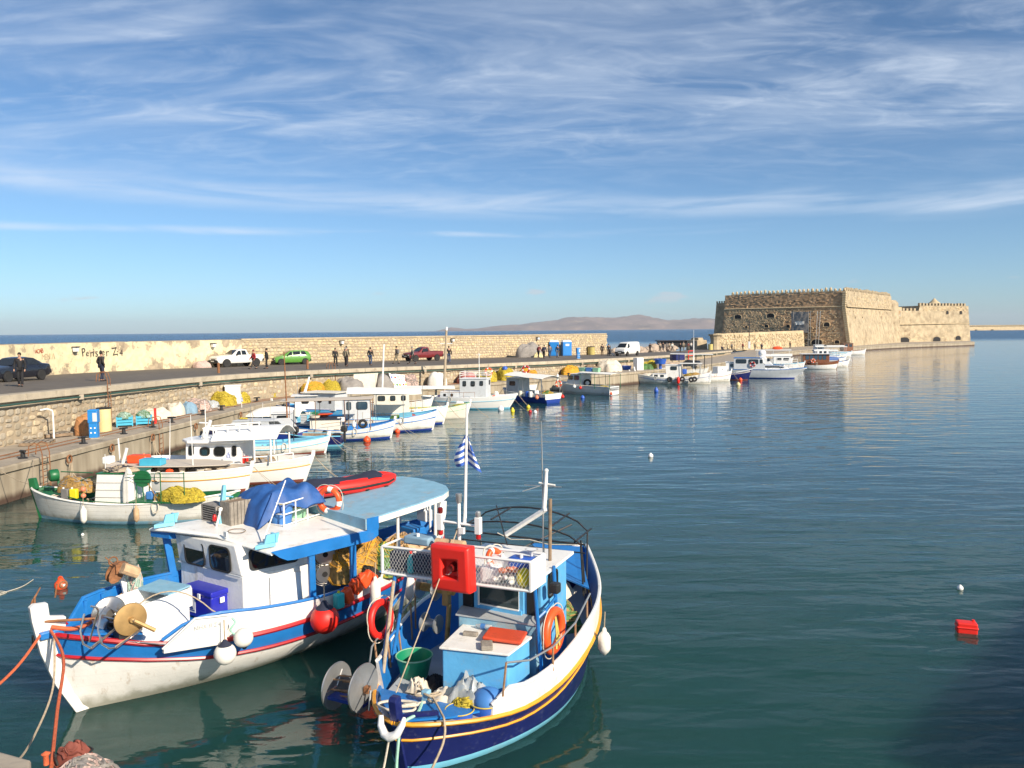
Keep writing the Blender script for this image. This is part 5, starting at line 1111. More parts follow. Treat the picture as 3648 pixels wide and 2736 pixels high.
for (x,y,z,r_,lab) in ((-4.52,.62,1.82,.20,'upper grey net drum with a slotted rim inside the rear shelter'),(-4.50,.62,1.42,.18,'lower grey net drum inside the rear shelter')):
    dm=empty('net_drum',W_(x,y,z),rzA,lab,'drum','net drums inside the shelter'); Mq=Matrix.Rotation(-PI/2,4,'X')@Matrix.Rotation(.3,4,'Y')
    MB().lathe([(.05,0),(r_,0),(r_*1.02,.02),(r_,.04),(.05,.04)],n=24,M=Mq).lathe([(r_*.6,-.3),(r_*.6,0)],n=16,M=Mq).build('drum_plate','stainless',dm,ang=40); MB().lathe([(.001,.045),(.055,.045),(.055,.05),(.001,.05)],n=14,M=Mq).build('hub_hole','dark_interior',dm)
    mb=MB()
    for rr3 in (1.15,1.35): mb.torus((0,0,0),r_*rr3,.008,M=Mq,n=30,k=5)
    for k in range(20): a=2*PI*k/20; mb.tube([Mq@Vector((r_*1.15*math.cos(a),r_*1.15*math.sin(a),0)),Mq@Vector((r_*1.35*math.cos(a),r_*1.35*math.sin(a),0))],.006,4)
    mb.build('slotted_rim','stainless',dm)
rc=MB().box((0,0,.1),(.55,.35,.2)).build('red_tarp_bundle','bright_red',None,loc=W_(-3.0,-1.62,1.55),rz=rzA,bevel=.08); rc.scale=(1.2,1.4,2.0); tag(rc,'bright red covered bundle on the far side deck beside the cabin','bundle')
heap('black_net','black netting lying on the rail by the blue fitting','fishing net',W_(-5.15,1.22,1.32),(.22,.14),.22,'black_rubber',seed=3,strands=25)
# mooring ropes of A
rope('mooring_rope',[W_(.40,-.02,1.52),(-7.5,11.7,1.3),(-7.42,10.7,1.25),(-7.36,9.7,1.35)],.022,'rope_red','thick orange mooring rope running from the bow to the lower left corner of the photo')
rope('mooring_rope',[W_(.36,.14,1.52),(-6.77,11.66,1.44),(-5.98,10.1,1.38),(-5.19,8.59,1.42)],.022,'rope_red','orange mooring rope dropping straight down from the bow to the near quay')
rope('mooring_rope',[W_(.30,.10,1.5),(-7.15,12.0,.85),(-6.85,11.0,.60),(-6.5,10.0,.75),(-6.11,9.02,1.35)],.016,'rope_tan','slack tan mooring rope looping from the bow towards the near quay')
rope('deck_rope',[W_(.34,.10,1.56),W_(.05,.18,1.47),W_(-.25,.02,1.43),W_(-.5,-.18,1.47),W_(-.9,-.35,1.42)],.035,'rope_red','orange rope lying along the blue foredeck',cat='rope')
nb=W_(-2.02,1.55,1.42); rope('lashing',[nb,tuple(a+b for a,b in zip(nb,(.05,0,-.08))),tuple(a+b for a,b in zip(nb,(-.02,-.03,-.2))),tuple(a+b for a,b in zip(nb,(.05,0,-.3)))],.02,'rope_mint','mint green lashing holding the white buoy fenders')
# ================================================================ hero boat B : navy and sky blue boat
B_=Boat('fishing_boat',(-1.6,11.0),R(244),'dark navy wooden boat with yellow rub rails and sky blue wheelhouse','fishing boat')
y1=[(0,.83),(.05,.77),(.12,.69),(.2,.64),(.3,.71),(.4,.83),(.5,.90),(.75,1.02),(1,1.25)]; y2=[(0,.55),(.05,.52),(.12,.46),(.2,.42),(.3,.49),(.4,.62),(.5,.70),(.75,.78),(1,.95)]
B_.hull(1.6,[(-.45,.06,-.3,-6.6,1),(0,.84,0,-7.0,1.1),(.10,.87,.02,-7.05,1.1),(y2,.95,.14,-7.3,1.12),(y1,1.0,.22,-7.4,1)],['navy','turq_blue','blue_paint'],[1,1,0,0],[(0,.78),(.1,.70),(.13,.62),(.16,.45),(.9,.5),(1,.9)],'grey_paint',rails=((y1,0,'yellow_paint',.032),(y2,0,'yellow_paint',.022)),thick=.07,inner='blue_paint',sh=(.62,1.0,.40))
B_.stem([(-.3,-.4),(.0,0),(.12,.45),(.22,.85),(.26,1.15),(.22,1.20),(.12,1.20),(.08,.95),(-.02,.5),(-.15,0),(-.45,-.4)],.13,'navy')
zt=[(.13,.80),(.145,1.05),(.2,1.0),(.28,1.07),(.35,1.2),(.45,1.34),(.6,1.40),(.8,1.42),(.985,1.50)]
side_panel(B_,1,(.133,.985),zt,'bulwark','white_paint','blue_paint','white_paint'); side_panel(B_,-1,(.16,.985),zt,'bulwark','white_paint','blue_paint','white_paint')
MB().slab([(.12,.08,.84),(.12,-.08,.84),(-.35,-.62,.80),(-.72,-.88,.77),(-.72,.86,.77),(-.35,.62,.80)],.03).build('foredeck','blue_paint',B_.root)
MB().prism([(.10,.03),(-.02,.09),(-.25,.42),(-.22,.47)],.845,.90).build('bow_block','navy',B_.root)
MB().slab([(-.72,-.84,.66),(-.72,.84,.66),(-2.2,1.22,.6),(-2.2,-1.22,.6)],.04).build('deck_boards','grey_paint',B_.root)
# white horn-shaped chafe hook at the stem
MB().tube([(.25,-.19,.92),(.29,-.17,.80),(.33,-.08,.70),(.35,.02,.69),(.33,.13,.75),(.28,.19,.88),(.25,.20,.97)],[.035,.05,.06,.065,.06,.045,.02],10).build('chafe_fender','white_clean',B_.root,ang=80)
# engine box and step
cabin(B_,[(-1.06,.03),(-1.25,1.06),(-2.0,1.08),(-2.12,-.12)],.6,1.43,'sky_blue',name='engine_box')
MB().slab([(-1.02,.00,1.465),(-1.22,1.09,1.465),(-2.0,1.12,1.465),(-2.12,-.16,1.465)],.035).build('box_lid','white_paint',B_.root,bevel=.008,smooth=False)
cabin(B_,[(-2.0,-.22),(-2.12,1.14),(-2.52,1.10),(-2.38,-.34)],.6,1.60,'faded_blue',name='step_box'); MB().slab([(-1.98,-.26,1.625),(-2.10,1.17,1.625),(-2.54,1.12,1.625),(-2.40,-.38,1.625)],.025).build('step_top','grey_paint',B_.root)
# wheelhouse
fx=lambda y:-2.42-.05*y
poly=[(fx(-.45),-.45),(fx(1.08),1.08),(-3.75,1.0),(-3.6,-.5)]
cabin(B_,poly,.6,2.32,'sky_blue',name='wheelhouse')
MB().slab([(fx(-.5)+.12,-.55,2.36),(fx(1.1)+.12,1.16,2.36),(-3.85,1.1,2.36),(-3.7,-.6,2.36)],.05).build('wheelhouse_roof','white_paint',B_.root)
wf=MB().box((-2.40,-.25,1.93),(.03,.20,.62),rz=-.05).build('dark_panel','dark_interior',B_.root); MB().box((fx(.92)+.01,.92,1.93),(.03,.20,.62),rz=-.05).build('dark_panel','dark_interior',B_.root)
wn=MB(); c=(-2.42,.33,1.94)
for (y,z,w_,h_) in ((.33,2.26,.86,.06),(.33,1.66,.86,.07),(-.08,1.95,.07,.62),(.74,1.95,.08,.62)): wn.box((fx(y)+.03,y,z),(.05,w_,h_),rz=-.05)
wfr=wn.build('window_frame','sky_blue',B_.root,smooth=False); MB().box((fx(.33)+.028,.33,1.96),(.02,.74,.52),rz=-.05).build('pane','cabin_glass',wfr,smooth=False)
mb=MB()
for (y,z,w_,h_) in ((.33,2.225,.76,.02),(.33,1.70,.76,.02),(-.035,1.96,.02,.54),(.695,1.96,.02,.54)): mb.box((fx(y)+.045,y,z),(.03,w_,h_),rz=-.05)
mb.build('putty_line','white_clean',wfr,smooth=False)
window(B_.root.children[-1],(-3.0,1.052,2.02),(-1,-.06,0),(0,0,1),.5,.42,.25,glass='dark_glass')
sp2=MB().box((-2.52,1.30,2.12),(.16,.16,.17)).build('spotlight','black_metal',B_.root,bevel=.03,smooth=False)
# frame carrying the rack: blue tubes
for (a,b) in (((-1.65,-1.22,2.25),(-1.25,-1.24,.78)),((-2.0,-1.22,2.25),(-1.55,-1.24,.80)),((-1.9,1.22,2.32),(-2.1,1.25,.75)),((-2.75,1.18,2.4),(-2.85,1.22,.9))):
    MB().tube([a,b],.032,8).build('frame_tube','blue_paint',B_.root)
for p_ in ([(-1.55,-1.23,1.75),(-1.85,-1.23,1.9)],[(-1.4,-1.24,1.2),(-1.65,-1.24,1.3)],[(-1.98,1.23,1.78),(-2.1,1.3,1.86),(-2.75,1.2,1.86)]): MB().tube(p_,.024,6).build('frame_brace','blue_paint',B_.root)
MB().tube([(-1.52,-1.16,2.2),(-1.18,-1.16,.78)],.03,8).build('old_pole','rope_tan',B_.root)
# rack
rk_=empty('x',(0,0,0)); bpy.data.objects.remove(rk_)
Y0,Y1,X0,X1,Z0,Z1=-1.45,1.28,-1.62,-2.12,2.27,2.72
mb=MB()
zc=lambda y:.06*(y-Y0)/(Y1-Y0)
for x in (X0,X1):
    for z in (Z0,Z1): mb.tube([(x,Y0,z+zc(Y0)),(x,Y1,z+zc(Y1))],.024,6)
    for y in (Y0,Y1,): mb.tube([(x,y,Z0+zc(y)),(x,y,Z1+zc(y))],.028,6)
for y in (Y0,Y1):
    for z in (Z0,Z1): mb.tube([(X0,y,z+zc(y)),(X1,y,z+zc(y))],.02,6)
mb.build('rack_frame','white_clean',B_.root)
MB().add([(X0-.02,Y0+.03,Z0+.01),(X0-.02,Y1-.03,Z0+.06),(X1,Y1-.03,Z0+.06),(X1,Y0+.03,Z0+.01)],[(0,1,2,3)]).build('rack_floor','white_paint',B_.root)
MB().box((( X0+X1)/2,Y1+.02,(Z0+Z1)/2+.06),(.5,.03,.44)).build('rack_end_board','white_clean',B_.root)
mb=MB(); nn_=46
for i in range(nn_):
    y=lerp(Y0,Y1,i/nn_)
    for sgn in (1,-1):
        y2=y+sgn*.28
        a=(X0+.004*sgn,y,Z0+zc(y)); t=1
        if y2>Y1: t=(Y1-y)/.28
        if y2<Y0: t=(y-Y0)/.28
        mb.tube([a,(X0+.004*sgn,y+sgn*.28*t,Z0+zc(y)+.45*t)],.0028,3)
        z_=Z0+zc(y)
mb.build('wire_mesh','white_clean',B_.root)
# red float box light housing hung before the rack
rb=empty('red_floodlight_box',B_.w(-1.46,.0,2.58),B_.rz+R(-4),'big square red lamp box hung before the mesh rack','floodlight')
H=.365; q=MB(); o_=[(.10,-H,-H),(.10,H,-H),(.10,H,H),(.10,-H,H)]
def ring3(h,x): return [(x,-h,-h),(x,h,-h),(x,h,h),(x,-h,h)]
rs=[ring3(H,-.12),ring3(H,.07),ring3(H-.035,.11),ring3(.155,.11),ring3(.125,-.02)]
V=[p for r_ in rs for p in r_]; F=[]
for k in range(4):
    for j in range(4): F.append((4*k+j,4*k+(j+1)%4,4*k+4+(j+1)%4,4*k+4+j))
F+=[(16,17,18,19),(3,2,1,0)]
q.add(V,F); bx=q.build('housing','bright_red',rb,bevel=.025); 
MB().lathe([(.001,.10),(.05,.11),(.075,.04),(.08,-.03)],c=(.0,.03,.02),n=14,M=Matrix.Rotation(PI/2,4,'Y')).build('lamp','lamp_dark_red',rb,ang=60); MB().tube([(.03,.0,-.06),(.05,-.04,-.1),(.04,-.1,-.11)],.008,5).build('cable','rope_white',rb)
for r_ in (bx,): r_.rotation_euler=(R(2),0,0)
# mast with lamps
mb=MB().tube([(-2.1,-.24,2.3),(-2.1,-.24,3.46)],.03,8).tube([(-2.1,-.58,3.13),(-2.1,.10,3.11)],.022,6); mb.build('mast','white_clean',B_.root)
MB().lathe([(.03,0),(.05,.03),(.05,.12),(.055,.13),(.055,.16),(.01,.17)],c=(-2.1,-.24,3.46),n=12).build('masthead_light','galvanised',B_.root)
for y in (-.60,.12):
    MB().box((-2.1,y,3.12),(.10,.10,.28)).build('lamp_bar','white_clean',B_.root,bevel=.01,smooth=False)
    MB().lathe([(.035,0),(.045,.02),(.045,.08),(.03,.1)],c=(-2.1,y,3.26),n=12).build('signal_lamp','lamp_dark_red' if y<0 else 'galvanised',B_.root); MB().lathe([(.03,-.09),(.045,-.07),(.04,0)],c=(-2.1,y,2.98),n=12).build('signal_lamp','lamp_red',B_.root)
MB().box((-2.05,-.16,3.02),(.06,.09,.10)).build('horn','white_clean',B_.root)
MB().tube([(-2.15,-.16,3.10),(-2.15,-.15,3.3),(-2.17,-.10,5.1)],[.035,.028,.02],7).build('flag_pole','white_clean',B_.root)
flag(B_.w(-2.17,-.12,4.60),.62,.62,R(5),'slack blue and white striped flag on the tall white pole of the navy boat')
MB().tube([(-3.2,.80,2.3),(-3.2,.79,3.6),(-3.2,.77,4.75)],[.02,.014,.007],5).build('whip_aerial','galvanised',B_.root)
MB().tube([(-3.2,.44,3.62),(-3.2,1.14,3.64)],.008,4).tube([(-3.0,.5,3.55),(-3.3,.85,3.66)],.008,4).build('aerial_spokes','galvanised',B_.root)
MB().tube([(-3.2,.93,3.42),(-3.1,.95,1.42)],.032,8).build('brown_pole','old_wood',B_.root)
mb=MB().tube([(-3.2,.86,3.88),(-3.2,.82,3.26),(-3.2,.84,3.2)],[.03,.045,.05],8).tube([(-3.2,.86,3.24),(-3.15,.10,2.72)],.045,4).tube([(-3.2,.72,3.68),(-3.2,1.02,3.66)],.018,5).ball((-3.2,.86,3.9),.04,8); mb.build('crooked_boom','white_paint',B_.root)
# aft canopy frame of bent black tube
mb=MB(); arc=lambda x,a,b,z0,zt:[(x,lerp(a,b,i/12),z0+(zt-z0)*math.sin(PI*i/12)**.55) for i in range(13)]
mb.tube([(-5.3,.80,1.40)]+arc(-5.5,.74,-1.75,2.30,2.66)+[(-5.3,-1.5,1.5)],.018,6); mb.tube([(-4.6,1.0,1.30)]+arc(-4.6,.94,-1.75,2.28,2.56)+[(-4.6,-1.5,1.4)],.018,6); mb.tube([(-4.75,.98,1.30),(-4.72,.90,2.32)],.02,6)
for y,z in ((.82,2.36),(.35,2.62),(-.95,2.62),(-1.7,2.36)): mb.tube([(-4.6,y,z-.05),(-5.5,y,z)],.018,6)
mb.tube([(-4.6,1.03,2.28),(-4.6,-1.75,2.28)],.018,6); mb.tube([(-4.6,1.03,2.12),(-4.6,-1.72,2.10)],.014,6); mb.tube([(-5.5,.4,2.4),(-4.45,-.2,2.12),(-4.4,-.25,1.6)],.018,6); mb.tube([(-3.6,-.1,2.4),(-4.45,-.75,2.9)],.012,5)
mb.build('canopy_frame','black_metal',B_.root)
MB().tube([(-4.58,-.8,2.32),(-4.58,-.5,2.22),(-4.58,-.1,2.26),(-4.58,.3,2.21),(-4.58,.9,2.27)],.012,5).build('cable','rope_white',B_.root)
# rails
def stanch(pts,posts,m='rusty_bar'):
    mb=MB().tube(pts,.016,6)
    mb.build('hand_rail','galvanised',B_.root)
    for a,b in posts: MB().tube([a,b],.018,6).build('stanchion',m,B_.root)
stanch([(-.82,1.25,1.52),(-1.3,1.40,1.40),(-1.95,1.50,1.38),(-2.75,1.56,1.50),(-3.6,1.5,1.72)],[((-.80,1.2,1.02),(-.82,1.25,1.52)),((-1.95,1.5,1.0),(-1.95,1.5,1.38)),((-2.75,1.56,1.1),(-2.75,1.56,1.5)),((-3.4,1.52,1.3),(-3.4,1.52,1.66))])
stanch([(-.98,-1.28,1.0),(-1.02,-1.26,1.25),(-1.2,-1.3,1.3),(-1.9,-1.38,1.38),(-2.9,-1.5,1.66)],[((-1.12,-1.2,.72),(-1.12,-1.28,1.3)),((-1.52,-1.25,.72),(-1.52,-1.33,1.34)),((-1.92,-1.3,.75),(-1.92,-1.38,1.38)),((-2.4,-1.4,.85),(-2.4,-1.42,1.5)),((-2.55,-1.42,1.0),(-2.55,-1.42,1.7))])
# line drum over the starboard bow
dr=empty('net_reel',B_.w(-.50,-1.28,.80),B_.rz,'galvanised net reel with two big round plates on the bow of the navy boat','net reel')
Mx=Matrix.Rotation(-PI/2,4,'X')
for y,z,x in ((.26,.06,.05),(-.42,-.12,-.16)):
    MB().lathe([(.001,-.01),(.355,-.01),(.365,0),(.365,.02),(.34,.012),(.001,.012)],c=(x,y,z),n=40,M=Mx).build('plate','galvanised',dr,ang=40)
    MB().torus((x,y,z),.36,.012,M=Mx,n=40,k=6).build('plate_rim','stainless',dr)
for k in range(6): a=2*PI*k/6; MB().tube([(.05+.15*math.cos(a),.26,.06+.15*math.sin(a)),(-.16+.15*math.cos(a),-.42,-.12+.15*math.sin(a))],.013,5).build('cross_bar','rusty_bar',dr)
for k in range(3): a=2*PI*k/3; MB().tube([(-.16,-.41,-.12),(-.16+.26*math.cos(a),-.40,-.12+.26*math.sin(a))],.012,4).build('spoke','stainless',dr)
MB().tube([(.05,.26,.06),(.05,.40,.04),(.15,.44,-.22)],.016,6).build('crank','galvanised',dr); MB().box((.05,.34,.05),(.08,.08,.10)).build('crank_hub','rust',dr)
MB().box((-.02,-.1,-.22),(.2,.75,.05)).build('reel_base','deep_blue',dr)
# hauler behind the red box
hz_=empty('net_hauler',B_.w(-2.35,-.95,1.78),B_.rz,'rusty net hauler with polished cheek plates left of the sky blue wheelhouse','net hauler')
for y in (-.22,.10): MB().lathe([(.01,-.01),(.20,-.01),(.21,.0),(.17,.04),(.06,.06),(.01,.06)],c=(0,y,.08),n=24,M=Mx@Matrix.Rotation(PI if y<0 else 0,4,'X')).build('cheek_plate','stainless',hz_,ang=40)
MB().tube([(0,-.2,.08),(0,.45,.08)],.07,10).build('drum_shaft','net_brown',hz_); MB().box((0,.30,.0),(.14,.12,.36)).tube([(0,.35,-.15),(.05,.3,-1.1)],.05,6).build('hauler_arm','brass_rust',hz_,bevel=.02,smooth=False)
MB().lathe([(.01,0),(.17,0),(.16,.03),(.07,.05),(.07,.25),(.16,.27),(.16,.3),(.01,.3)],c=(.1,-.1,-.5),n=20,M=Mx).build('lower_spool','galvanised',hz_,ang=40)
# life rings
yv=Vector((-math.sin(B_.rz),math.cos(B_.rz),0))
lifebuoy(B_.w(-2.38,1.33,1.46),.385,.075,tuple(yv),'plain orange lifebuoy on the right side of the sky blue wheelhouse',bands=False)
lifebuoy(B_.w(-1.42,-1.36,1.56),.33,.06,(yv.x,yv.y,.1),'red lifebuoy lashed to the blue tubes on the left side of the navy boat',m='bright_red',bands=False)
rope('rope_hank',[B_.w(-2.38,1.34,1.72),B_.w(-2.36,1.40,1.4),B_.w(-2.42,1.41,1.22),B_.w(-2.44,1.39,1.4),B_.w(-2.38,1.36,1.7),B_.w(-2.34,1.40,1.35),B_.w(-2.30,1.41,1.2),B_.w(-2.36,1.39,1.5),B_.w(-2.38,1.35,1.7)],.014,'rope_yellow','hank of yellow line hanging inside the plain orange lifebuoy')
fender(B_.w(-3.72,1.72,.84),.11,.40,'cream fender hanging at the right quarter of the navy boat')
# things on B deck
tub('washing_tub',B_.w(-1.62,-.85,.62),.30,.34,'green_plastic','dark green plastic tub on the deck left of the engine box',rim='light_green',taper=.74)
tub('round_basin',B_.w(-.62,.58,.66),.21,.12,'blue_plastic','blue basin with a yellow rim on the foredeck near the right gunwale',rim='yellow_rim',taper=.9)
tub('round_basin',B_.w(-.95,.84,.64),.24,.17,'blue_plastic','bigger blue basin with a yellow rim under the upturned blue bowl',rim='yellow_rim',taper=.9)
MB().lathe([(.23,0),(.22,.07),(.17,.15),(.08,.19),(.001,.2)],n=24).build('upturned_bowl','tub_blue',None,loc=B_.w(-.98,.86,.80)); tag(bpy.data.objects['upturned_bowl'],'upturned pale blue bowl resting in the bigger basin','bowl')
MB().lathe([(.001,.02),(.12,.03),(.2,.12),(.21,.12),(.14,0),(.001,0)],n=22).build('white_basin','white_clean',None,loc=B_.w(-1.66,1.16,.70)); tag(bpy.data.objects['white_basin'],'small white basin on deck beside the right rail','basin')
lid=MB().box((0,0,.035),(.46,.62,.055)).build('orange_hatch_cover','orange_lid',None,loc=B_.w(-1.72,.78,1.49),rz=B_.rz+R(12),bevel=.02,smooth=False); lid.rotation_euler.x=R(-3); tag(lid,'worn orange plastic lid lying on the white engine box top','lid')
for (x,y,l,w_,h_,a,lb) in ((-1.30,.68,.26,.18,.07,30,'broad grey wooden chock on the near edge of the engine box top'),(-1.62,.22,.09,.24,.06,10,'small wooden block with a handle on the left of the engine box top')):
    o=MB().box((0,0,h_/2),(l,w_,h_)).build('wooden_block','grey_wood',None,loc=B_.w(x,y,1.468),rz=B_.rz+R(a),bevel=.012,smooth=False); tag(o,lb,'wood block')
bo=empty('water_bottle',B_.w(-1.93,.30,1.52),B_.rz,'clear plastic water bottle with a blue label lying on the engine box','bottle'); Mb=Matrix.Rotation(PI/2,4,'X')
MB().lathe([(.02,-.14),(.045,-.12),(.045,.06),(.02,.12),(.018,.15)],n=12,M=Mb).build('bottle_body','clear_plastic',bo); MB().lathe([(.047,-.03),(.047,.05)],n=12,M=Mb).build('bottle_label','tub_blue',bo)
def sheet(name,label,loc,sx,sy,h,m,seed,rz=0,cat='tarpaulin',amp=.5):
    mb=MB(); mb.grid([[(lerp(-sx/2,sx/2,i/16)*(1-.18*abs(nz(j*.3,seed))),lerp(-sy/2,sy/2,j/16),h*max(0,(1-(2*i/16-1)**4)*(1-(2*j/16-1)**4))*(.55+amp*nz(i*.32,j*.32,seed)+amp*.6*abs(nz(i*.7,j*.5,seed+5)))+.01) for j in range(17)] for i in range(17)])
    o=mb.build(name,m,None,loc=loc,rz=rz,ang=50); return tag(o,label,cat)
sheet('canvas_sheet','crumpled cream canvas on the grey deck before the engine box',B_.w(-.98,.22,.68),.56,.66,.24,'tarp_cream',5,B_.rz+.3)
sheet('canvas_scrap','small stiff cream canvas scrap left of the larger crumpled canvas',B_.w(-1.05,-.42,.68),.28,.30,.26,'tarp_cream',9,B_.rz)
sheet('plastic_bag','translucent plastic bag bulging beside the blue engine box',B_.w(-1.0,.52,.72),.5,.55,.46,'clear_plastic',14,B_.rz,'bag')
sheet('black_bag','black plastic bag on the deck behind the green tub',B_.w(-1.35,-.30,.66),.4,.36,.2,'cloth_black',19,B_.rz,'bag')
heap('fishing_net','small heap of bright yellow net beside the plastic bag','fishing net',B_.w(-.92,.52,.68),(.26,.24),.2,'net_yellow',seed=6,strands=40,m2='net_yellow2')
heap('fishing_net','green and brown net heap on the aft deck of the navy boat','fishing net',B_.w(-4.0,.62,.85),(.50,.42),.5,'net_green',seed=16,strands=110,m2='net_brown')
sheet('canvas_sheet','grey beige canvas lying over the green net on the aft deck',B_.w(-4.5,.45,1.25),.8,.6,.35,'tarp_cream',25,B_.rz,amp=.8)
MB().slab([(-4.5,1.15,1.50),(-6.7,.1,1.62),(-6.4,-.9,1.66),(-4.6,.4,1.66)],.03).build('aft_awning','blue_paint',B_.root)
def can(loc,d,m,lab,rz=0,grp=None,cap='white_clean',tilt=0):
    o=MB().box((0,0,d[2]/2),d).build('plastic_can',m,None,loc=loc,rz=rz,bevel=min(d)*.22,smooth=True,ang=80); o.rotation_euler.x=tilt; MB().tube([(d[0]*.25,0,d[2]-.01),(d[0]*.25,0,d[2]+.05)],.03,8).build('cap',cap,o); return tag(o,lab,'can',grp)
gr='containers kept in the mesh rack'
can(B_.w(-1.88,-.92,2.30),(.36,.95,.34),'cloth_navy','long dark blue drum filling the left half of the mesh rack',B_.rz,gr)
bt_=MB().lathe([(.05,0),(.06,.02),(.06,.2),(.035,.27),(.02,.3),(.02,.33)],n=12).build('detergent_bottle','aqua_plastic',None,loc=B_.w(-1.72,-.95,2.31)); tag(bt_,'aqua detergent bottle with a red cap in the left of the mesh rack','bottle',gr); MB().lathe([(.025,.32),(.025,.38),(.01,.39)],n=8).build('cap','bright_red',bt_)
can(B_.w(-1.82,.50,2.32),(.24,.34,.27),'milky_plastic','milky white plastic can in the mesh rack right of the red box',B_.rz+.3,gr); can(B_.w(-2.02,.62,2.36),(.2,.4,.34),'milky_plastic','second milky can standing behind the front one in the rack',B_.rz,gr)
can(B_.w(-1.98,.98,2.44),(.24,.44,.30),'blue_plastic','blue can with a white funnel on it at the right of the rack',B_.rz,gr); 
f_=MB().lathe([(.02,0),(.03,.05),(.09,.11),(.10,.11)],n=14).build('funnel','white_clean',None,loc=B_.w(-2.0,1.12,2.76)); tag(f_,'white funnel standing on the blue can','funnel')
f_=MB().ball((0,0,0),(.12,.12,.155),16).build('net_float','yellow_plastic',None,loc=B_.w(-1.76,1.10,2.48)); tag(f_,'egg-shaped yellow net float in the right end of the mesh rack','float')
q=MB(); r5=random.Random(4)
for k in range(12): q.ball((r5.uniform(-.16,.16),r5.uniform(-.2,.2),r5.uniform(.03,.2)),(.04,.06,.04),8,M=Matrix.Rotation(r5.uniform(0,3),4,'Z'))
tag(q.build('white_floats','tarp_white',None,loc=B_.w(-1.78,.80,2.30),rz=B_.rz),'bunch of small white floats tangled in brown line in the rack','floats',gr)
q=MB()
for k in range(5): q.ball((r5.uniform(-.1,.1),r5.uniform(-.14,.14),r5.uniform(.03,.12)),(.05,.08,.05),8)
tag(q.build('orange_floats','salmon',None,loc=B_.w(-1.80,.84,2.50),rz=B_.rz),'few orange floats lying above the white ones in the rack','floats',gr)
can(B_.w(-2.1,-1.0,2.70),(.3,.5,.14),'tarp_faded','flat grey blue can lying on top of the rack at its left end',B_.rz,gr)
c_=MB().tube([B_.w(-2.0,-.62,2.78),B_.w(-2.02,-.1,2.78)],.085,12).build('rolled_mat','cork',None); tag(c_,'rolled tan mat lying on top of the rack','roll')
lifebuoy(B_.w(-2.0,.46,2.66),.16,.05,(.6,-.8,.3),'small orange and white lifebuoy tucked behind the red lamp box')
# stays and mooring lines of B
rope('forestay',[B_.w(-2.08,-.25,3.05),B_.w(-.9,-.14,2.0),B_.w(.12,-.02,1.22)],.010,'rope_tan','thin stay running from the mast past the red lamp box down to the bow',cat='stay')
rope('mooring_rope',[B_.w(-.45,.05,.86),B_.w(-.1,.18,.86),B_.w(.2,.14,.84),B_.w(.30,.12,.55),B_.w(.36,.14,.0),(-1.35,9.9,-.3)],.022,'rope_mint','mint green mooring rope over the bow of the navy boat')
rope('mooring_rope',[B_.w(-.62,.1,.9),B_.w(-.3,.45,.86),B_.w(-.12,.62,.83),B_.w(.02,.68,.6),B_.w(.55,.7,.1),(-.55,9.4,.3)],.018,'rope_tan','beige mooring rope leaving over the right side of the bow')
rope('mooring_rope',[B_.w(.30,-.02,.66),B_.w(.38,-.08,.2),(-1.95,10.2,-.3)],.016,'rope_white','white mooring rope hanging straight down from the stem')
rope('rope_coil',[B_.w(-.2-.16*math.cos(a*.9),-.22+.28*math.sin(a),.83+.006*a) for a in [i*.7 for i in range(14)]]+[B_.w(-.45,.1,.86)],.02,'rope_white','cream rope coiled across the blue foredeck',cat='rope')
rope('rope_bundle',[B_.w(-.62+.10*math.sin(a*1.9),.02+.2*math.cos(a),.84+.012*a) for a in [i*.8 for i in range(13)]],.02,'rope_tan','tan rope bundle lashed around the foredeck post',cat='rope'); MB().box((-.6,.02,.80),(.12,.12,.34)).build('samson_post','faded_blue',B_.root,bevel=.02,smooth=False)
# ================================================================ moored boats along the quay
def gboat(bow,ang,L,B,hb,hm,hs,label,hm_='hull_white',band='hull_white',bottom='red_oxide',rail='blue_paint',deckm='blue_paint',inner=None,double=True,rake=.25,deck=None,stem=True,stripe=None,name='moored_boat',cap=None,stemm='white_paint',srake=.25,wl=.78):
    b=Boat(name,bow,R(ang),label,'boat','fishing boats moored stern-on along the quay'); 
    top=[(0,hb),(.12,lerp(hb,hm,.42)),(.3,lerp(hb,hm,.82)),(.5,hm),(.75,lerp(hm,hs,.3)),(1,hs)]; mid=[(t,z*.66) for t,z in top]
    rk=rake; dz=deck if deck is not None else hm*.72
    b.hull(B/2,[(-.4,.06,-.35,-L+.3 if double else -L,1),(0,wl,0,-L,1.5 if double else 1.3),([(t,.10+.02*hm) for t in (0,1)],wl+.05,.03,-L-.02,1.4),(mid,.96,rk*.7*hb,-L-(srake*hs*.7 if double else .02),1.12),(top,1.0,rk*hb,-L-(srake*hs if double else .05),1)],[hm_,band,bottom],[2,2,0,1],[(0,hb*.9),(.12,max(dz,hb*.75)),(.2,dz),(1,dz if not double else dz)],deckm,rails=((top if not stripe else mid,.0,rail,.022),)+(((stripe,.0,rail,.018),) if isinstance(stripe,list) else ()),end=0 if double else .86,inner=inner or deckm,cap=cap or rail,capr=.028,n=24,thick=.05)
    if stem:
        x=rk*hb; b.stem([(-.2,-.35),(.03,0),(x*.6,hb*.5),(x+.06,hb),(x+.08,hb+.22),(x-.06,hb+.22),(x-.12,hb*.9),(-.1,0),(-.35,-.35)],.10,stemm)
    b.L=L; return b
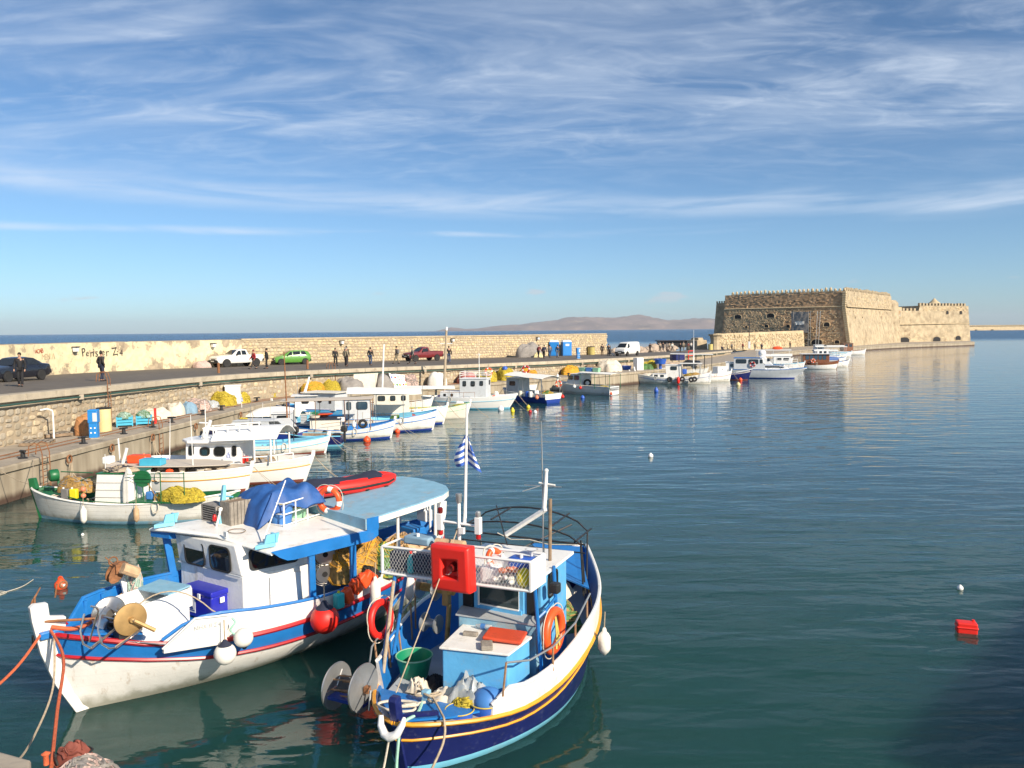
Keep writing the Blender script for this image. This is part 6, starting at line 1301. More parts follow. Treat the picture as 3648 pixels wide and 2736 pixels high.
def cab(b,x0,x1,w,z0,z1,m='white_clean',wins=(),y0=0,lean=.0,roof='white_clean',over=.10,rth=.05,gl='dark_glass',leanb=0,taper=.92):
    poly=[(x0,y0+w/2),(x0,y0-w/2),(x1,y0-w/2),(x1,y0+w/2)]; tp=[(x0+lean,y0+w/2*taper),(x0+lean,y0-w/2*taper),(x1+leanb,y0-w/2*taper),(x1+leanb,y0+w/2*taper)]
    o=cabin(b,poly,z0,z1,m,toppoly=tp)
    if roof: MB().slab([(x0+lean+over,y0+w/2*taper+over,z1+rth),(x0+lean+over,y0-w/2*taper-over,z1+rth),(x1+leanb-over,y0-w/2*taper-over,z1+rth),(x1+leanb-over,y0+w/2*taper+over,z1+rth)],rth).build('cabin_roof',roof,b.root,bevel=.02,smooth=False)
    for (side,s,z,ww,hh) in wins:       # side: 'p','s' (along x), 'f','a' (along y); s along the wall
        u=(z-z0)/(z1-z0); yy=w/2*lerp(1,taper,u)
        if side=='p': window(o,(s,y0+yy+.005,z),(-1,0,0),(0,-.06,1),ww,hh,glass=gl,fw=.022)
        if side=='s': window(o,(s,y0-yy-.005,z),(1,0,0),(0,.06,1),ww,hh,glass=gl,fw=.022)
        if side=='f': window(o,(lerp(x0,x0+lean,u)+.005,y0+s,z),(0,1,0),(lean/(z1-z0),0,1),ww,hh,glass=gl,fw=.022)
        if side=='a': window(o,(lerp(x1,x1+leanb,u)-.005,y0+s,z),(0,-1,0),(leanb/(z1-z0),0,1),ww,hh,glass=gl,fw=.022)
    return o
def mline(a,b_,lab,r=.012,m='rope_tan',sag=.12): return sagrope('mooring_line',a,b_,sag,r,m,lab,'lines mooring the boats along the quay')
# D green and white
D=gboat((-16.3,27.1),175,6.9,2.1,1.05,.70,1.0,'small white wooden boat with green deck and green drum, nearest the quay ladder',rail='white_paint',deckm='green_paint',bottom='faded_blue',cap='white_paint',stemm='green_paint',deck=.55)
D.stem([(.26,1.0),(.34,1.36),(.12,1.38),(.02,1.0)],.16,'green_paint','bow_block')
o=cab(D,-2.35,-3.75,1.15,.60,1.62,'white_paint',roof='green_paint',lean=-.10,over=.03,rth=.04)
for z in (.85,1.1,1.35): MB().tube([(-2.36,.585,z),(-3.74,.585,z)],.006,4).build('plank_seam','grey_wood',o)
rail(D,[(-.7,.62,1.05),(-2.2,.9,.8),(-3.7,1.0,.75)],.0,[],m='green_paint')
MB().tube([(-.9,.1,1.62),(-2.3,.5,1.66)],.02,6).tube([(-1.1,.2,1.15),(-2.3,.55,1.55)],.016,6).build('green_pole','green_paint',D.root)
for x in (-4.9,-5.7): MB().tube([(x,.95,.72),(x,.95,1.78)],.016,6).build('frame_post','green_paint',D.root)
MB().tube([(-3.75,.9,1.70),(-5.7,.95,1.74)],.012,5).tube([(-3.75,.9,1.60),(-5.7,.95,1.60)],.010,5).build('frame_rail','green_paint',D.root)
MB().slab([(-3.8,.98,.80),(-5.6,1.0,.80),(-5.6,-.6,.80),(-3.8,-.6,.80)],.04).build('side_deck','green_paint',D.root)
dm=MB().lathe([(.001,0),(.20,0),(.21,.02),(.21,.20),(.17,.27),(.001,.27)],c=(-.75,.05,1.5),n=20,M=Matrix.Rotation(-PI/2,4,'X')@Matrix.Rotation(.7,4,'Y')); dm.build('winding_drum','green_paint',D.root,ang=50); MB().tube([(-.75,.05,1.4),(-.8,.1,1.0)],.04,6).build('drum_leg','green_paint',D.root)
rl=empty('net_roller',D.w(-4.1,.55,1.50),D.rz,'round dark green net roller on legs above the green side deck','net roller','')
MB().lathe([(.001,0),(.27,0),(.28,.02),(.28,.10),(.001,.10)],n=26,M=Matrix.Rotation(-PI/2,4,'X')).build('roller_disc','green_paint',rl,ang=40)
for x in (-.22,.0,.22): MB().tube([(x,.05,-.05),(x,.08,-.70)],.018,5).build('leg','green_paint',rl)
MB().tube([(-.2,.1,-.15),(-.55,.2,-.62)],.018,5).torus((-.62,.2,-.62),.16,.03,M=Matrix.Rotation(PI/2,4,'X'),n=16,k=5).build('feed_wheel','brass_rust',rl)
for n_,(x,c,l) in enumerate(((-1.45,'cloth_grey','dark grey jerry can beside the yellow one on the green and white boat'),(-1.75,'yellow_plastic','pale yellow jerry can on the green and white boat'))): can(D.w(x,.72,.82),(.26,.16,.34),c,l,D.rz,'jerry cans on the green and white boat')
for z,l in ((1.15,'upper small orange float hanging by the green cabin edge'),(.93,'lower small orange float hanging by the green cabin edge')):
    o=MB().ball((0,0,0),.085,12).build('net_float','salmon',None,loc=D.w(-2.08,.72,z)); tag(o,l,'float','small orange floats on the green and white boat')
heap('fishing_net','bright yellow fishing net heaped on the green side deck','fishing net',D.w(-5.35,.62,.78),(.75,.42),.40,'net_yellow',seed=41,strands=120,m2='net_yellow2',rz=D.rz)
heap('fishing_net','brown netting hung under the green pole at the bow','fishing net',D.w(-1.5,.25,.95),(.65,.22),.55,'net_brown',seed=44,strands=60,m2='net_grey',rz=D.rz)
heap('white_sack','tall white sack hanging against the white and green cabin','sack',D.w(-3.62,.62,.72),(.20,.14),.95,'tarp_white',seed=45,strands=0,rz=D.rz,flat=4)
sheet('deck_clutter','mixed ropes and cloths lying on the green cabin roof','',(0,0,0),.1,.1,.1,'rope_tan',1) if False else None
heap('deck_clutter','pile of ropes and rags on the green cabin roof','pile',D.w(-3.05,.1,1.67),(.55,.42),.14,'rope_tan',seed=46,strands=40,m2='cloth_navy',rz=D.rz)
can(D.w(-4.35,.6,.80),(.26,.22,.28),'tub_blue','square blue bucket on the green side deck under the roller',D.rz,'')
fender(D.w(-2.35,1.17,.38),.10,.5,'white fender hanging slanted at the bow half of the green and white boat'); fd=fender(D.w(-4.15,1.15,.42),.09,.46,'tan worn fender hanging on the green and white boat side',m='cork')
lifebuoy(D.w(-.35,.1,1.1),.16,.012,(0,0,1),'thin bare hoop at the bow of the green and white boat',m='green_paint',bands=False,rope_=False,grp='')
mline(D.w(.1,.2,1.05),(-18.75,30.9,1.45),'line from the green bow up to the quay bollard'); mline(D.w(.0,-.2,1.05),(-18.8,29.0,1.3),'second line from the green bow to the quay face')
# E white boat with beige cover
E_=gboat((-10.6,31.4),-2,5.4,2.3,1.0,.92,1.0,'white boat under a flat beige deck cover with a red box on top',deckm='canvas_beige',rail='yellow_paint',bottom='red_oxide',cap='white_clean',deck=.86,stripe=True,hm_='white_clean')
MB().slab([(-.7,.45,1.12),(-.7,-.35,1.12),(-2.0,-.95,1.16),(-5.2,-.95,1.16),(-5.5,-.3,1.15),(-5.5,.5,1.14),(-5.1,1.12,1.10),(-2.0,1.16,1.10)],.03).build('deck_cover','canvas_beige',E_.root)
can(E_.w(-4.35,.05,1.13),(.80,.50,.34),'orange_red','red oval plastic box strapped on the beige deck cover',E_.rz,'boxes on the beige deck cover',cap='salmon'); 
bb=MB().box((0,0,.13),(.85,.5,.26)).build('blue_box','crate_blue',None,loc=E_.w(-3.5,-.55,1.15),rz=E_.rz,bevel=.02,smooth=False); tag(bb,'light blue rectangular box behind the red one on the beige cover','box','boxes on the beige deck cover')
MB().tube([(-5.2,.2,1.1),(-5.25,.2,2.1)],.03,8).build('stern_post','white_clean',E_.root); MB().tube([(-4.95,-.1,1.1),(-4.75,-.1,1.75)],.06,8).build('white_post','white_clean',E_.root)
MB().box((-5.45,-.2,1.3),(.3,.5,.3)).build('outboard_cowl','white_clean',E_.root,bevel=.06,smooth=False)
bf=MB().lathe([(.07,0),(.10,.02),(.03,.12),(.02,.2)],n=12).build('black_cone','black_rubber',None,loc=E_.w(-1.9,1.2,.42)); tag(bf,'small black cone hanging on the white boat side over the green deck','weight')
# F white flybridge
F_=gboat((-8.8,33.4),-3,6.4,2.4,1.10,.85,1.05,'white motor boat with arched cabin windows and an upper deck rail',deckm='white_clean',rail='yellow_paint',bottom='red_oxide',cap='white_clean',deck=.7,stripe=True,stemm='white_clean',hm_='white_clean',rake=.35)
o=cab(F_,-2.45,-4.75,1.7,.80,1.74,'white_clean',lean=.0,roof=None)
for s_,z,w_,h_ in ((-3.92,1.40,.42,.36),(-3.3,1.40,.48,.40),(-2.68,1.42,.18,.44),(-4.5,1.44,.22,.40)): window(o,(s_,-.835,z),(1,0,0),(0,.06,1),w_,h_,rad=.35,fw=.025)
mb=MB(); pl_=[(-2.2,.7),(-2.2,-.7),(-2.6,-1.05),(-4.6,-1.0),(-5.1,-.35),(-5.1,.35),(-4.6,1.0),(-2.6,1.05)]; mb.slab([(x,y,1.86-.06*(x<-5.3)) for x,y in pl_],.12); mb.build('cabin_roof','white_clean',F_.root,bevel=.04,smooth=False)
canopy(F_,-.75,-3.5,2.4,2.02,1.92,'white_clean',post='white_clean',posts=((.10),(.35)),zb=1.0,arch=.42,pr=.04,fr=False,th=.06)
mb=MB()
for y in (-.8,.1): 
    mb.tube([(-1.9,y,2.5),(-4.0,y,2.35)],.03,6)
    for k in range(5): x=-1.95-.5*k; mb.tube([(x,y,1.95),(x,y,2.49-.037*k)],.028,6)
mb.build('upper_rail','white_clean',F_.root)
MB().slab([(-4.1,.08,1.9),(-4.1,-.08,1.9),(-4.4,-.08,1.9),(-4.4,.08,1.9)],.05).tube([(-4.3,0,1.9),(-4.0,0,2.6)],[.13,.07],6).box((-4.25,0,2.5),(.5,.08,.05)).build('radar_mast','white_clean',F_.root)
MB().tube([(-4.0,-.5,1.9),(-4.0,-.5,3.5)],[.025,.012],6).build('whip_aerial','white_clean',F_.root)
flag(F_.w(-2.75,-1.25,1.45),.30,.28,F_.rz+.3,'slack striped flag low beside the arched cabin of the white motor boat')
rail(F_,[(-.3,-.55,.98),(-1.2,-1.0,.9),(-2.6,-1.15,.85)],.32,[0,1,2],m='white_clean',r=.03)
tag(MB().box((0,0,.15),(.22,.18,.3)).build('red_can','bright_red',None,loc=F_.w(-2.35,-.5,.85),bevel=.03,smooth=False),'red fuel can in the cockpit of the white motor boat','can'); heap('net_pile','grey net pile in the cockpit of the white motor boat','fishing net',F_.w(-1.8,0,.8),(.5,.6),.28,'net_grey',seed=51,strands=50,m2='net_brown')
# H white / light blue open boat
H_=gboat((-9.8,41.4),11,6.0,2.1,.90,.58,.8,'white open boat with light blue inside and a red-brown bottom',deckm='turq_blue',rail='turq_blue',inner='turq_blue',cap='turq_blue',stripe=True,bottom='red_oxide',deck=.35,stemm='white_clean'); 
MB().slab([(-1.9,-.85,.66),(-3.6,-1.0,.72),(-3.6,-.2,.72),(-1.9,-.1,.66)],.05).build('foredeck_hatch','turq_blue',H_.root); MB().tube([(-1.6,0,.4),(-1.55,0,2.3)],.025,6).build('thin_mast','black_metal',H_.root); MB().slab([(-.6,-.3,.78),(-1.9,-.85,.66),(-1.9,.85,.66),(-.6,.3,.78)],.03).build('foredeck','turq_blue',H_.root)
tag(MB().tube([(-.9,0,0),(.9,0,.0)],.03,6).build('oar','red_paint',None,loc=(-11.9,38.2,.06),rz=.1),'red oar floating on the water below the white open boat','oar')
# H2 blue white cuddy behind, I dark blue stern boat
H2=gboat((-17.4,45.2),172,5.6,2.0,.9,.75,.7,'blue and white motor cruiser with a dark cabin window and pale grey screen',deckm='white_clean',rail='white_clean',hm_='deep_blue',band='deep_blue',double=False,cap='white_clean',stem=False,bottom='deep_blue')
cab(H2,-1.2,-4.0,1.5,.7,1.35,'pale_grey',wins=[('p',-3.0,1.08,1.2,.30),('p',-1.8,1.08,.5,.28)],lean=-.7,roof='pale_grey',over=.02); MB().slab([(-4.0,.7,1.4),(-4.6,.75,1.42),(-5.3,.7,.8),(-5.2,-.7,.8),(-4.6,-.75,1.42),(-4.0,-.7,1.4)],.03).build('spray_cover','pale_grey',H2.root)
tag(sheet('yellow_cloth','yellow cloth lying on the blue and white motor cruiser roof',H2.w(-2.2,0,1.42),.5,.3,.1,'net_yellow',3,cat='cloth'),None)
I_=gboat((-12.4,43.9),182,2.9,1.5,.75,.6,.58,'small dark blue dinghy with a black outboard engine, transom to the harbour',deckm='old_wood',rail='turq_blue',hm_='navy',band='navy',bottom='turq_blue',double=False,cap='turq_blue',stem=False,deck=.3)
def outboard(b,x,y=0,z=.6,m='black_metal',s=1,lab='black outboard engine'):
    MB().box((x,y,z+.32*s),(.34*s,.26*s,.34*s)).build('outboard_cowl',m,b.root,bevel=.07,smooth=False); MB().box((x-.02,y,z-.1*s),(.13*s,.09*s,.6*s)).build('outboard_leg',m,b.root,bevel=.02,smooth=False)
outboard(I_,-3.05); outboard(I_,-.5,.5,.65) 
fender(I_.w(-2.3,.80,.55),.10,.46,'white fender on the dark blue dinghy side')
# J boat under white canvas
J=gboat((-13.6,52.6),0,4.2,1.8,.8,.6,.7,'boat hidden under a bulging white canvas cover, close to the quay',deckm='turq_blue',rail='turq_blue',hm_='blue_paint',band='turq_blue',deck=.5)
mb=MB(); mb.grid([[(lerp(-.3,-4.0,i/12),lerp(-.85,.85,j/8),.8+.62*math.sin(PI*j/8)**.7*math.sin(PI*min(1,(i+.8)/12.8))**.5+.04*nz(i*.5,j*.5)) for j in range(9)] for i in range(13)]); mb.build('canvas_cover','canvas_white',J.root,ang=80)
flag(J.w(-4.1,-.6,2.1),.35,.32,1.2,'slack striped flag on the stern pole of the canvas-covered boat'); MB().tube([(-4.1,-.6,.6),(-4.15,-.6,2.3)],.02,6).build('flag_pole','white_clean',J.root)
# K white boat, rusty framed canopy
K=gboat((-7.2,46.9),6,5.6,2.2,1.08,.62,.8,'white wooden boat with blue gunwale, small cream cabin and rusty canopy frame',deckm='blue_paint',rail='blue_paint',bottom='deep_blue',cap='blue_paint',stripe=True,deck=.45)
cab(K,-2.9,-4.6,1.3,.5,1.25,'cream_paint',roof='cloth_navy',over=.12); MB().box((-2.85,-.45,1.2),(.42,.3,.28)).build('locker','white_clean',K.root,bevel=.04,smooth=False)
canopy(K,-1.0,-6.2,2.0,2.42,2.36,'canvas_beige',post='rust',posts=(.02,.3,.62,.9),zb=.6,arch=.04,pr=.018,th=.02); MB().tube([(-3.9,-.98,1.0),(-1.1,-.98,1.3)],.012,5).build('frame_rail','rust',K.root)
MB().tube([(-5.8,-.9,.5),(-5.9,-.9,5.2)],[.05,.03],8).build('tall_rusty_mast','rust',K.root)
tyre_f(K.w(-1.55,-1.0,1.0),.27,.08,(.1,-1,0),'black tyre on the forward rail of the rusty-canopy boat'); fender(K.w(-2.05,-1.0,.95),.12,.36,'white fender beside the black tyre on the rusty-canopy boat',m='white_clean')
tag(MB().lathe([(.25,0),(.55,.14),(.5,.17),(.001,.15)],n=20).build('red_basin','orange_red',None,loc=K.w(-3.9,.1,1.36)),'shallow orange red basin on the small cream cabin roof','basin'); pt_=empty('flower_trough',K.w(-4.35,-.35,1.32),K.rz,'green plant in a pink oval trough on the cream cabin roof','plant')
MB().lathe([(.001,.0),(.26,0),(.32,.14),(.30,.14),(.001,.10)],n=18,sy=.5).build('trough','tarp_cream',pt_,ang=40)
mb=MB(); r5=random.Random(3)
for k in range(160): x,y,z=r5.gauss(0,.14),r5.gauss(0,.07),.15+abs(r5.gauss(.08,.07)); a=r5.uniform(0,6); mb.add([(x,y,z),(x+.05*math.cos(a),y+.05*math.sin(a),z+.03),(x+.02,y,z+.07)],[(0,1,2)])
mb.build('foliage','green_plastic',pt_)
ct=MB(); 
for i in range(5): ct.box((0,0,.05+.09*i),(.34,.42,.07))
tag(ct.build('grey_crates','grey_paint',None,loc=K.w(-5.0,-.2,1.0),rz=.2),'stack of dark grey crates at the stern of the rusty-canopy boat','crates')
MB().lathe([(.22,0),(.26,.06),(.2,.3),(.08,.5),(.02,.52)],c=(-3.7,-1.05,.15),n=14).build('dark_cover','black_rubber',K.root)
# L boat pointing to the quay behind K
L2=gboat((-17.0,57.0),158,6.3,2.3,1.35,1.0,.95,'blue and white boat with a square windowed white cabin, bow towards the quay',hm_='blue_paint',band='sky_blue',deckm='sky_blue',rail='deep_blue',bottom='deep_blue',cap='white_paint',deck=.8)
cab(L2,-3.3,-5.6,1.6,.9,2.1,'pale_grey',wins=[('p',-3.75,1.62,.34,.34),('p',-4.35,1.62,.34,.34),('p',-5.2,1.62,.2,.45)],lean=.25,roof='cream_paint',over=.2)
tx_=text('ΝΙΚΟΛ..',.2,(-3.6,.80,1.93),PI,'lettering_blue',L2.root)
MB().tube([(-2.0,0,1.0),(-1.9,0,3.2)],.02,5).build('thin_mast','galvanised',L2.root)
M_=gboat((-5.1,50.7),8,6.6,2.4,1.28,.80,1.0,'white wooden boat with blue stripes under a long white awning',deckm='turq_blue',rail='blue_paint',bottom='deep_blue',cap='blue_paint',stripe=[(0,.80),(.3,.62),(1,.6)],deck=.5)
canopy(M_,-.7,-5.3,2.4,2.42,2.52,'canvas_white',post='galvanised',posts=(.25,.62,.97),zb=.6,arch=.30,sag=.06,pr=.02)
cab(M_,-3.9,-5.6,1.5,.6,2.0,'pale_grey',wins=[('s',-4.4,1.7,.7,.5),('s',-5.2,1.7,.3,.5)],roof=None,gl='blue_glass')
MB().slab([(-1.3,-.75,1.02),(-2.1,-.95,.92),(-2.1,.3,1.1),(-1.3,.3,1.15)],.04).build('windscreen_cover','turq_blue',M_.root); heap('net_pile','small green net in the bow of the long-awning boat','fishing net',M_.w(-2.3,-.2,.7),(.35,.35),.3,'net_green',seed=61,strands=40); heap('red_net','pinkish red net pile at the bow of the long-awning boat','fishing net',M_.w(-1.4,0,.8),(.45,.35),.22,'tarp_red',seed=62,strands=30)
N_=gboat((-4.7,54.0),6,6.0,2.1,1.25,.85,.9,'white boat with a plain cabin whose narrow bow shows past the striped one',deckm='white_paint',rail='turq_blue',bottom='deep_blue',cap='white_paint',deck=.7)
cab(N_,-2.3,-4.6,1.5,.8,2.15,'cream_paint',wins=[('s',-2.65,1.85,.32,.36),('s',-3.35,1.85,.36,.36),('s',-4.1,1.85,.5,.36)],roof='white_clean',over=.12); MB().tube([(-1.4,0,1.1),(-1.38,0,2.6)],.015,5).build('thin_mast','galvanised',N_.root)
O_=gboat((-3.3,57.7),8,5.6,2.1,1.12,.72,.8,'small cream boat with pale green gunwale stripes',deckm='net_yellow2',rail='light_green',cap='light_green',bottom='cream_paint',hm_='cream_paint',band='cream_paint',stripe=True,deck=.6)
canopy(O_,-.9,-4.8,1.8,2.2,2.25,'canvas_white',post='galvanised',posts=(.1,.9),zb=.6,arch=.15,pr=.018)
tag(sheet('white_box_cover','white cloth cover on the bow of the cream boat',O_.w(-.5,0,1.05),.6,.5,.2,'tarp_white',3,cat='cover'),None)
# P white cabin boat
P_=gboat((-.2,64.1),-11,7.2,2.6,1.22,.92,.95,'white cabin boat with a broad blue stripe and railed wheelhouse roof',deckm='white_clean',rail='turq_blue',band='white_clean',hm_='white_clean',bottom='turq_blue',cap='white_clean',stem=False,rake=.55,deck=.85,stripe=True)
cab(P_,-1.75,-3.95,1.7,.9,2.42,'pale_grey',wins=[('s',-2.15,2.08,.30,.40),('s',-2.85,2.05,.36,.44),('s',-3.55,2.05,.30,.44),('f',.35,2.1,.4,.4)],roof='white_clean',over=.06)
cab(P_,-3.95,-5.6,1.7,.85,1.35,'pale_grey',wins=[('s',-4.6,1.12,.22,.22),('s',-5.2,1.12,.22,.22)],roof='white_clean',over=.02)
mb=MB()
for z in (2.7,2.85,3.0): mb.tube([(-1.7,-.85,z),(-3.9,-.85,z),(-3.9,.85,z),(-1.7,.85,z)],.018,5,closed=True)
for x,y in ((-1.7,-.85),(-2.6,-.85),(-3.9,-.85),(-3.9,.85),(-1.7,.85)): mb.tube([(x,y,2.45),(x,y,3.0)],.022,5)
mb.build('roof_rail','white_clean',P_.root); MB().tube([(-2.5,0,2.45),(-2.5,0,4.5)],.03,6).tube([(-2.75,0,4.35),(-2.25,0,4.35)],.015,4).build('mast','white_clean',P_.root)
rail(P_,[(-2.6,-1.22,.98),(-3.5,-1.25,.95),(-4.5,-1.2,.95),(-5.6,-1.1,.97),(-6.6,-.85,1.0)],.42,[0,1,2,3,4],m='rust'); heap('white_bag','white bag on the foredeck of the white cabin boat','bag',P_.w(-1.1,0,1.1),(.2,.2),.3,'tarp_white',seed=70,strands=0)
mline(P_.w(.1,0,1.1),(1.2,61.8,0),'line from the white cabin boat bow into the water')
# Q dark blue boat with awning, transom towards the camera
Q=gboat((-.35,72.6),137,5.6,2.6,1.1,.85,.82,'royal blue boat with white gunwale under a sagging cream awning, square transom',deckm='grey_paint',hm_='deep_blue',band='white_paint',rail='white_paint',cap='white_paint',bottom='deep_blue',double=False,stem=False,deck=.35)
Q.root.location=(-.55,72.3,0); Q.loc=(-.55,72.3)
Q.root.rotation_euler.z=R(137); 
canopy(Q,-1.0,-5.4,2.6,2.35,2.15,'canvas_white',post='galvanised',posts=(.05,.5,.98),zb=.6,arch=.22,sag=.05,pr=.025)
cab(Q,-.8,-2.2,1.6,.7,2.05,'grey_paint',wins=[('p',-1.5,1.6,.7,.4)],roof='white_paint')
MB().tube([(-3.8,.3,.5),(-4.1,0,2.2),(-4.4,-.3,.5)],.03,5).tube([(-4.1,.6,.6),(-4.1,0,2.1),(-4.1,-.6,.6)],.03,5).build('gallows','galvanised',Q.root)
for x,y,m_,l in ((-3.0,1.36,'cream_paint','cream drum hanging on the side of the royal blue boat'),(-4.2,1.36,'white_clean','white drum hanging on the side of the royal blue boat'),(-3.8,1.36,'blue_plastic','dark blue drum hanging on the side of the royal blue boat')): tag(MB().lathe([(.15,-.25),(.17,-.2),(.17,.22),(.001,.25)],n=12).build('drum_fender',m_,None,loc=Q.w(x,y,.8)),l,'drum')
ballfender(Q.w(-4.95,1.4,.55),.17,'salmon','salmon ball fender on the side of the royal blue boat',cm='salmon'); ballfender(Q.w(-5.75,-1.1,.5),.15,'bright_red','red ball fender at the far transom corner of the royal blue boat',cm='bright_red')
lifebuoy(Q.w(-5.2,-1.2,1.6),.3,.06,(-.3,-1,0),'orange lifebuoy at the awning post of the royal blue boat'); heap('net_pile','green net with orange floats on the royal blue boat','fishing net',Q.w(-4.6,-.4,.45),(.7,.6),.5,'net_green',seed=77,strands=60,m2='net_orange'); can(Q.w(-4.4,.8,.7),(.4,.4,.4),'white_clean','white box on the deck of the royal blue boat',0,'')
tag(MB().lathe([(.05,-.3),(.09,-.2),(.09,.2),(.02,.32)],n=8).build('float','white_clean',None,loc=Q.w(-5.1,-1.2,2.15)),'white float hung under the rear of the cream awning','float')
R2=gboat((-2.2,82.5),130,6.0,2.4,1.2,1.0,.95,'grey white cabin cruiser half hidden behind the royal blue boat',hm_='pale_grey',band='white_paint',deckm='white_paint',rail='grey_paint',double=False,stem=False,bottom='grey_paint',cap='white_paint')
R2.root.rotation_euler.z=R(130); cab(R2,-1.2,-4.2,1.9,.95,2.1,'pale_grey',wins=[('p',-2.2,1.7,.9,.5),('p',-3.2,1.7,.7,.5)],lean=-.8,roof='white_paint')
S2=gboat((5.0,80.2),142,6.1,2.1,1.15,.88,.80,'grey boat with white transom, blue windowed cabin and green posted awning',hm_='hull_grey',band='hull_grey',deckm='pale_grey',rail='cream_paint',double=False,stem=False,bottom='grey_paint',cap='cream_paint',deck=.4)
cab(S2,-.9,-3.0,1.6,.85,1.95,'pale_grey',wins=[('p',-1.6,1.6,.55,.4),('p',-2.3,1.6,.6,.45)],lean=-.7,roof='white_paint',gl='blue_glass'); canopy(S2,-2.7,-6.4,2.1,2.15,2.05,'canvas_white',post='green_paint',posts=(.05,.5,.95),zb=.6,arch=.08,pr=.025)
MB().box((-6.12,0,.45),(.05,1.75,.78)).build('transom_board','white_clean',S2.root)
for i,(m_,l) in enumerate((('light_green','pale green basket at the left end of the row on the green-posted awning'),('tub_blue','blue basket in the middle of the row on the green-posted awning'),('light_green','pale green basket at the right end of the row on the green-posted awning'))): tag(MB().box((0,0,.2),(.62,.42,.38),top=(1.15,1.15)).build('basket',m_,None,loc=S2.w(-2.6-.8*i,.1,2.2),rz=S2.rz,bevel=.03,smooth=False),l,'basket','baskets on the green-posted awning')
ballfender(S2.w(-2.3,1.15,.75),.16,'white_clean','white ball fender on the grey boat side',cm='white_clean'); ballfender(S2.w(-3.0,1.15,.65),.13,'bright_red','red ball fender next to the white one on the grey boat',cm='bright_red'); ballfender(S2.w(-6.2,.7,.2),.14,'orange_red','orange ball fender at the transom of the grey boat',cm='orange_red')
heap('net_pile','yellow net in the stern of the green-posted boat','fishing net',S2.w(-5.0,0,.5),(.7,.6),.35,'net_yellow',seed=79,strands=40); tag(MB().torus((0,0,.3),.3,.1,M=Matrix.Rotation(PI/2,4,'X'),n=18,k=6).build('black_hose_coil','black_rubber',None,loc=S2.w(-3.4,.5,.8)),'black hose coil behind the cabin of the green-posted boat','hose')
# T traditional boat with tyres
T_=gboat((14.3,93.6),164,8.8,2.9,1.35,.72,1.30,'white caique with thin blue line, small wheelhouse, white mast and tyre fenders',deckm='grey_paint',rail='deep_blue',bottom='cream_paint',cap='white_paint',stripe=True,deck=.55,rake=.35,srake=.1)
cab(T_,-3.9,-5.5,1.5,.6,2.15,'white_paint',wins=[('p',-4.7,1.8,.75,.45)],lean=.15,roof='white_paint',over=.06); cab(T_,-2.3,-3.9,1.6,.6,1.1,'white_paint',wins=[('p',-2.7,.9,.42,.28),('p',-3.4,.9,.42,.28)],roof='white_paint',over=.03)
canopy(T_,-5.4,-7.9,1.9,2.35,2.35,'canvas_white',post='galvanised',posts=(.1,.9),zb=.7,arch=.04,pr=.03); MB().tube([(-6.9,0,.6),(-6.9,0,5.2)],[.09,.05],8).tube([(-6.9,0,5.1),(-6.9,0,6.2)],.015,4).build('mast','white_clean',T_.root); MB().tube([(-.2,0,1.3),(-.05,0,1.9)],.09,8).build('bitt','white_clean',T_.root)
T_.stem([(-8.75,.2),(-8.95,1.45),(-8.75,1.5),(-8.55,.2)],.3,'white_clean','rudder_post')
for x,z,l in ((-4.35,.55,'left tyre fender on the white caique below its wheelhouse'),(-5.75,.6,'tyre fender behind the red bag fender on the white caique'),(-6.75,.55,'left one of the close pair of tyre fenders near the caique stern'),(-7.1,.6,'right one of the close pair of tyre fenders near the caique stern')): tyre_f(T_.w(x,1.52,z),.31,.1,(-.27,-.96,0),l)
fd=fender(T_.w(-5.3,1.58,.45),.17,.8,'long red fender hanging amidships on the white caique',m='bright_red')
heap('deck_gear','jumble of tan nets and floats on the aft deck of the white caique','fishing net',T_.w(-6.8,0,.6),(1.1,.7),.6,'net_brown',seed=80,strands=70,m2='net_yellow2'); heap('deck_gear','pale sacks piled on the bow deck of the white caique','sacks',T_.w(-1.7,0,.8),(.8,.6),.35,'tarp_cream',seed=81,strands=20); can(T_.w(-5.9,.3,1.1),(.5,.4,.6),'blue_plastic','blue barrel under the awning of the white caique',0,'')
mline(T_.w(.2,0,1.3),(11.6,88.9,1.35),'pair of ropes from the caique bow to the quay',r=.03,m='rope_white',sag=.8); mline(T_.w(.2,.1,1.25),(10.2,87.5,1.35),'lower slack rope from the caique bow to the quay',r=.03,m='rope_white',sag=.9)
U_=gboat((26.3,96.2),19,4.6,1.7,1.25,.9,1.0,'small white boat with a red striped side, squeezed behind the caique stern',deckm='pale_grey',rail='red_paint',cap='white_clean',bottom='cream_paint',stripe=True,deck=.6); cab(U_,-.9,-2.0,1.2,.8,1.75,'white_clean',wins=[('s',-1.4,1.45,.14,.14)],lean=.3,roof=None)
V_=gboat((28.9,97.2),-20,4.6,1.8,1.05,.72,.8,'small navy blue open boat with white trim and a blue screen',hm_='navy',band='navy',rail='white_paint',cap='varnish',deckm='blue_paint',bottom='red_oxide',deck=.55,stemm='navy'); MB().slab([(-1.4,-.6,1.0),(-2.6,-.75,1.25),(-2.6,.7,1.25),(-1.4,.5,1.0)],.05).build('screen','blue_glass',V_.root); MB().tube([(-1.6,-.55,.9),(.5,-.3,1.35)],.06,5).build('boathook','white_clean',V_.root)
W2=gboat((35.4,99.6),-20,7.6,2.7,1.38,1.1,1.1,'large white motor cruiser with blue deck line, dome on its flybridge and red lifebuoy',deckm='pale_grey',hm_='pale_grey',band='pale_grey',rail='blue_paint',cap='blue_paint',double=False,stem=False,rake=1.05,deck=1.1,bottom='deep_blue')
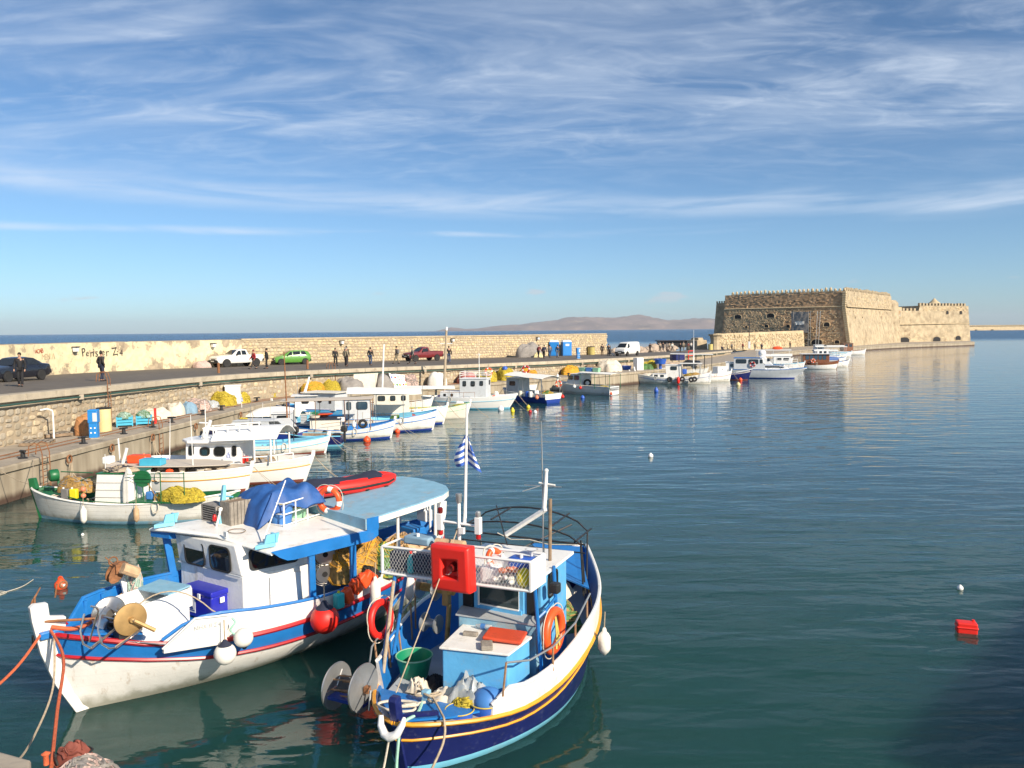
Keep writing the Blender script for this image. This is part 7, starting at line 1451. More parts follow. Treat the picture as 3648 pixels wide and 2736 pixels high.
cab(W2,-.6,-3.6,2.0,1.12,1.65,'white_clean',wins=[('s',-2.4,1.42,1.3,.32),('s',-3.3,1.42,.6,.32),('s',-1.5,1.42,.45,.2)],lean=-.7,roof='blue_paint',over=.03,rth=.04,taper=.88); cab(W2,-3.4,-7.3,2.1,1.15,2.55,'pale_grey',wins=[('s',-4.9,2.1,1.2,.62),('s',-3.95,2.15,.35,.5),('s',-6.4,2.15,1.3,.55)],lean=-.5,roof='blue_paint',over=.06,rth=.05)
cab(W2,-2.6,-3.5,1.6,1.7,2.75,'white_clean',wins=[('f',-.4,2.3,.5,.5),('f',.4,2.3,.5,.5),('s',-3.1,2.35,.3,.4)],lean=-1.0,roof=None,leanb=-.7); MB().ball((-3.9,0,3.15),(.48,.48,.42),18).lathe([(.3,0),(.25,.3)],c=(-3.9,0,2.6),n=12).build('radar_dome','white_clean',W2.root,ang=80)
lifebuoy(W2.w(-5.0,-1.15,1.75),.36,.07,(-.34,-.94,0),'dark red lifebuoy on the side of the large white motor cruiser',m='red_paint',bands=True); rail(W2,[(.9,-.3,1.35),(-.3,-.8,1.3),(-1.4,-1.1,1.25),(-2.6,-1.25,1.2)],.5,[0,1,2,3],mid=.5)
WW=gboat((25.5,104.5),-15,5.5,2.2,1.1,.9,.9,'boat behind the caique under a long flat white awning on many thin posts',deckm='grey_paint',rail='white_paint',bottom='cream_paint'); canopy(WW,.9,-4.6,2.3,2.95,3.05,'canvas_white',post='black_metal',posts=(.03,.2,.4,.6,.8,.97),zb=.9,arch=.03,pr=.03)
X_=gboat((49.6,121.6),-12,6.2,2.6,1.25,.95,1.05,'brown and white wooden tour boat with a glazed brown saloon and white roof',deckm='varnish',hm_='white_paint',band='varnish',rail='maroon',cap='varnish',bottom='cream_paint',deck=.8,stemm='varnish'); cab(X_,-1.2,-5.0,2.1,.9,2.3,'varnish',wins=[('s',-1.9+-.62*k,1.8,.52,.7) for k in range(5)],roof='white_clean',over=.3,gl='blue_glass'); lifebuoy(X_.w(-3.6,-1.35,1.3),.33,.07,(-.2,-1,0),'orange lifebuoy on the brown saloon of the wooden tour boat')
X3=gboat((40.5,113.5),-18,5.5,2.3,1.2,1.0,1.0,'white day boat with a rounded pale awning between the cruiser and the brown tour boat',deckm='white_clean',rail='white_clean',bottom='cream_paint'); canopy(X3,-.5,-4.6,2.1,2.35,2.3,'canvas_white',post='white_clean',posts=(.05,.5,.95),zb=.9,arch=.3); rail(X3,[(.2,-.2,1.2),(-1,-.9,1.1),(-3,-1.1,1.0)],.7,[0,1,2],m='white_clean',r=.03,mid=.5)
X4=gboat((47.0,134),-16,6.5,2.4,1.2,1.0,1.0,'white boat with a wide white roof behind the brown tour boat',deckm='white_clean',rail='white_clean',bottom='cream_paint'); canopy(X4,0,-5.8,2.4,2.6,2.6,'canvas_white',post='white_clean',posts=(.05,.5,.95),zb=.9,arch=.1); tag(MB().ball((0,0,0),(.9,.5,.28),14).build('life_raft','orange_red',None,loc=X4.w(-2.2,0,2.95)),'orange raft lying on the wide white boat roof','raft')
Y_=gboat((53.9,127.8),4,5.2,2.2,1.1,.8,.9,'small white boat with a blue cover between the brown tour boat and the fortress quay',deckm='blue_paint',rail='white_clean',bottom='cream_paint'); MB().box((-2.6,0,1.35),(1.9,1.5,.5),top=(.8,.8)).build('blue_cover','tarp_blue',Y_.root,bevel=.1,smooth=False)
Y2=gboat((66.5,158.5),-8,6.5,2.4,1.2,.9,.9,'white boat with a long flat white awning moored beyond the tour boat',deckm='white_clean',rail='turq_blue',bottom='cream_paint'); canopy(Y2,0,-6.0,2.4,2.5,2.5,'canvas_white',post='white_clean',posts=(.05,.5,.95),zb=.9,arch=.1); cab(Y2,-4.4,-6.1,1.7,.9,2.9,'pale_grey',wins=[('s',-5.2,2.3,1.0,.5)])
Z_=gboat((81.0,183.0),5,9.0,2.9,1.25,.85,1.1,'white boat with a varnished brown cabin, last one by the fortress corner',deckm='varnish',rail='white_clean',bottom='cream_paint'); cab(Z_,-3.2,-5.4,2.0,.9,2.7,'varnish',wins=[('s',-3.8,2.2,.7,.6),('s',-4.8,2.2,.7,.6)],roof='varnish',over=.2)

G1=gboat((-10.6,56.2),12,5.8,2.1,1.2,.85,.9,'white boat with a raked white mast behind the long-awning boat',deckm='white_paint',rail='blue_paint',bottom='deep_blue'); cab(G1,-2.4,-4.6,1.5,.8,1.9,'white_clean',wins=[('s',-3.0,1.55,.5,.36),('s',-3.9,1.55,.5,.36)],lean=.2,over=.25); MB().tube([(-4.0,0,1.9),(-3.6,0,3.2)],[.12,.06],6).build('raked_mast','white_clean',G1.root)
G2=gboat((-12.0,49.9),4,4.6,1.9,.95,.65,.7,'low white and blue boat with grey crates between canvas boat and cream cabin',deckm='turq_blue',rail='blue_paint',bottom='deep_blue'); cab(G2,-1.6,-3.0,1.2,.6,1.25,'pale_grey',wins=[('s',-2.3,1.0,.7,.3)],lean=-.3)
G3=gboat((-6.4,61.2),0,5.4,2.0,1.1,.8,.9,'white boat with low dark cover behind the cream boat',deckm='old_wood',rail='white_paint',bottom='deep_blue'); MB().box((-2.8,0,1.05),(2.2,1.4,.6),top=(.8,.8)).build('dark_cover','tarp_grey',G3.root,bevel=.1,smooth=False)
G4=gboat((43.5,119),-16,5.8,2.3,1.2,.95,1.0,'white cruiser with sloping windscreen in front of the olive-grey quay wall',deckm='white_clean',rail='turq_blue',bottom='deep_blue'); cab(G4,-1.4,-4.2,1.8,.95,2.1,'white_clean',wins=[('s',-2.4,1.65,.8,.4),('s',-3.4,1.65,.7,.4)],lean=-.5)
G5=gboat((58.0,139),-8,6.0,2.3,1.2,.9,.9,'white boat with blue hood between the small white boat and the flat awning one',deckm='blue_paint',rail='blue_paint',bottom='cream_paint'); canopy(G5,-1.2,-5.2,2.1,2.3,2.3,'canvas_white',post='white_clean',posts=(.05,.95),zb=.9,arch=.2)
G6=gboat((20.6,99.0),-10,5.0,2.0,1.15,.85,.9,'white and brown boat seen over the caique, with white laundry-like covers',deckm='old_wood',rail='varnish',bottom='cream_paint'); mb=MB(); mb.grid([[(lerp(-.8,-4.2,i/12),lerp(-.7,.7,j/6),1.5+.12*nz(i*.6,j*.6)-.25*abs(j-3)/3) for j in range(7)] for i in range(13)]); mb.build('white_cover','canvas_white',G6.root,ang=80)

G7=gboat((60.5,147.5),-6,6.0,2.3,1.2,.9,.9,'white boat with bare rails nearest the thin lamp post side of the terrace quay',deckm='white_clean',rail='blue_paint',bottom='deep_blue'); cab(G7,-2.0,-4.0,1.7,.9,2.3,'white_clean',wins=[('s',-2.6,1.8,.5,.4),('s',-3.4,1.8,.5,.4)],over=.2)
G8=gboat((72.5,170.5),-4,6.2,2.3,1.2,.9,.9,'white boat with a pale blue stripe just before the brown cabin one',deckm='turq_blue',rail='turq_blue',bottom='cream_paint'); canopy(G8,-1.5,-5.2,2.0,2.4,2.4,'canvas_white',post='white_clean',posts=(.05,.95),zb=.9,arch=.15)
G9=gboat((31.0,101.5),-15,5.0,2.0,1.15,.9,.9,'white boat tucked between the navy open boat and the large cruiser',deckm='white_clean',rail='white_paint',bottom='cream_paint'); cab(G9,-1.8,-3.6,1.5,.9,2.0,'white_clean',wins=[('s',-2.6,1.6,.9,.35)],lean=-.4)
# ================================================================ things on the lower quay
Q0=QZ
ks=empty('service_pedestal',(-19.7,37.3,Q0),.2,'blue metal water and power pedestal standing on the quay beside the orange net bale','pedestal')
ks.scale=(.86,.86,.9); MB().box((0,0,.02),(.75,.75,.04)).build('base_plate','concrete_pale',ks); MB().box((0,0,.42),(.42,.42,.78)).build('lower_body','kiosk_blue',ks,bevel=.02,smooth=False)
MB().box((0,0,1.12),(.50,.48,.62)).build('upper_body','kiosk_blue',ks,bevel=.03,smooth=False); MB().box((0,0,1.47),(.54,.52,.08),top=(.8,.8)).build('pedestal_cap','kiosk_blue',ks,bevel=.02,smooth=False); MB().box((.12,-.245,1.12),(.22,.02,.45)).build('meter_window','pale_grey',ks)
for z in (.3,.55):
    for x in (-.1,.1): MB().box((x,-.215,z),(.08,.03,.07)).build('socket','white_clean',ks)
heap('net_bale','big orange brown bale of netting on the quay left of the blue pedestal','net bale',(-20.75,38.6,Q0),(.58,.50),.92,'net_ochre',seed=90,strands=40,m2='net_brown',rough=.18,flat=3.5)
db=MB().lathe([(.001,0),(.34,0),(.35,.03),(.33,.9),(.34,1.1),(.30,1.15),(.001,1.15)],n=20).build('oil_drum','drum_cream',None,loc=(-20.55,39.9,Q0),ang=40); tag(db,'cream oil drum behind the blue pedestal','drum'); MB().lathe([(.36,1.15),(.37,1.2),(.001,1.22)],n=18).build('lid','black_metal',db)
for i,(x,y,l) in enumerate(((-20.5,41.9,'left light blue slatted crate heaped with pale green net'),(-19.75,42.5,'right light blue slatted crate heaped with pale green net'))):
    c=empty('crate',(x,y,Q0),.45,l,'crate','light blue crates on the quay'); c.scale=(.8,.8,.75)
    for k in range(3):
        for sg in (1,-1): MB().box((0,sg*.36,.2+.2*k),(1.0,.04,.16)).build('slat','crate_blue',c,smooth=False); MB().box((sg*.48,0,.2+.2*k),(.04,.72,.16)).build('slat','crate_blue',c,smooth=False)
    for a in (1,-1):
        for b2 in (1,-1): MB().box((a*.46,b2*.33,.36),(.07,.07,.72)).build('corner_post','crate_blue',c,smooth=False)
    MB().box((0,0,.14),(.95,.7,.04)).build('crate_floor','crate_blue',c)
    heap('green_net','pale green net heaped in the %s light blue crate'%('left','right')[i],'fishing net',(x,y,Q0+.42),(.38,.32),.34,'mint_net',seed=91+i,strands=70,m2='net_green')
tag(MB().box((0,0,.4),(.12,.9,.8)).build('red_board','bright_red',None,loc=(-19.5,43.3,Q0),rz=.4),'red board standing against the right blue crate','board')
hp=[((-20.6,45.6),(1.3,1.0),.75,'tarp_cream','large cream tarpaulin heap on the quay right of the blue crates','tarpaulin',None),((-20.7,44.9),(.45,.4),.45,'tarp_white','round white bundle in front of the large cream tarpaulin','bundle',None),((-20.2,47.4),(1.0,.9),.95,'tarp_cream','cream and red edged cloth heap beside the faded blue sheet','cloth heap',None),((-19.9,48.6),(.8,.9),.85,'tarp_faded','faded blue sheet draped over a heap on the quay','sheet',None),((-19.8,50.2),(1.1,1.1),.95,'net_pink','pinkish net heap right of the faded blue sheet','fishing net','net_grey'),((-19.6,51.9),(.6,.6),.6,'clear_plastic','clear plastic sheet bundle between pink and yellow nets','plastic sheet',None),
((-19.5,53.6),(1.15,1.2),1.15,'net_yellow','yellow net heap in front of the white box','fishing net','net_yellow2'),((-18.9,55.6),(.8,.9),.85,'net_yellow','small yellow net heap right behind the white box','fishing net','net_yellow2'),((-19.5,58.2),(1.0,1.0),.95,'net_yellow','middle yellow net heap on the quay bend','fishing net','net_yellow2'),((-18.6,60.6),(1.5,1.3),1.45,'net_yellow','tallest yellow net heap on the quay bend','fishing net','net_yellow2'),
((-16.8,64.0),(1.3,1.1),1.05,'net_orange','ochre net heap left of the rusty mast','fishing net','net_yellow2'),((-15.6,65.4),(1.0,1.0),1.1,'net_yellow','yellow net heap right behind the rusty mast','fishing net','net_yellow2'),((-14.6,67.0),(1.7,1.4),1.25,'tarp_grey','long grey tarpaulin bundle on the quay','tarpaulin',None),((-11.9,68.6),(1.6,1.3),1.25,'tarp_grey','grey brown covered heap with tyres on top','covered heap',None),
((-10.2,71.5),(1.5,1.2),1.15,'net_pink','beige net mound on the quay behind the long awning','fishing net','net_grey'),((-7.6,74.0),(1.3,1.1),1.3,'tarp_white','big round white bag heap with pointed end','sack',None),((-5.2,76.2),(1.5,1.3),1.1,'tarp_red','dull red tarpaulin heap right of the big white bag','tarpaulin',None),((-3.4,79.0),(1.4,1.3),1.25,'net_yellow','yellow green net heap behind the orange lifebuoy frame','fishing net','net_yellow2'),((-1.6,80.5),(1.3,1.2),1.25,'net_yellow','yellow net heap with a blue float on top','fishing net','net_yellow2'),((.8,82.5),(1.5,1.1),1.0,'net_orange','orange yellow net heap left of the cabin boat rail','fishing net','net_yellow'),((5.6,87.6),(1.7,1.1),1.05,'net_orange','orange net heap right of the cabin boat mast','fishing net','net_yellow')]
def snap(x,y,d=1.15):
    q=x/y; best=None
    for k in range(900):
        a,b,dx,dy=poly_at(LIP,poly_len(LIP)*k/900)
        if b>36 and a/b>=q: return (a+dy*d,b-dx*d)
for i,(p,r_,h,m_,l,c_,m2_) in enumerate(hp):
    far_=p[1]>62
    if far_: p=snap(*p,d=r_[1]*.75+.15)
    r_=(r_[0]*(.72 if far_ else .66),r_[1]*(.72 if far_ else .66)); h=h*(.88 if far_ else .74); heap({'fishing net':'fishing_net'}.get(c_,c_.replace(' ','_')),l,c_,(p[0],p[1],quayz(p[1])),r_,h,m_,seed=100+i,strands=90 if m2_ else 0,m2=m2_,rough=.22 if m2_ else (.12 if 'round' in l else .26),flat=3,rz=i*1.3,sr=.02)
wb=MB().box((0,0,.62),(1.0,.8,1.2)).box((0,0,1.26),(1.1,.9,.1)).build('white_box','white_clean',None,loc=(-19.3,54.9,Q0),rz=.3,bevel=.02,smooth=False); tag(wb,'tall white lidded box standing among the yellow nets','box')
tag(MB().slab([(-1.0,-.4,1.55),(1.0,-.4,1.5),(1.2,.5,.2),(-.6,.5,.2)],.06).build('mattress','tarp_cream',None,loc=(*snap(-13.2,66.6,1.6),Q0-.1),rz=.3+PI),'pale board leaning on the grey bundle','board')
tag(MB().torus((0,0,0),.42,.17,n=24,k=8,sc=(1,.6)).build('tyre','tyre',None,loc=(*snap(-11.9,68.6,1.1),Q0+1.12)),'oval black tyre lying on the grey brown heap','tyre')
dc=MB(); dc.grid([[(lerp(-1.1,1.1,i/14)*(1-.15*j/8),lerp(.3,-.55,j/8)+.06*nz(i*.5,j*.4),lerp(1.75,.15,j/8)+.12*nz(i*.6,j*.6)-.25*(i/14)) for j in range(9)] for i in range(15)]); o=dc.build('dotted_cloth','dotted_cloth',None,loc=(*snap(-11.6,73.9,1.5),Q0),rz=.7,ang=80); o.scale=(.72,.72,.75); tag(o,'white cloth with coloured dots draped over gear on the quay','cloth')
for (x,y,m_,l) in ((-3.8,76.6,'orange_buoy','orange lifebuoy on a rail on the quay behind the wooden mast'),(-.2,79.8,'red_paint','dark red and white lifebuoy on the quay right of the wooden mast')): lifebuoy((*snap(x,y,2.0),QZ+1.0),.40,.08,(-.1,-1,0),l,m=m_)
tag(MB().ball((0,0,0),(.28,.28,.28),12).build('blue_float','blue_plastic',None,loc=(*snap(-1.6,80.5,1.1),QZ+1.12)),'blue float lying on the yellow net heap','float')
# more gear further along
for (x,y,h,m_,l,c_,r_) in ((11.2,93.2,1.2,'tarp_cream','pale cloth and board heap before the green baskets boat','cloth heap',(1.3,1.0)),(8.9,91.0,.8,'old_wood','brown coiled hose and wood heap by the wall','wood heap',(1.0,.8)),(17.4,100.2,.9,'net_yellow','yellow net heap behind the tall white box at the caique bow','fishing net',(1.0,.9)),(16.5,97.8,.6,'net_green','green net heap left of the tall white box','fishing net',(1.0,.8)),(20.5,103.5,.6,'boulder','brown debris heap on the quay beyond the blue tub','heap',(1.6,.9)),(24,106.5,.6,'tarp_grey','grey gear heap by the quay wall behind the caique','heap',(1.5,1.0))):
    heap(c_.replace(' ','_'),l,c_,(x,y,quayz(y)),r_,h,m_,seed=int(x*7),strands=30,rough=.35,flat=3)
tag(MB().box((0,0,.75),(.95,.8,1.5)).build('white_fridge','white_clean',None,loc=(15.2,95.6,quayz(95)),rz=.5,bevel=.03,smooth=False),'tall white box by the bow of the caique','box')
tb=tub('blue_fish_tub',(18.4,98.6,quayz(98)+.6),.75,.6,'blue_plastic','round blue tub raised beside yellow net near the caique bow'); MB().tube([(0,0,-.6),(0,0,.1)],.18,8).build('foot','blue_plastic',tb)
tub('blue_fish_tub',(14.0,97.2,quayz(97)),.6,.45,'blue_plastic','low blue tub left of the tall white box')
kc=MB().box((0,0,.8),(2.6,1.0,1.0)).build('dark_locker','navy',None,loc=(23.0,110.6,quayz(110)+.3),rz=.9,bevel=.05,smooth=False); tag(kc,'dark blue locker by the quay wall behind the caique wheelhouse','locker')
rf_=empty('metal_gantry',(25.2,112,quayz(112)),.9,'red metal frame standing at the quay wall behind the caique','frame')
for x in (-.8,.8): MB().tube([(x,0,0),(x,0,1.9)],.06,5).build('post','bright_red',rf_)
for z in (1.2,1.85): MB().tube([(-.8,0,z),(.8,0,z)],.06,5).build('bar','bright_red',rf_)
# pallets
for i,(x,y,rz,l) in enumerate(((-21.2,35.3,.3,'nearer weathered wooden pallet lying on the quay'),(-21.9,37.9,.9,'farther wooden pallet tilted against the wall by the net bale'))):
    p=empty('wooden_pallet',(x,y,Q0+(.0)),rz,l,'pallet','weathered wooden pallets on the quay'); 
    for k in range(6): MB().box((-.52+.21*k,0,.16+.04*i),(.13,1.1,.025)).build('plank','grey_wood',p,smooth=False)
    for k in (-.48,0,.48): MB().box((0,k,.075+.04*i),(1.2,.10,.13)).build('bearer','old_wood',p,smooth=False)
# pipe bend on wall, ladders, rings, bollards
pp_=empty('drain_pipe',(-21.55,36.9,Q0),0,'white drain pipe coming down the stone wall left of the orange bale','pipe'); MB().tube([(-.15,-.45,1.42),(.02,-.2,1.46),(.14,0,1.36),(.16,.02,1.2),(.16,.02,0)],.04,8).build('pipe','white_paint',pp_)
def ladder(name,loc,rz,h,wd,n,lab,m='rust',hoop=True,grp='rusty iron ladders on the quay walls'):
    l=empty(name,loc,rz,lab,'ladder',grp)
    for x in (-wd/2,wd/2):
        pts=[(x,0,0),(x,0,h)]+([(x,.1,h+.35),(x,.3,h+.42),(x,.5,h+.3),(x,.55,h-.1)] if hoop else []); MB().tube(pts,.022,5).build('rail',m,l)
    for k in range(n): MB().tube([(-wd/2,0,.15+(h-.1)*k/n),(wd/2,0,.15+(h-.1)*k/n)],.016,4).build('rung',m,l)
    return l
ladder('iron_ladder',(-21.25,41.9,Q0),R(100),2.5,.45,9,'rusty ladder from the quay up to the pier road behind the cream drum')
ladder('iron_ladder',(-18.55,31.4,-.3),R(90),1.9,.5,7,'rusty ladder down the quay face left of the green boat'); ladder('iron_ladder',(-18.2,41.0,-.3),R(95),1.9,.5,7,'rusty ladder down the quay face below the white motor boat bow')
ladder('iron_ladder',(-14.6,65.3,Q0),R(130),2.0,.5,8,'rusty ladder on the quay wall near the three standing people')
def bollard(x,y,l):
    b=empty('mooring_bollard',(x,y,quayz(y)),random.uniform(0,3),l,'bollard','iron bollards along the quay edge')
    MB().lathe([(.19,0),(.17,.03),(.09,.06),(.08,.24),(.12,.28),(.13,.31),(.001,.34)],n=12).build('bollard_post','black_metal',b,ang=40); MB().tube([(-.22,0,.29),(.22,0,.29)],.045,7).build('horn','black_metal',b)
for x,y,l in ((-19.4,31.3,'bollard above the ladder left of the green boat'),(-19.2,35.4,'bollard just before the blue pedestal'),(-19.0,38.7,'bollard right of the blue pedestal'),(-18.8,41.4,'bollard in front of the light blue crates'),(-18.7,43.5,'bollard in front of the round white bundle'),(-18.5,47.4,'bollard in front of the pinkish net'),(-18.4,50.2,'bollard in front of the clear plastic bundle'),(-18.1,56.3,'bollard below the tallest yellow net heap'),(-15.9,60.6,'bollard in front of the long grey tarpaulin bundle'),(6.0,84.6,'bollard behind the royal blue boat awning')): bollard(x,y,l)
for (y,l) in ((33.2,'iron mooring ring with hanging ropes right of the green boat ladder'),(36.4,'iron mooring ring below the blue pedestal'),(40.0,'iron mooring ring below the light blue crates'),(44.6,'iron mooring ring below the cream tarpaulins'),(50.8,'iron mooring ring below the yellow nets')):
    x=interp([p[1] for p in EDGE],[p[0] for p in EDGE],y)+.16; r_=empty('mooring_ring',(x,y,1.05),0,l,'mooring ring','iron rings with ropes on the quay face'); MB().torus((0,0,0),.17,.035,M=Matrix.Rotation(PI/2,4,'Y'),n=16,k=6).build('ring','rust',r_)
    for k in range(3): MB().tube([(.03,-.1+.1*k,-.15),(.08,-.12+.1*k,-.6),(.1+.15*k,-.2+.2*k,-1.15)],.018,4).build('hanging_rope','rope_tan',r_)
# wooden mast on the quay behind the cabin boat
wm=empty('wooden_mast',(-5.95,69.3,0),0,'tall tan wooden mast with a white tip and small crossbar','mast'); MB().tube([(0,0,.9),(.30,0,6.35)],[.13,.09],8).build('pole','rope_tan',wm); MB().tube([(.30,0,6.35),(.32,0,6.65)],.10,8).build('white_tip','white_clean',wm); MB().tube([(-.3,0,5.2),(.8,0,5.2)],.035,5).build('crossbar','white_clean',wm)
wm2=empty('white_mast',(-9.3,56.5,0),0,'tall white mast rising behind the long awning','mast'); MB().tube([(0,0,1),(.25,0,5.4)],[.08,.05],8).build('pole','white_clean',wm2)
# posts on the road lip
for x,y,l in ((-22.0,59.7,'rusty stub post at the road lip below the white pickup'),(-17.3,67.4,'rusty stub post at the road lip below the green car')): tag(MB().lathe([(.10,0),(.10,.75),(.001,.78)],n=10).build('stub_post','rust',None,loc=(x,y,zroad(y))),l,'post','rusty stub posts on the pier road')
# fuel kiosk and toilets, bin, heap on the road
k2=dup(ks,(8.1,97.2,zroad(97.2)),.3,'blue pedestal standing alone at the road edge left of the yellow bin')
for (x,y,l,sg) in ((6.3,118.2,'left blue portable toilet with grey side and white roof',0),(8.1,118.6,'right blue portable toilet with a white sign on its door',1)):
    t=empty('portable_toilet',(x,y,zroad(y)),R(12) if sg else R(-8),l,'portable toilet','blue portable toilets by the sea wall')
    MB().box((0,0,1.05),(1.35,1.35,2.05)).build('cabin','toilet_blue',t,bevel=.03,smooth=False); MB().box((0,0,2.2),(1.4,1.4,.28),top=(.75,.75)).build('roof','white_clean',t,bevel=.05,smooth=False); d_=MB().box((0.0,-.69,1.05),(1.05,.03,1.85)).build('door','toilet_blue',t,bevel=.01,smooth=False)
    if sg: MB().box((0,-.71,1.62),(.55,.02,.3)).build('sign','foam_white',d_)
    MB().box((-.69,0,1.05),(.03,1.2,1.95)).build('side_panel','net_grey',t)
bn=MB().lathe([(.001,0),(.52,0),(.55,.05),(.55,1.15),(.58,1.2),(.001,1.2)],n=20).build('yellow_bin','bin_yellow',None,loc=(12.5,125.2,zroad(125)),ang=40); tag(bn,'yellow round bin against the sea wall right of the toilets','bin'); MB().lathe([(.59,1.2),(.59,1.3),(.001,1.33)],n=18).build('lid','black_metal',bn)
bn=MB().lathe([(.001,0),(.5,0),(.52,1.25),(.001,1.25)],n=16).build('yellow_bin','bin_yellow',None,loc=(42.9,172,zroad(172))); tag(bn,'yellow bin at the broken pier of the sandy wall','bin')
heap('covered_heap','grey tarpaulin covered heap on the road left of the portable toilets','covered heap',(2.5,109.2,zroad(108)),(1.9,1.1),1.75,'tarp_grey',seed=130,strands=0,rough=.25,flat=2.6,rz=.4); tag(sheet('yellow_plastic_sheet','yellow and cream plastic at the foot of the grey heap',(3.6,107.6,zroad(107)),1.3,.8,.9,'drum_cream',4,cat='sheet'),None)
heap('white_bundle','white bundle on the road beside the front of the white pickup','bundle',(-28.6,73.6,zroad(73)),(.85,.55),.6,'net_pink',seed=131,strands=0)
# ================================================================ vehicles
def car(name,loc,rz,st,wheels,body,label,cat='car',wr=.31,glass='dark_glass',wins=(),ws=None,rw_=None,bumper='black_rubber',extra=None,hubs='alloy',grille='black_metal',lights=(.55,.72)):
    # st: stations (x, z_low, z_belt, z_top, half width belt, half width top), front first
    r=empty(name,(loc[0],loc[1],zroad(loc[1])+.01),rz,label,cat); rings=[]
    for x,zl,zb,zt,wb_,wt in st:
        rings.append([(x,wb_*.90,zl),(x,wb_,zl+.16),(x,wb_*1.01,lerp(zl,zb,.6)),(x,wb_*.97,zb),(x,wt,zt),(x,wt*.7,zt+.03),(x,0,zt+.04),(x,-wt*.7,zt+.03),(x,-wt,zt),(x,-wb_*.97,zb),(x,-wb_*1.01,lerp(zl,zb,.6)),(x,-wb_,zl+.16),(x,-wb_*.90,zl)])
    mb=MB(); mb.grid(rings,close=True); n=13; mb.f+=[tuple(range(n)),tuple(len(mb.v)-n+i for i in range(n))]; mb.m+=[0,0]
    bo_=mb.build('body',body,r,ang=40)
    def si(x):
        for a,b in zip(st,st[1:]):
            if b[0]<=x<=a[0]: t=(x-a[0])/(b[0]-a[0]); return [lerp(a[k],b[k],t) for k in range(6)]
        return st[-1]
    for (xa,xb,ta,tb) in wins:
        for sg in (1,-1):
            P=[]
            for x,top,s_ in ((xa,0,.10),(xb,0,.10),(tb,1,.86),(ta,1,.86)):
                q=si(x); P.append((x,sg*(lerp(q[4]*.97,q[5],s_)+.012),lerp(q[2],q[3],s_)))
            w_=MB(); w_.add(P,[(0,1,2,3)] if sg>0 else [(3,2,1,0)]); w_.build('side_window',glass,r,smooth=False)
    for nm,pr_ in (('windscreen',ws),('rear_window',rw_)):
        if pr_:
            a,b=pr_; qa,qb=si(a),si(b); sgn=1 if nm=='windscreen' else -1; P=[(a+.03*sgn,qa[5]*.86 if nm!='windscreen' else qa[4]*.84,qa[3]+.05),(a+.03*sgn,-(qa[5]*.86 if nm!='windscreen' else qa[4]*.84),qa[3]+.05),(b+.03*sgn,-qb[5]*.84,qb[3]+.02),(b+.03*sgn,qb[5]*.84,qb[3]+.02)]
            w_=MB(); w_.add(P,[(0,1,2,3)]); w_.build(nm,glass,r,smooth=False)
    for x in wheels:
        for sg in (1,-1):
            wb_=si(x)[4]; q=Matrix.Rotation(-PI/2*sg,4,'X'); wh=MB().lathe([(wr*.62,-.12),(wr*.95,-.12),(wr,-.06),(wr,.06),(wr*.93,.10),(wr*.62,.10)],n=24,M=q).build('wheel','tyre',r,ang=40); wh.location=(x,sg*(wb_-.035),wr)
            MB().lathe([(.001,.04),(wr*.2,.07),(wr*.3,.06),(wr*.55,.08),(wr*.68,.095),(wr*.68,-.1)],n=20,M=q).build('rim',hubs,wh,ang=40)
            MB().lathe([(.001,0),(wr*1.17,0),(wr*1.17,-.02),(.001,-.02)],n=22,M=q,c=(x,sg*(wb_*1.012+.010),wr+.02)).build('wheel_arch','dark_interior',r)
    xf=st[0][0]; wf_=st[0][4]; 
    MB().box((xf-.03,0,st[0][1]+.14),(.22,wf_*2.06,.26)).build('bumper',bumper,r,bevel=.04,smooth=False); MB().box((st[-1][0]+.03,0,st[-1][1]+.16),(.2,st[-1][4]*2.04,.24)).build('bumper',bumper,r,bevel=.04,smooth=False)
    for sg in (1,-1): MB().box((xf+.015-.01,sg*wf_*.76,lerp(st[0][1],st[0][2],.70)),(.06,wf_*.36,.15)).build('headlight','headlight',r,bevel=.02,smooth=False); MB().box((st[-1][0]-.005,sg*st[-1][4]*.84,lerp(st[-1][1],st[-1][2],.75)),(.05,.16,.28)).build('tail_light','lamp_red',r,bevel=.01,smooth=False)
    MB().box((xf+.015,0,lerp(st[0][1],st[0][2],.68)),(.04,wf_*.9,.12)).build('grille',grille,r); MB().box((xf+.085,0,st[0][1]+.16),(.02,.5,.11)).build('number_plate','plate',r)
    mx=ws[0]-.35 if ws else 0
    for sg in (1,-1): q=si(mx); MB().box((mx,sg*(q[4]+.08),q[2]+.07),(.10,.18,.13)).build('mirror',bumper,r,bevel=.02,smooth=False)
    for (xa,xb,_,_) in wins:
        for sg in (1,-1): q=si(xb); MB().box((xb+.12,sg*(q[4]*1.0+.008),q[2]-.12),(.14,.02,.035)).build('door_handle',bumper,r)
    return r
car('parked_car',(-30.9,49.3),R(260),[(2.15,.28,.62,.64,.74,.62),(2.0,.22,.72,.74,.84,.7),(1.2,.2,.86,.90,.86,.72),(.85,.2,.90,.96,.86,.70),(.15,.2,.92,1.40,.87,.60),(-.4,.2,.93,1.45,.87,.60),(-1.0,.2,.94,1.38,.87,.60),(-1.65,.22,.97,1.04,.86,.66),(-2.1,.26,.96,.99,.82,.66),(-2.25,.34,.80,.82,.76,.6)],(1.35,-1.3),'car_black','dark sedan parked by the plastered sea wall at the left edge',wins=((.62,-.22,.15,-.22),(-.32,-1.35,-.32,-1.0)),ws=(.85,.18),rw_=(-1.62,-1.05),bumper='car_black')
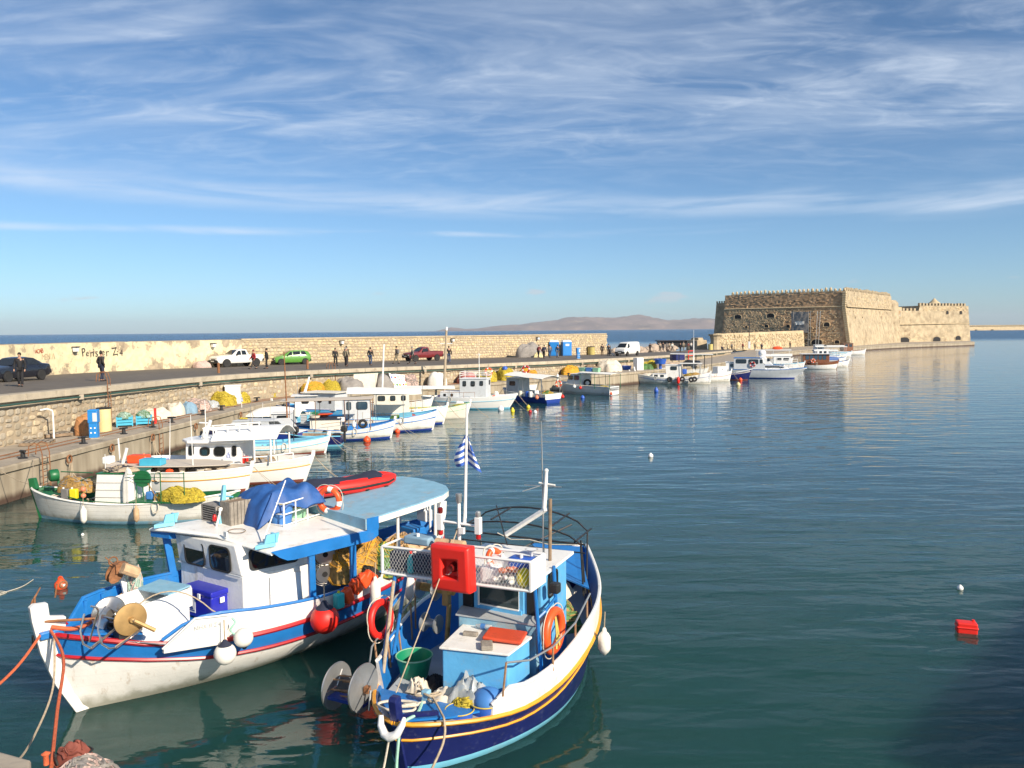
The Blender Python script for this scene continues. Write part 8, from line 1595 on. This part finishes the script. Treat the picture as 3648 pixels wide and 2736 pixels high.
car('pickup_truck',(-26.3,76.2),R(230),[(2.45,.42,.86,.88,.74,.66),(2.3,.38,.98,1.0,.82,.7),(1.1,.38,1.06,1.1,.84,.72),(.85,.38,1.08,1.14,.84,.7),(.25,.38,1.08,1.60,.84,.62),(-.2,.38,1.08,1.65,.84,.62),(-.62,.38,1.08,1.60,.84,.62),(-.80,.4,1.08,1.10,.84,.80),(-2.35,.46,1.08,1.10,.84,.80)],(1.55,-1.55),'car_white','white pickup truck parked facing left before the sea wall','pickup truck',wr=.36,wins=((.62,.0,.28,.0),(-.08,-.58,-.08,-.52)),ws=(.85,.28),hubs='galvanised')
car('parked_car',(-22.9,82.9),R(207),[(1.85,.28,.66,.68,.70,.6),(1.72,.24,.76,.78,.78,.66),(1.1,.22,.90,.94,.81,.68),(.9,.22,.92,1.0,.81,.66),(.25,.22,.94,1.38,.82,.58),(-.3,.22,.95,1.45,.82,.58),(-1.2,.22,.97,1.42,.82,.58),(-1.62,.24,.98,1.25,.80,.58),(-1.8,.3,.92,.98,.76,.60)],(1.22,-1.22),'car_green','bright green hatchback parked behind the man in the dark jacket',wins=((.65,.1,.28,.1),(.0,-.72,.0,-.72),(-.82,-1.38,-.82,-1.2)),ws=(.9,.3),rw_=(-1.62,-1.3),wr=.29)
rp=car('pickup_truck',(-10.4,93.2),R(220),[(2.35,.42,.82,.84,.72,.64),(2.2,.38,.94,.96,.80,.7),(1.1,.38,1.02,1.06,.82,.72),(.9,.38,1.04,1.10,.82,.7),(.35,.38,1.04,1.55,.82,.6),(0,.38,1.04,1.62,.82,.6),(-.38,.38,1.04,1.58,.82,.6),(-.52,.4,1.06,1.10,.82,.78),(-2.35,.46,1.06,1.10,.82,.78)],(1.5,-1.45),'car_red','dark red pickup truck parked facing left by the stone sea wall','pickup truck',wr=.34,wins=((.68,-.28,.38,-.25),),ws=(.92,.38),hubs='galvanised')
MB().box((-1.42,0,1.135),(1.6,1.35,.01)).build('load_bed','dark_interior',rp)
car('van',(16.6,114.2),R(232),[(2.2,.35,.78,.80,.76,.7),(2.12,.3,.98,1.0,.82,.72),(1.75,.3,1.10,1.18,.84,.7),(1.1,.3,1.14,1.78,.85,.66),(.8,.3,1.15,1.92,.85,.68),(-1.6,.3,1.15,1.98,.85,.7),(-2.1,.32,1.15,1.93,.84,.68),(-2.2,.4,1.1,1.75,.82,.66)],(1.5,-1.35),'car_white','white delivery van parked facing left at the end of the sea wall','van',wr=.31,wins=((1.45,.75,1.1,.75),),ws=(1.76,1.12))
# ================================================================ people
def person(x,y,rz,h,top,bot,label,hair='hair_dark',walk=.3,arm='swing',z=None,coat=0,bag=None,sit=False,lean=0,group=None):
    k=h/1.75; r=empty('person',(x,y,zroad(y) if z is None else z),rz,label,'person',group)
    s=walk; hip=.92*k if not sit else .48*k; sh_=hip+.52*k
    if sit: legs=[[( .0,.10,hip),(.42*k,.12,hip+.02),(.42*k,.12,.06),(.56*k,.13,.03)],[(0,-.10,hip),(.40*k,-.12,hip+.02),(.44*k,-.12,.06),(.58*k,-.13,.03)]]
    else: legs=[[(0,.09,hip),(.16*s+.03,.10,.50*k),(.42*s,.10,.08),(.42*s+.17,.11,.03)],[(0,-.09,hip),(-.02*s+.04,-.10,.50*k),(-.46*s,-.10,.09+.06*s),(-.46*s+.16,-.11,.04)]]
    lx=lean
    if arm=='swing': arms=[[(lx,.19,sh_),(lx-.10*s-.02,.25,sh_-.30*k),(lx-.10*s+.10,.25,sh_-.56*k),(lx-.08*s+.14,.24,sh_-.66*k)],[(lx,-.19,sh_),(lx+.12*s,-.25,sh_-.30*k),(lx+.3*s+.06,-.25,sh_-.54*k),(lx+.34*s+.08,-.24,sh_-.64*k)]]
    elif arm=='phone': arms=[[(lx,.19,sh_),(lx+.02,.25,sh_-.30*k),(lx+.12,.24,sh_-.54*k),(lx+.15,.24,sh_-.64*k)],[(lx,-.19,sh_),(lx+.08,-.30,sh_-.26*k),(lx+.10,-.20,sh_+.02),(lx+.08,-.12,sh_+.12)]]
    elif arm=='pocket': arms=[[(lx,.19,sh_),(lx-.08,.30,sh_-.28*k),(lx+.06,.22,sh_-.48*k),(lx+.08,.2,sh_-.54*k)],[(lx,-.19,sh_),(lx-.08,-.30,sh_-.28*k),(lx+.06,-.22,sh_-.48*k),(lx+.08,-.2,sh_-.54*k)]]
    def skin(name,chains,m,par,sub=1):
        V=[];E=[];Rd=[];idx={}
        for ch in chains:
            pr_=None
            for p,rad in ch:
                key=tuple(round(c,4) for c in p)
                if key not in idx: idx[key]=len(V); V.append(p); Rd.append(rad)
                i=idx[key]
                if pr_ is not None and pr_!=i: E.append((pr_,i))
                pr_=i
        me=bpy.data.meshes.new(name); me.from_pydata(V,E,[]); o=bpy.data.objects.new(name,me); COL.objects.link(o); o.parent=par; me.materials.append(M[m])
        md=o.modifiers.new('skin','SKIN'); md.use_smooth_shade=True
        if not me.skin_vertices: me.attributes
        sv=me.skin_vertices[0].data
        for i,q in enumerate(Rd): sv[i].radius=q if isinstance(q,tuple) else (q,q); sv[i].use_root=(i==0)
        s2=o.modifiers.new('sub','SUBSURF'); s2.levels=sub; s2.render_levels=sub; return o
    P0=(0,0,hip); C1=(lx*.5,0,hip+.26*k); C2=(lx,0,sh_-.04); NK=(lx+.01,0,sh_+.09*k); HD=(lx+.03,0,sh_+.20*k); HT=(lx+.025,0,sh_+.30*k)
    b=skin('body',[[(P0,(.12,.09)),(C1,(.12,.09)),(C2,(.13,.09)),(NK,.05),(HD,(.088,.10)),(HT,(.075,.085))]]+[[(HD,(.088,.10)),((lx+.115,0,sh_+.185*k),.02)]]+[[(P0,(.12,.09)),(l[0],.09),(l[1],.058),(l[2],.04),(l[3],.035)] for l in legs]+[[(C2,(.13,.09)),(a[0],.055),(a[1],.042),(a[2],.034),(a[3],.036)] for a in arms],'skin',r)
    skin('jacket',[[((0,0,hip-.04-coat),(.17+coat*.1,.13+coat*.08)),((lx*.5,0,hip+.26*k),(.165,.125)),((lx,0,sh_-.05),(.17,.12)),((lx+.005,0,sh_+.05*k),.07)]]+[[((lx,0,sh_-.05),(.17,.12)),(a[0],.085),(a[1],.066),(a[2],.052)] for a in arms],top,r)
    skin('trousers',[[((0,0,hip),(.145,.115)),(l[0],.105),(l[1],.080),(l[2],.062)] for l in legs],bot,r)
    hm_=MB().ball((lx+.005,0,sh_+.265*k),(.105,.092,.105),12).build('hair',hair,r,ang=80)
    for l in legs: MB().ball((l[3][0]-.06,l[3][1],.045),(.14,.05,.05),8).build('shoe','cloth_black',r,ang=80)
    if bag: MB().box((lx-.20,0,sh_-.22*k),(.16,.30,.42)).build('backpack',bag,r,bevel=.05,smooth=True)
    return r
PG='people strolling on the pier'
person(-26.2,42.4,R(-75),1.78,'cloth_black','cloth_black','person in black jacket and yellow shirt walking before the dark sedan',walk=.25,group=PG)
person(-24.7,47.9,R(60),1.75,'cloth_dark','cloth_navy','person in a black coat seen from behind in front of the black graffiti',walk=.3,arm='pocket',coat=.08,group=PG)
person(-22.4,69.1,R(215),1.62,'cloth_red','cloth_dark','person in a red top walking past the tail of the white pickup',walk=.7,group=PG,hair='cloth_dark_red')
person(-21.2,68.9,R(200),1.74,'cloth_black','cloth_black','person in black with a phone at the ear by the green car',arm='phone',walk=.15,group=PG)
person(-16.9,76.3,R(-60),1.66,'cloth_black','cloth_black','person in a short black coat, left one of the group of three',walk=.3,coat=.10,group=PG)
person(-16.1,77.6,R(70),1.84,'cloth_dark','cloth_black','tallest person of the group of three, dark jacket, standing behind',walk=.2,group=PG)
person(-15.4,73.9,R(60),1.72,'cloth_khaki','cloth_dark','person in an olive grey coat, right one of the group of three',walk=.1,arm='pocket',coat=.12,group=PG,hair='hair_grey')
person(-13.6,76.6,R(80),1.70,'cloth_black','cloth_denim','person in a black jacket and blue grey trousers walking away alone',walk=.25,group=PG)
person(-11.9,82.3,R(160),1.78,'cloth_dark','cloth_khaki','person with a grey backpack left of the dark red pickup',bag='cloth_grey',walk=.6,group=PG)
person(-10.0,80.2,R(185),1.72,'cloth_grey','cloth_dark','person in a grey coat striding in front of the dark red pickup bonnet',walk=.8,coat=.1,group=PG,hair='hair_grey')
person(-6.5,82.3,R(90),1.72,'cloth_black','cloth_denim','person in blue jeans half hidden by the wooden mast',walk=.3,group=PG)
for x,y,a,t,b_,l,w_ in ((3.5,105,60,'cloth_dark_red','cloth_black','person leaning forward at the left of the group by the grey heap',.8),(4.0,99.6,70,'cloth_navy','cloth_black','person in a long dark coat bending in the group by the toilets',.5),(5.0,104.5,80,'cloth_grey','cloth_denim','person in a light grey jacket in the group by the toilets',.3),(6.0,104.2,85,'cloth_navy','cloth_grey','person in a dark waistcoat and grey trousers in front of the right toilet',.3),(13.1,115.4,85,'cloth_black','cloth_brown','person in a long black coat left of the pair by the white van',.1),(14.0,115.1,85,'cloth_black','cloth_dark','person in black with a small white dog by the white van',.4)):
    person(x,y,R(a),1.68,t,b_,l,walk=w_,lean=.2 if 'bending' in l or 'leaning' in l else 0,coat=.15 if 'long' in l else 0,group=PG)
person(15.9,117.6,R(100),1.7,'cloth_navy','cloth_dark','person half hidden behind the windscreen of the white van',walk=.2,group=PG)
dg=empty('small_dog',(14.5,113.6,zroad(114)),R(200),'small white dog beside the person in black near the van','dog'); 
db=MB().ball((0,0,.26),(.22,.10,.11),12).ball((.22,0,.38),(.09,.07,.08),10).ball((.31,0,.35),(.06,.035,.035),8).tube([(.12,0,.30),(.2,0,.36)],.07,8).tube([(-.2,0,.3),(-.3,0,.42)],[.035,.015],6)
for a in (.14,-.14):
    for b_ in (.055,-.055): db.tube([(a,b_,.22),(a-.02,b_,.12),(a,b_,.02)],[.04,.025,.028],6)
db.build('body','white_clean',dg,ang=80); MB().ball((.2,.06,.42),(.03,.02,.05),6).ball((.2,-.06,.42),(.03,.02,.05),6).build('ears','cloth_brown',dg)
cr=[(26.5,152.7,'cloth_black','cloth_black','stout person in black, leftmost of the walking crowd'),(31.0,172,'cloth_brown','cloth_dark','person in brown just behind the leftmost one in black'),(32.8,178,'cloth_navy','cloth_beige','person with a pale top seen between the black and beige coats',),(29.2,156.8,'cloth_beige','cloth_black','person in a beige hip-length jacket in the crowd'),(31.9,167.9,'cloth_black','cloth_navy','tall person in black right behind the beige jacket'),(31.0,159.2,'cloth_grey','cloth_brown','person in a grey jacket near the boulders'),(35.2,178,'cloth_beige','cloth_brown','farther person in a cream jacket before the boulders'),(32.9,163.1,'cloth_white','cloth_dark','person in an off-white jacket with dark trousers'),(30.6,144.6,'cloth_black','cloth_black','nearest crowd member, all in black, right of the off-white jacket'),(37.2,172.5,'cloth_beige','cloth_khaki','person in a pale tan jacket right of the one all in black'),(38.5,173.5,'cloth_dark_red','cloth_khaki','person in a dusty red jacket and khaki trousers'),(41.0,182,'cloth_white','cloth_navy','person in a white shirt walking beside the dusty red jacket'),(45.0,180,'cloth_grey','cloth_grey','person in grey by the white boat mast near the dark shed')]
for i,(x,y,t,b_,l) in enumerate(cr): person(x,y,R(55+17*(i%4)),1.62+.04*(i%5),t,b_,l,walk=.2+.1*(i%4),coat=.08*(i%3),group='crowd walking towards the fortress',hair=('hair_dark','hair_grey')[i%2])
for x,y,t,b_,l,sit in ((46.6,176.5,'cloth_navy','cloth_black','person in dark blue sitting on a stone by the sandy wall',True),(50.1,181.5,'cloth_grey','cloth_dark','person in grey standing before the left part of the sandy wall',False),(53.2,183.5,'cloth_dark_red','cloth_dark','person in a dark red top before the sandy wall',False),(56.3,184.5,'cloth_khaki','cloth_dark','person in olive right of the thin lamp post',False),(55.2,176.0,'cloth_navy','cloth_black','crouching dark figure nearer than the olive one right of the lamp post',False),(69.5,199,'cloth_brown','cloth_dark','lone small person in brown before the right part of the sandy wall',False)): person(x,y,R(-70),1.72,t,b_,l,walk=.15,sit=sit,z=quayz(y)+.12,group='people before the sandy wall')
# ================================================================ buoys and things on the water
def buoy(x,y,r,m,l,tall=1,grp='small floats on the harbour water'):
    b=empty('buoy',(x,y,0),0,l,'buoy',grp); MB().lathe([(.001,-r),(r*.7,-r*.7),(r,0),(r*.9,r*.5*tall),(r*.4,r*1.0*tall),(r*.25,r*1.2*tall),(.001,r*1.25*tall)],c=(0,0,r*.35),n=18).build('float_body',m,b,ang=80); return b
b=buoy(-11.26,19.43,.155,'orange_red','bright orange mooring buoy with a white band left of the blue and white boat',1.1); MB().torus((0,0,.24),.05,.02,M=Matrix.Rotation(PI/2,4,'X'),n=12,k=6).build('eye','orange_red',b); MB().box((.12,-.07,.10),(.07,.04,.05),rz=.9).build('label_band','white_clean',b)
buoy(6.82,39.02,.13,'white_clean','single white float alone in open harbour water'); buoy(10.72,18.75,.075,'milky_plastic','small white float beyond the red crate on dark water')
for x,y,r,m_,l in ((-8.34,45.31,.22,'orange_red','orange buoy off the bow of the rusty-canopy boat'),(-7.17,49.32,.17,'orange_red','orange buoy between the two blue-striped bows'),(-.9,62.6,.25,'milky_plastic','cream buoy below the bow of the white cabin boat'),(.03,61.16,.16,'yellow_plastic','upright yellow buoy nearest the cream one'),(1.31,64.38,.17,'yellow_plastic','yellow buoy below the royal blue boat'),(1.37,60.77,.15,'red_paint','dark red float beside the small white block'),(1.75,60.47,.15,'milky_plastic','small white block float beside the dark red one'),(6.47,72.92,.2,'blue_plastic','dark blue float off the grey boat side'),(27.65,96.2,.24,'orange_red','orange buoy under the bow of the small navy boat'),(25.02,87.86,.25,'drum_cream','cream float in open water off the small navy boat'),(14.48,79.74,.22,'blue_plastic','blue upright float in open water off the grey boat'),(-13.5,24.6,.05,'white_clean','tiny white float near the orange mooring buoy')): buoy(x,y,r,m_,l,1.6 if 'upright' in l else 1)
fc=empty('floating_crate',(9.36,16.1,0),R(-18),'red plastic can floating on the dark water at the right','can'); MB().box((0,0,.09),(.38,.24,.24)).box((0,0,.11),(.41,.27,.05)).build('can_body','bright_red',fc,bevel=.03,smooth=False); MB().tube([(.14,.08,.2),(.14,.08,.235)],.03,8).build('cap','bright_red',fc)
rope('floating_line',[(-12.9,19.0,.012),(-12.55,18.8,.012),(-12.4,19.1,.012),(-12.7,19.2,.012),(-12.55,19.0,.012),(-12.3,19.5,.012),(-12.35,20.1,.012)],.009,'rope_white','thin white line looping on the water left of the orange buoy',cat='line')
# near quay corner under the camera with folded nets
nq=MB().slab([(-12,9.2,1.40),(-7.2,9.55,1.40),(-5.6,8.9,1.40),(-4.6,7.2,1.40),(-4.2,3,1.40),(-12,3,1.40)],2.3); tag(nq.build('near_quay','concrete',None,bevel=.04,smooth=False),kind='structure')

ar=empty('shade_building',(0,0,0),0,'unseen added warehouse on the quay, outside the right edge of the photo','blocker')  # unseen building added here so its shadow darkens the lower right water
MB().prism([(12.8,4.1),(22.9,14.5),(31,7),(21,-4)],-.9,5.6).build('walls','stone_b',ar,smooth=False); MB().prism([(12.5,4.1),(22.9,14.8),(31.4,7),(21,-4.4)],5.62,5.85).build('roof','concrete',ar,smooth=False)

# loose gear, poles and mooring lines on the moored boats
GB=[(D,'green decked boat'),(E_,'beige covered boat'),(F_,'flybridge motor boat'),(H_,'light blue open boat'),(K,'rusty-canopy boat'),(L2,'boat with its bow to the quay'),(M_,'long-awning boat'),(N_,'plain cabin boat'),(O_,'cream boat'),(P_,'blue striped cabin boat'),(Q,'royal blue boat'),(S2,'green-posted boat'),(T_,'white caique'),(U_,'red striped boat'),(X_,'brown tour boat'),(X3,'day boat'),(WW,'flat awning boat'),(Y_,'blue covered boat'),(G1,'raked mast boat'),(G2,'low crate boat'),(G3,'dark covered boat'),(G4,'sloping windscreen cruiser'),(G5,'blue hood boat'),(G7,'bare rail boat'),(G8,'pale blue stripe boat')]
mats_=['tarp_cream','net_brown','blue_plastic','white_clean','black_rubber','orange_red','old_wood','net_green','rope_tan','grey_paint','turq_blue','rope_white']
for n_,(b,l) in enumerate(GB):
    g=random.Random(500+n_); mb=MB(); Lb=b.L; hb2=b.B
    for k in range(22):
        t=g.uniform(.14,.93); x,y,z=b.pt(len(b.rows)-1,t,1); y=g.uniform(-.85,.85)*max(0,y-.12); zz=b.dk(t)+.02 if hasattr(b,'dk') else z*.6; s_=g.uniform(.08,.24); m_=g.randrange(len(mats_)); q=g.random()
        if q<.4: mb.box((x,y,zz+s_/2),(s_*g.uniform(.8,1.8),s_,s_*g.uniform(.5,1.3)),rz=g.uniform(0,3),mi=m_)
        elif q<.6: mb.lathe([(.001,0),(s_*.5,0),(s_*.6,s_*.9),(s_*.5,s_*.9),(.001,s_*.2)],c=(x,y,zz),n=10,mi=m_)
        elif q<.8:
            for c in range(3): mb.torus((x+g.uniform(-.03,.03),y,zz+.03+.035*c),s_*g.uniform(.7,1),.022,n=12,k=4,mi=8 if q<.7 else 11)
        else: mb.ball((x,y,zz+s_*.4),(s_*.8,s_*.6,s_*.45),8,mi=m_)
    tag(mb.build('deck_gear',mats_,None,loc=(*b.loc,0),rz=b.rz),'loose tubs, coils and boxes on the deck of the '+l,'deck gear',kind='stuff')
    for k in range(g.choice((1,2,2,3))):
        t=g.uniform(.2,.9); x,y,z=b.pt(len(b.rows)-1,t,1); y=g.uniform(-.8,.8)*y; h=g.uniform(1.2,2.6); MB().tube([(x,y,z*.6),(x+g.uniform(-.15,.15),y+g.uniform(-.1,.1),z*.6+h)],[.022,.010],5).build('aerial_pole',g.choice(['white_clean','galvanised','rust','rope_tan']),b.root)
    x,y,z=b.pt(len(b.rows)-1,0,1)
    if b not in (L2,D,T_): 
        for sg in (1,-1): mline(b.w(x+.02,0,z),b.w(x+g.uniform(.9,1.8),sg*g.uniform(.1,.7),-.05),('line into the water left of the bow of the ' if sg<0 else 'line into the water right of the bow of the ')+l,r=.009)
    for k in range(g.choice((0,1,2))):
        t=g.uniform(.3,.8); x,y,z=b.pt(len(b.rows)-1,t,1); sg=-1 if math.cos(b.rz)>0 else 1
        rp_=MB().torus((0,0,0),.12,.018,n=14,k=5,M=Matrix.Rotation(PI/2,4,'X'),sc=(1,1.6)).build('hanging_coil','rope_white',b.root); rp_.location=(x,(y+.03)*sg,z-.12)
heap('folded_net','pinkish brown net bundle on the near quay at the bottom edge','fishing net',(-4.75,8.50,1.34),(.42,.28),.22,'net_grey',seed=201,strands=70,m2='net_pink',rz=-.3); heap('red_bundle','dark red patterned bundle beside the pinkish net on the near quay','bundle',(-5.08,8.86,1.36),(.20,.14),.24,'red_oxide',seed=202,strands=20,m2='black_rubber')
MB().lathe([(.03,0),(.03,.1),(.05,.13),(.001,.16)],n=10).build('rope_knot','rope_red',None,loc=(-5.35,8.78,1.40)); tag(bpy.data.objects['rope_knot'],'orange rope end standing up on the near quay edge','rope')

tr=empty('crane_rails',(0,0,0),0,'pair of old rusty rails set in the quay along its edge','rails')
for off in (1.15,1.75):
    rows=[]
    for i in range(90):
        x,y,dx,dy=poly_at(EDGE,8+i*.75); rows.append([(x-dy*off,y+dx*off,QZ+.006),(x-dy*off,y+dx*off,QZ+.035),(x-dy*(off+.06),y+dx*(off+.06),QZ+.035),(x-dy*(off+.06),y+dx*(off+.06),QZ+.006)])
    MB().grid(rows).build('rail_bar','rust',tr,smooth=False)
hz=MB().box((0,9700,148),(40300,20700,300)).build('haze',[],None,smooth=False); hz.data.materials.clear()
hm=bpy.data.materials.new('haze_air'); hm.use_nodes=True; t=hm.node_tree; t.nodes.clear(); v=t.nodes.new('ShaderNodeVolumePrincipled'); v.inputs['Color'].default_value=(.72,.82,.95,1); v.inputs['Density'].default_value=4.2e-5; v.inputs['Anisotropy'].default_value=.0
ho=t.nodes.new('ShaderNodeOutputMaterial'); t.links.new(v.outputs[0],ho.inputs['Volume']); hz.data.materials.append(hm); tag(hz,kind='stuff')
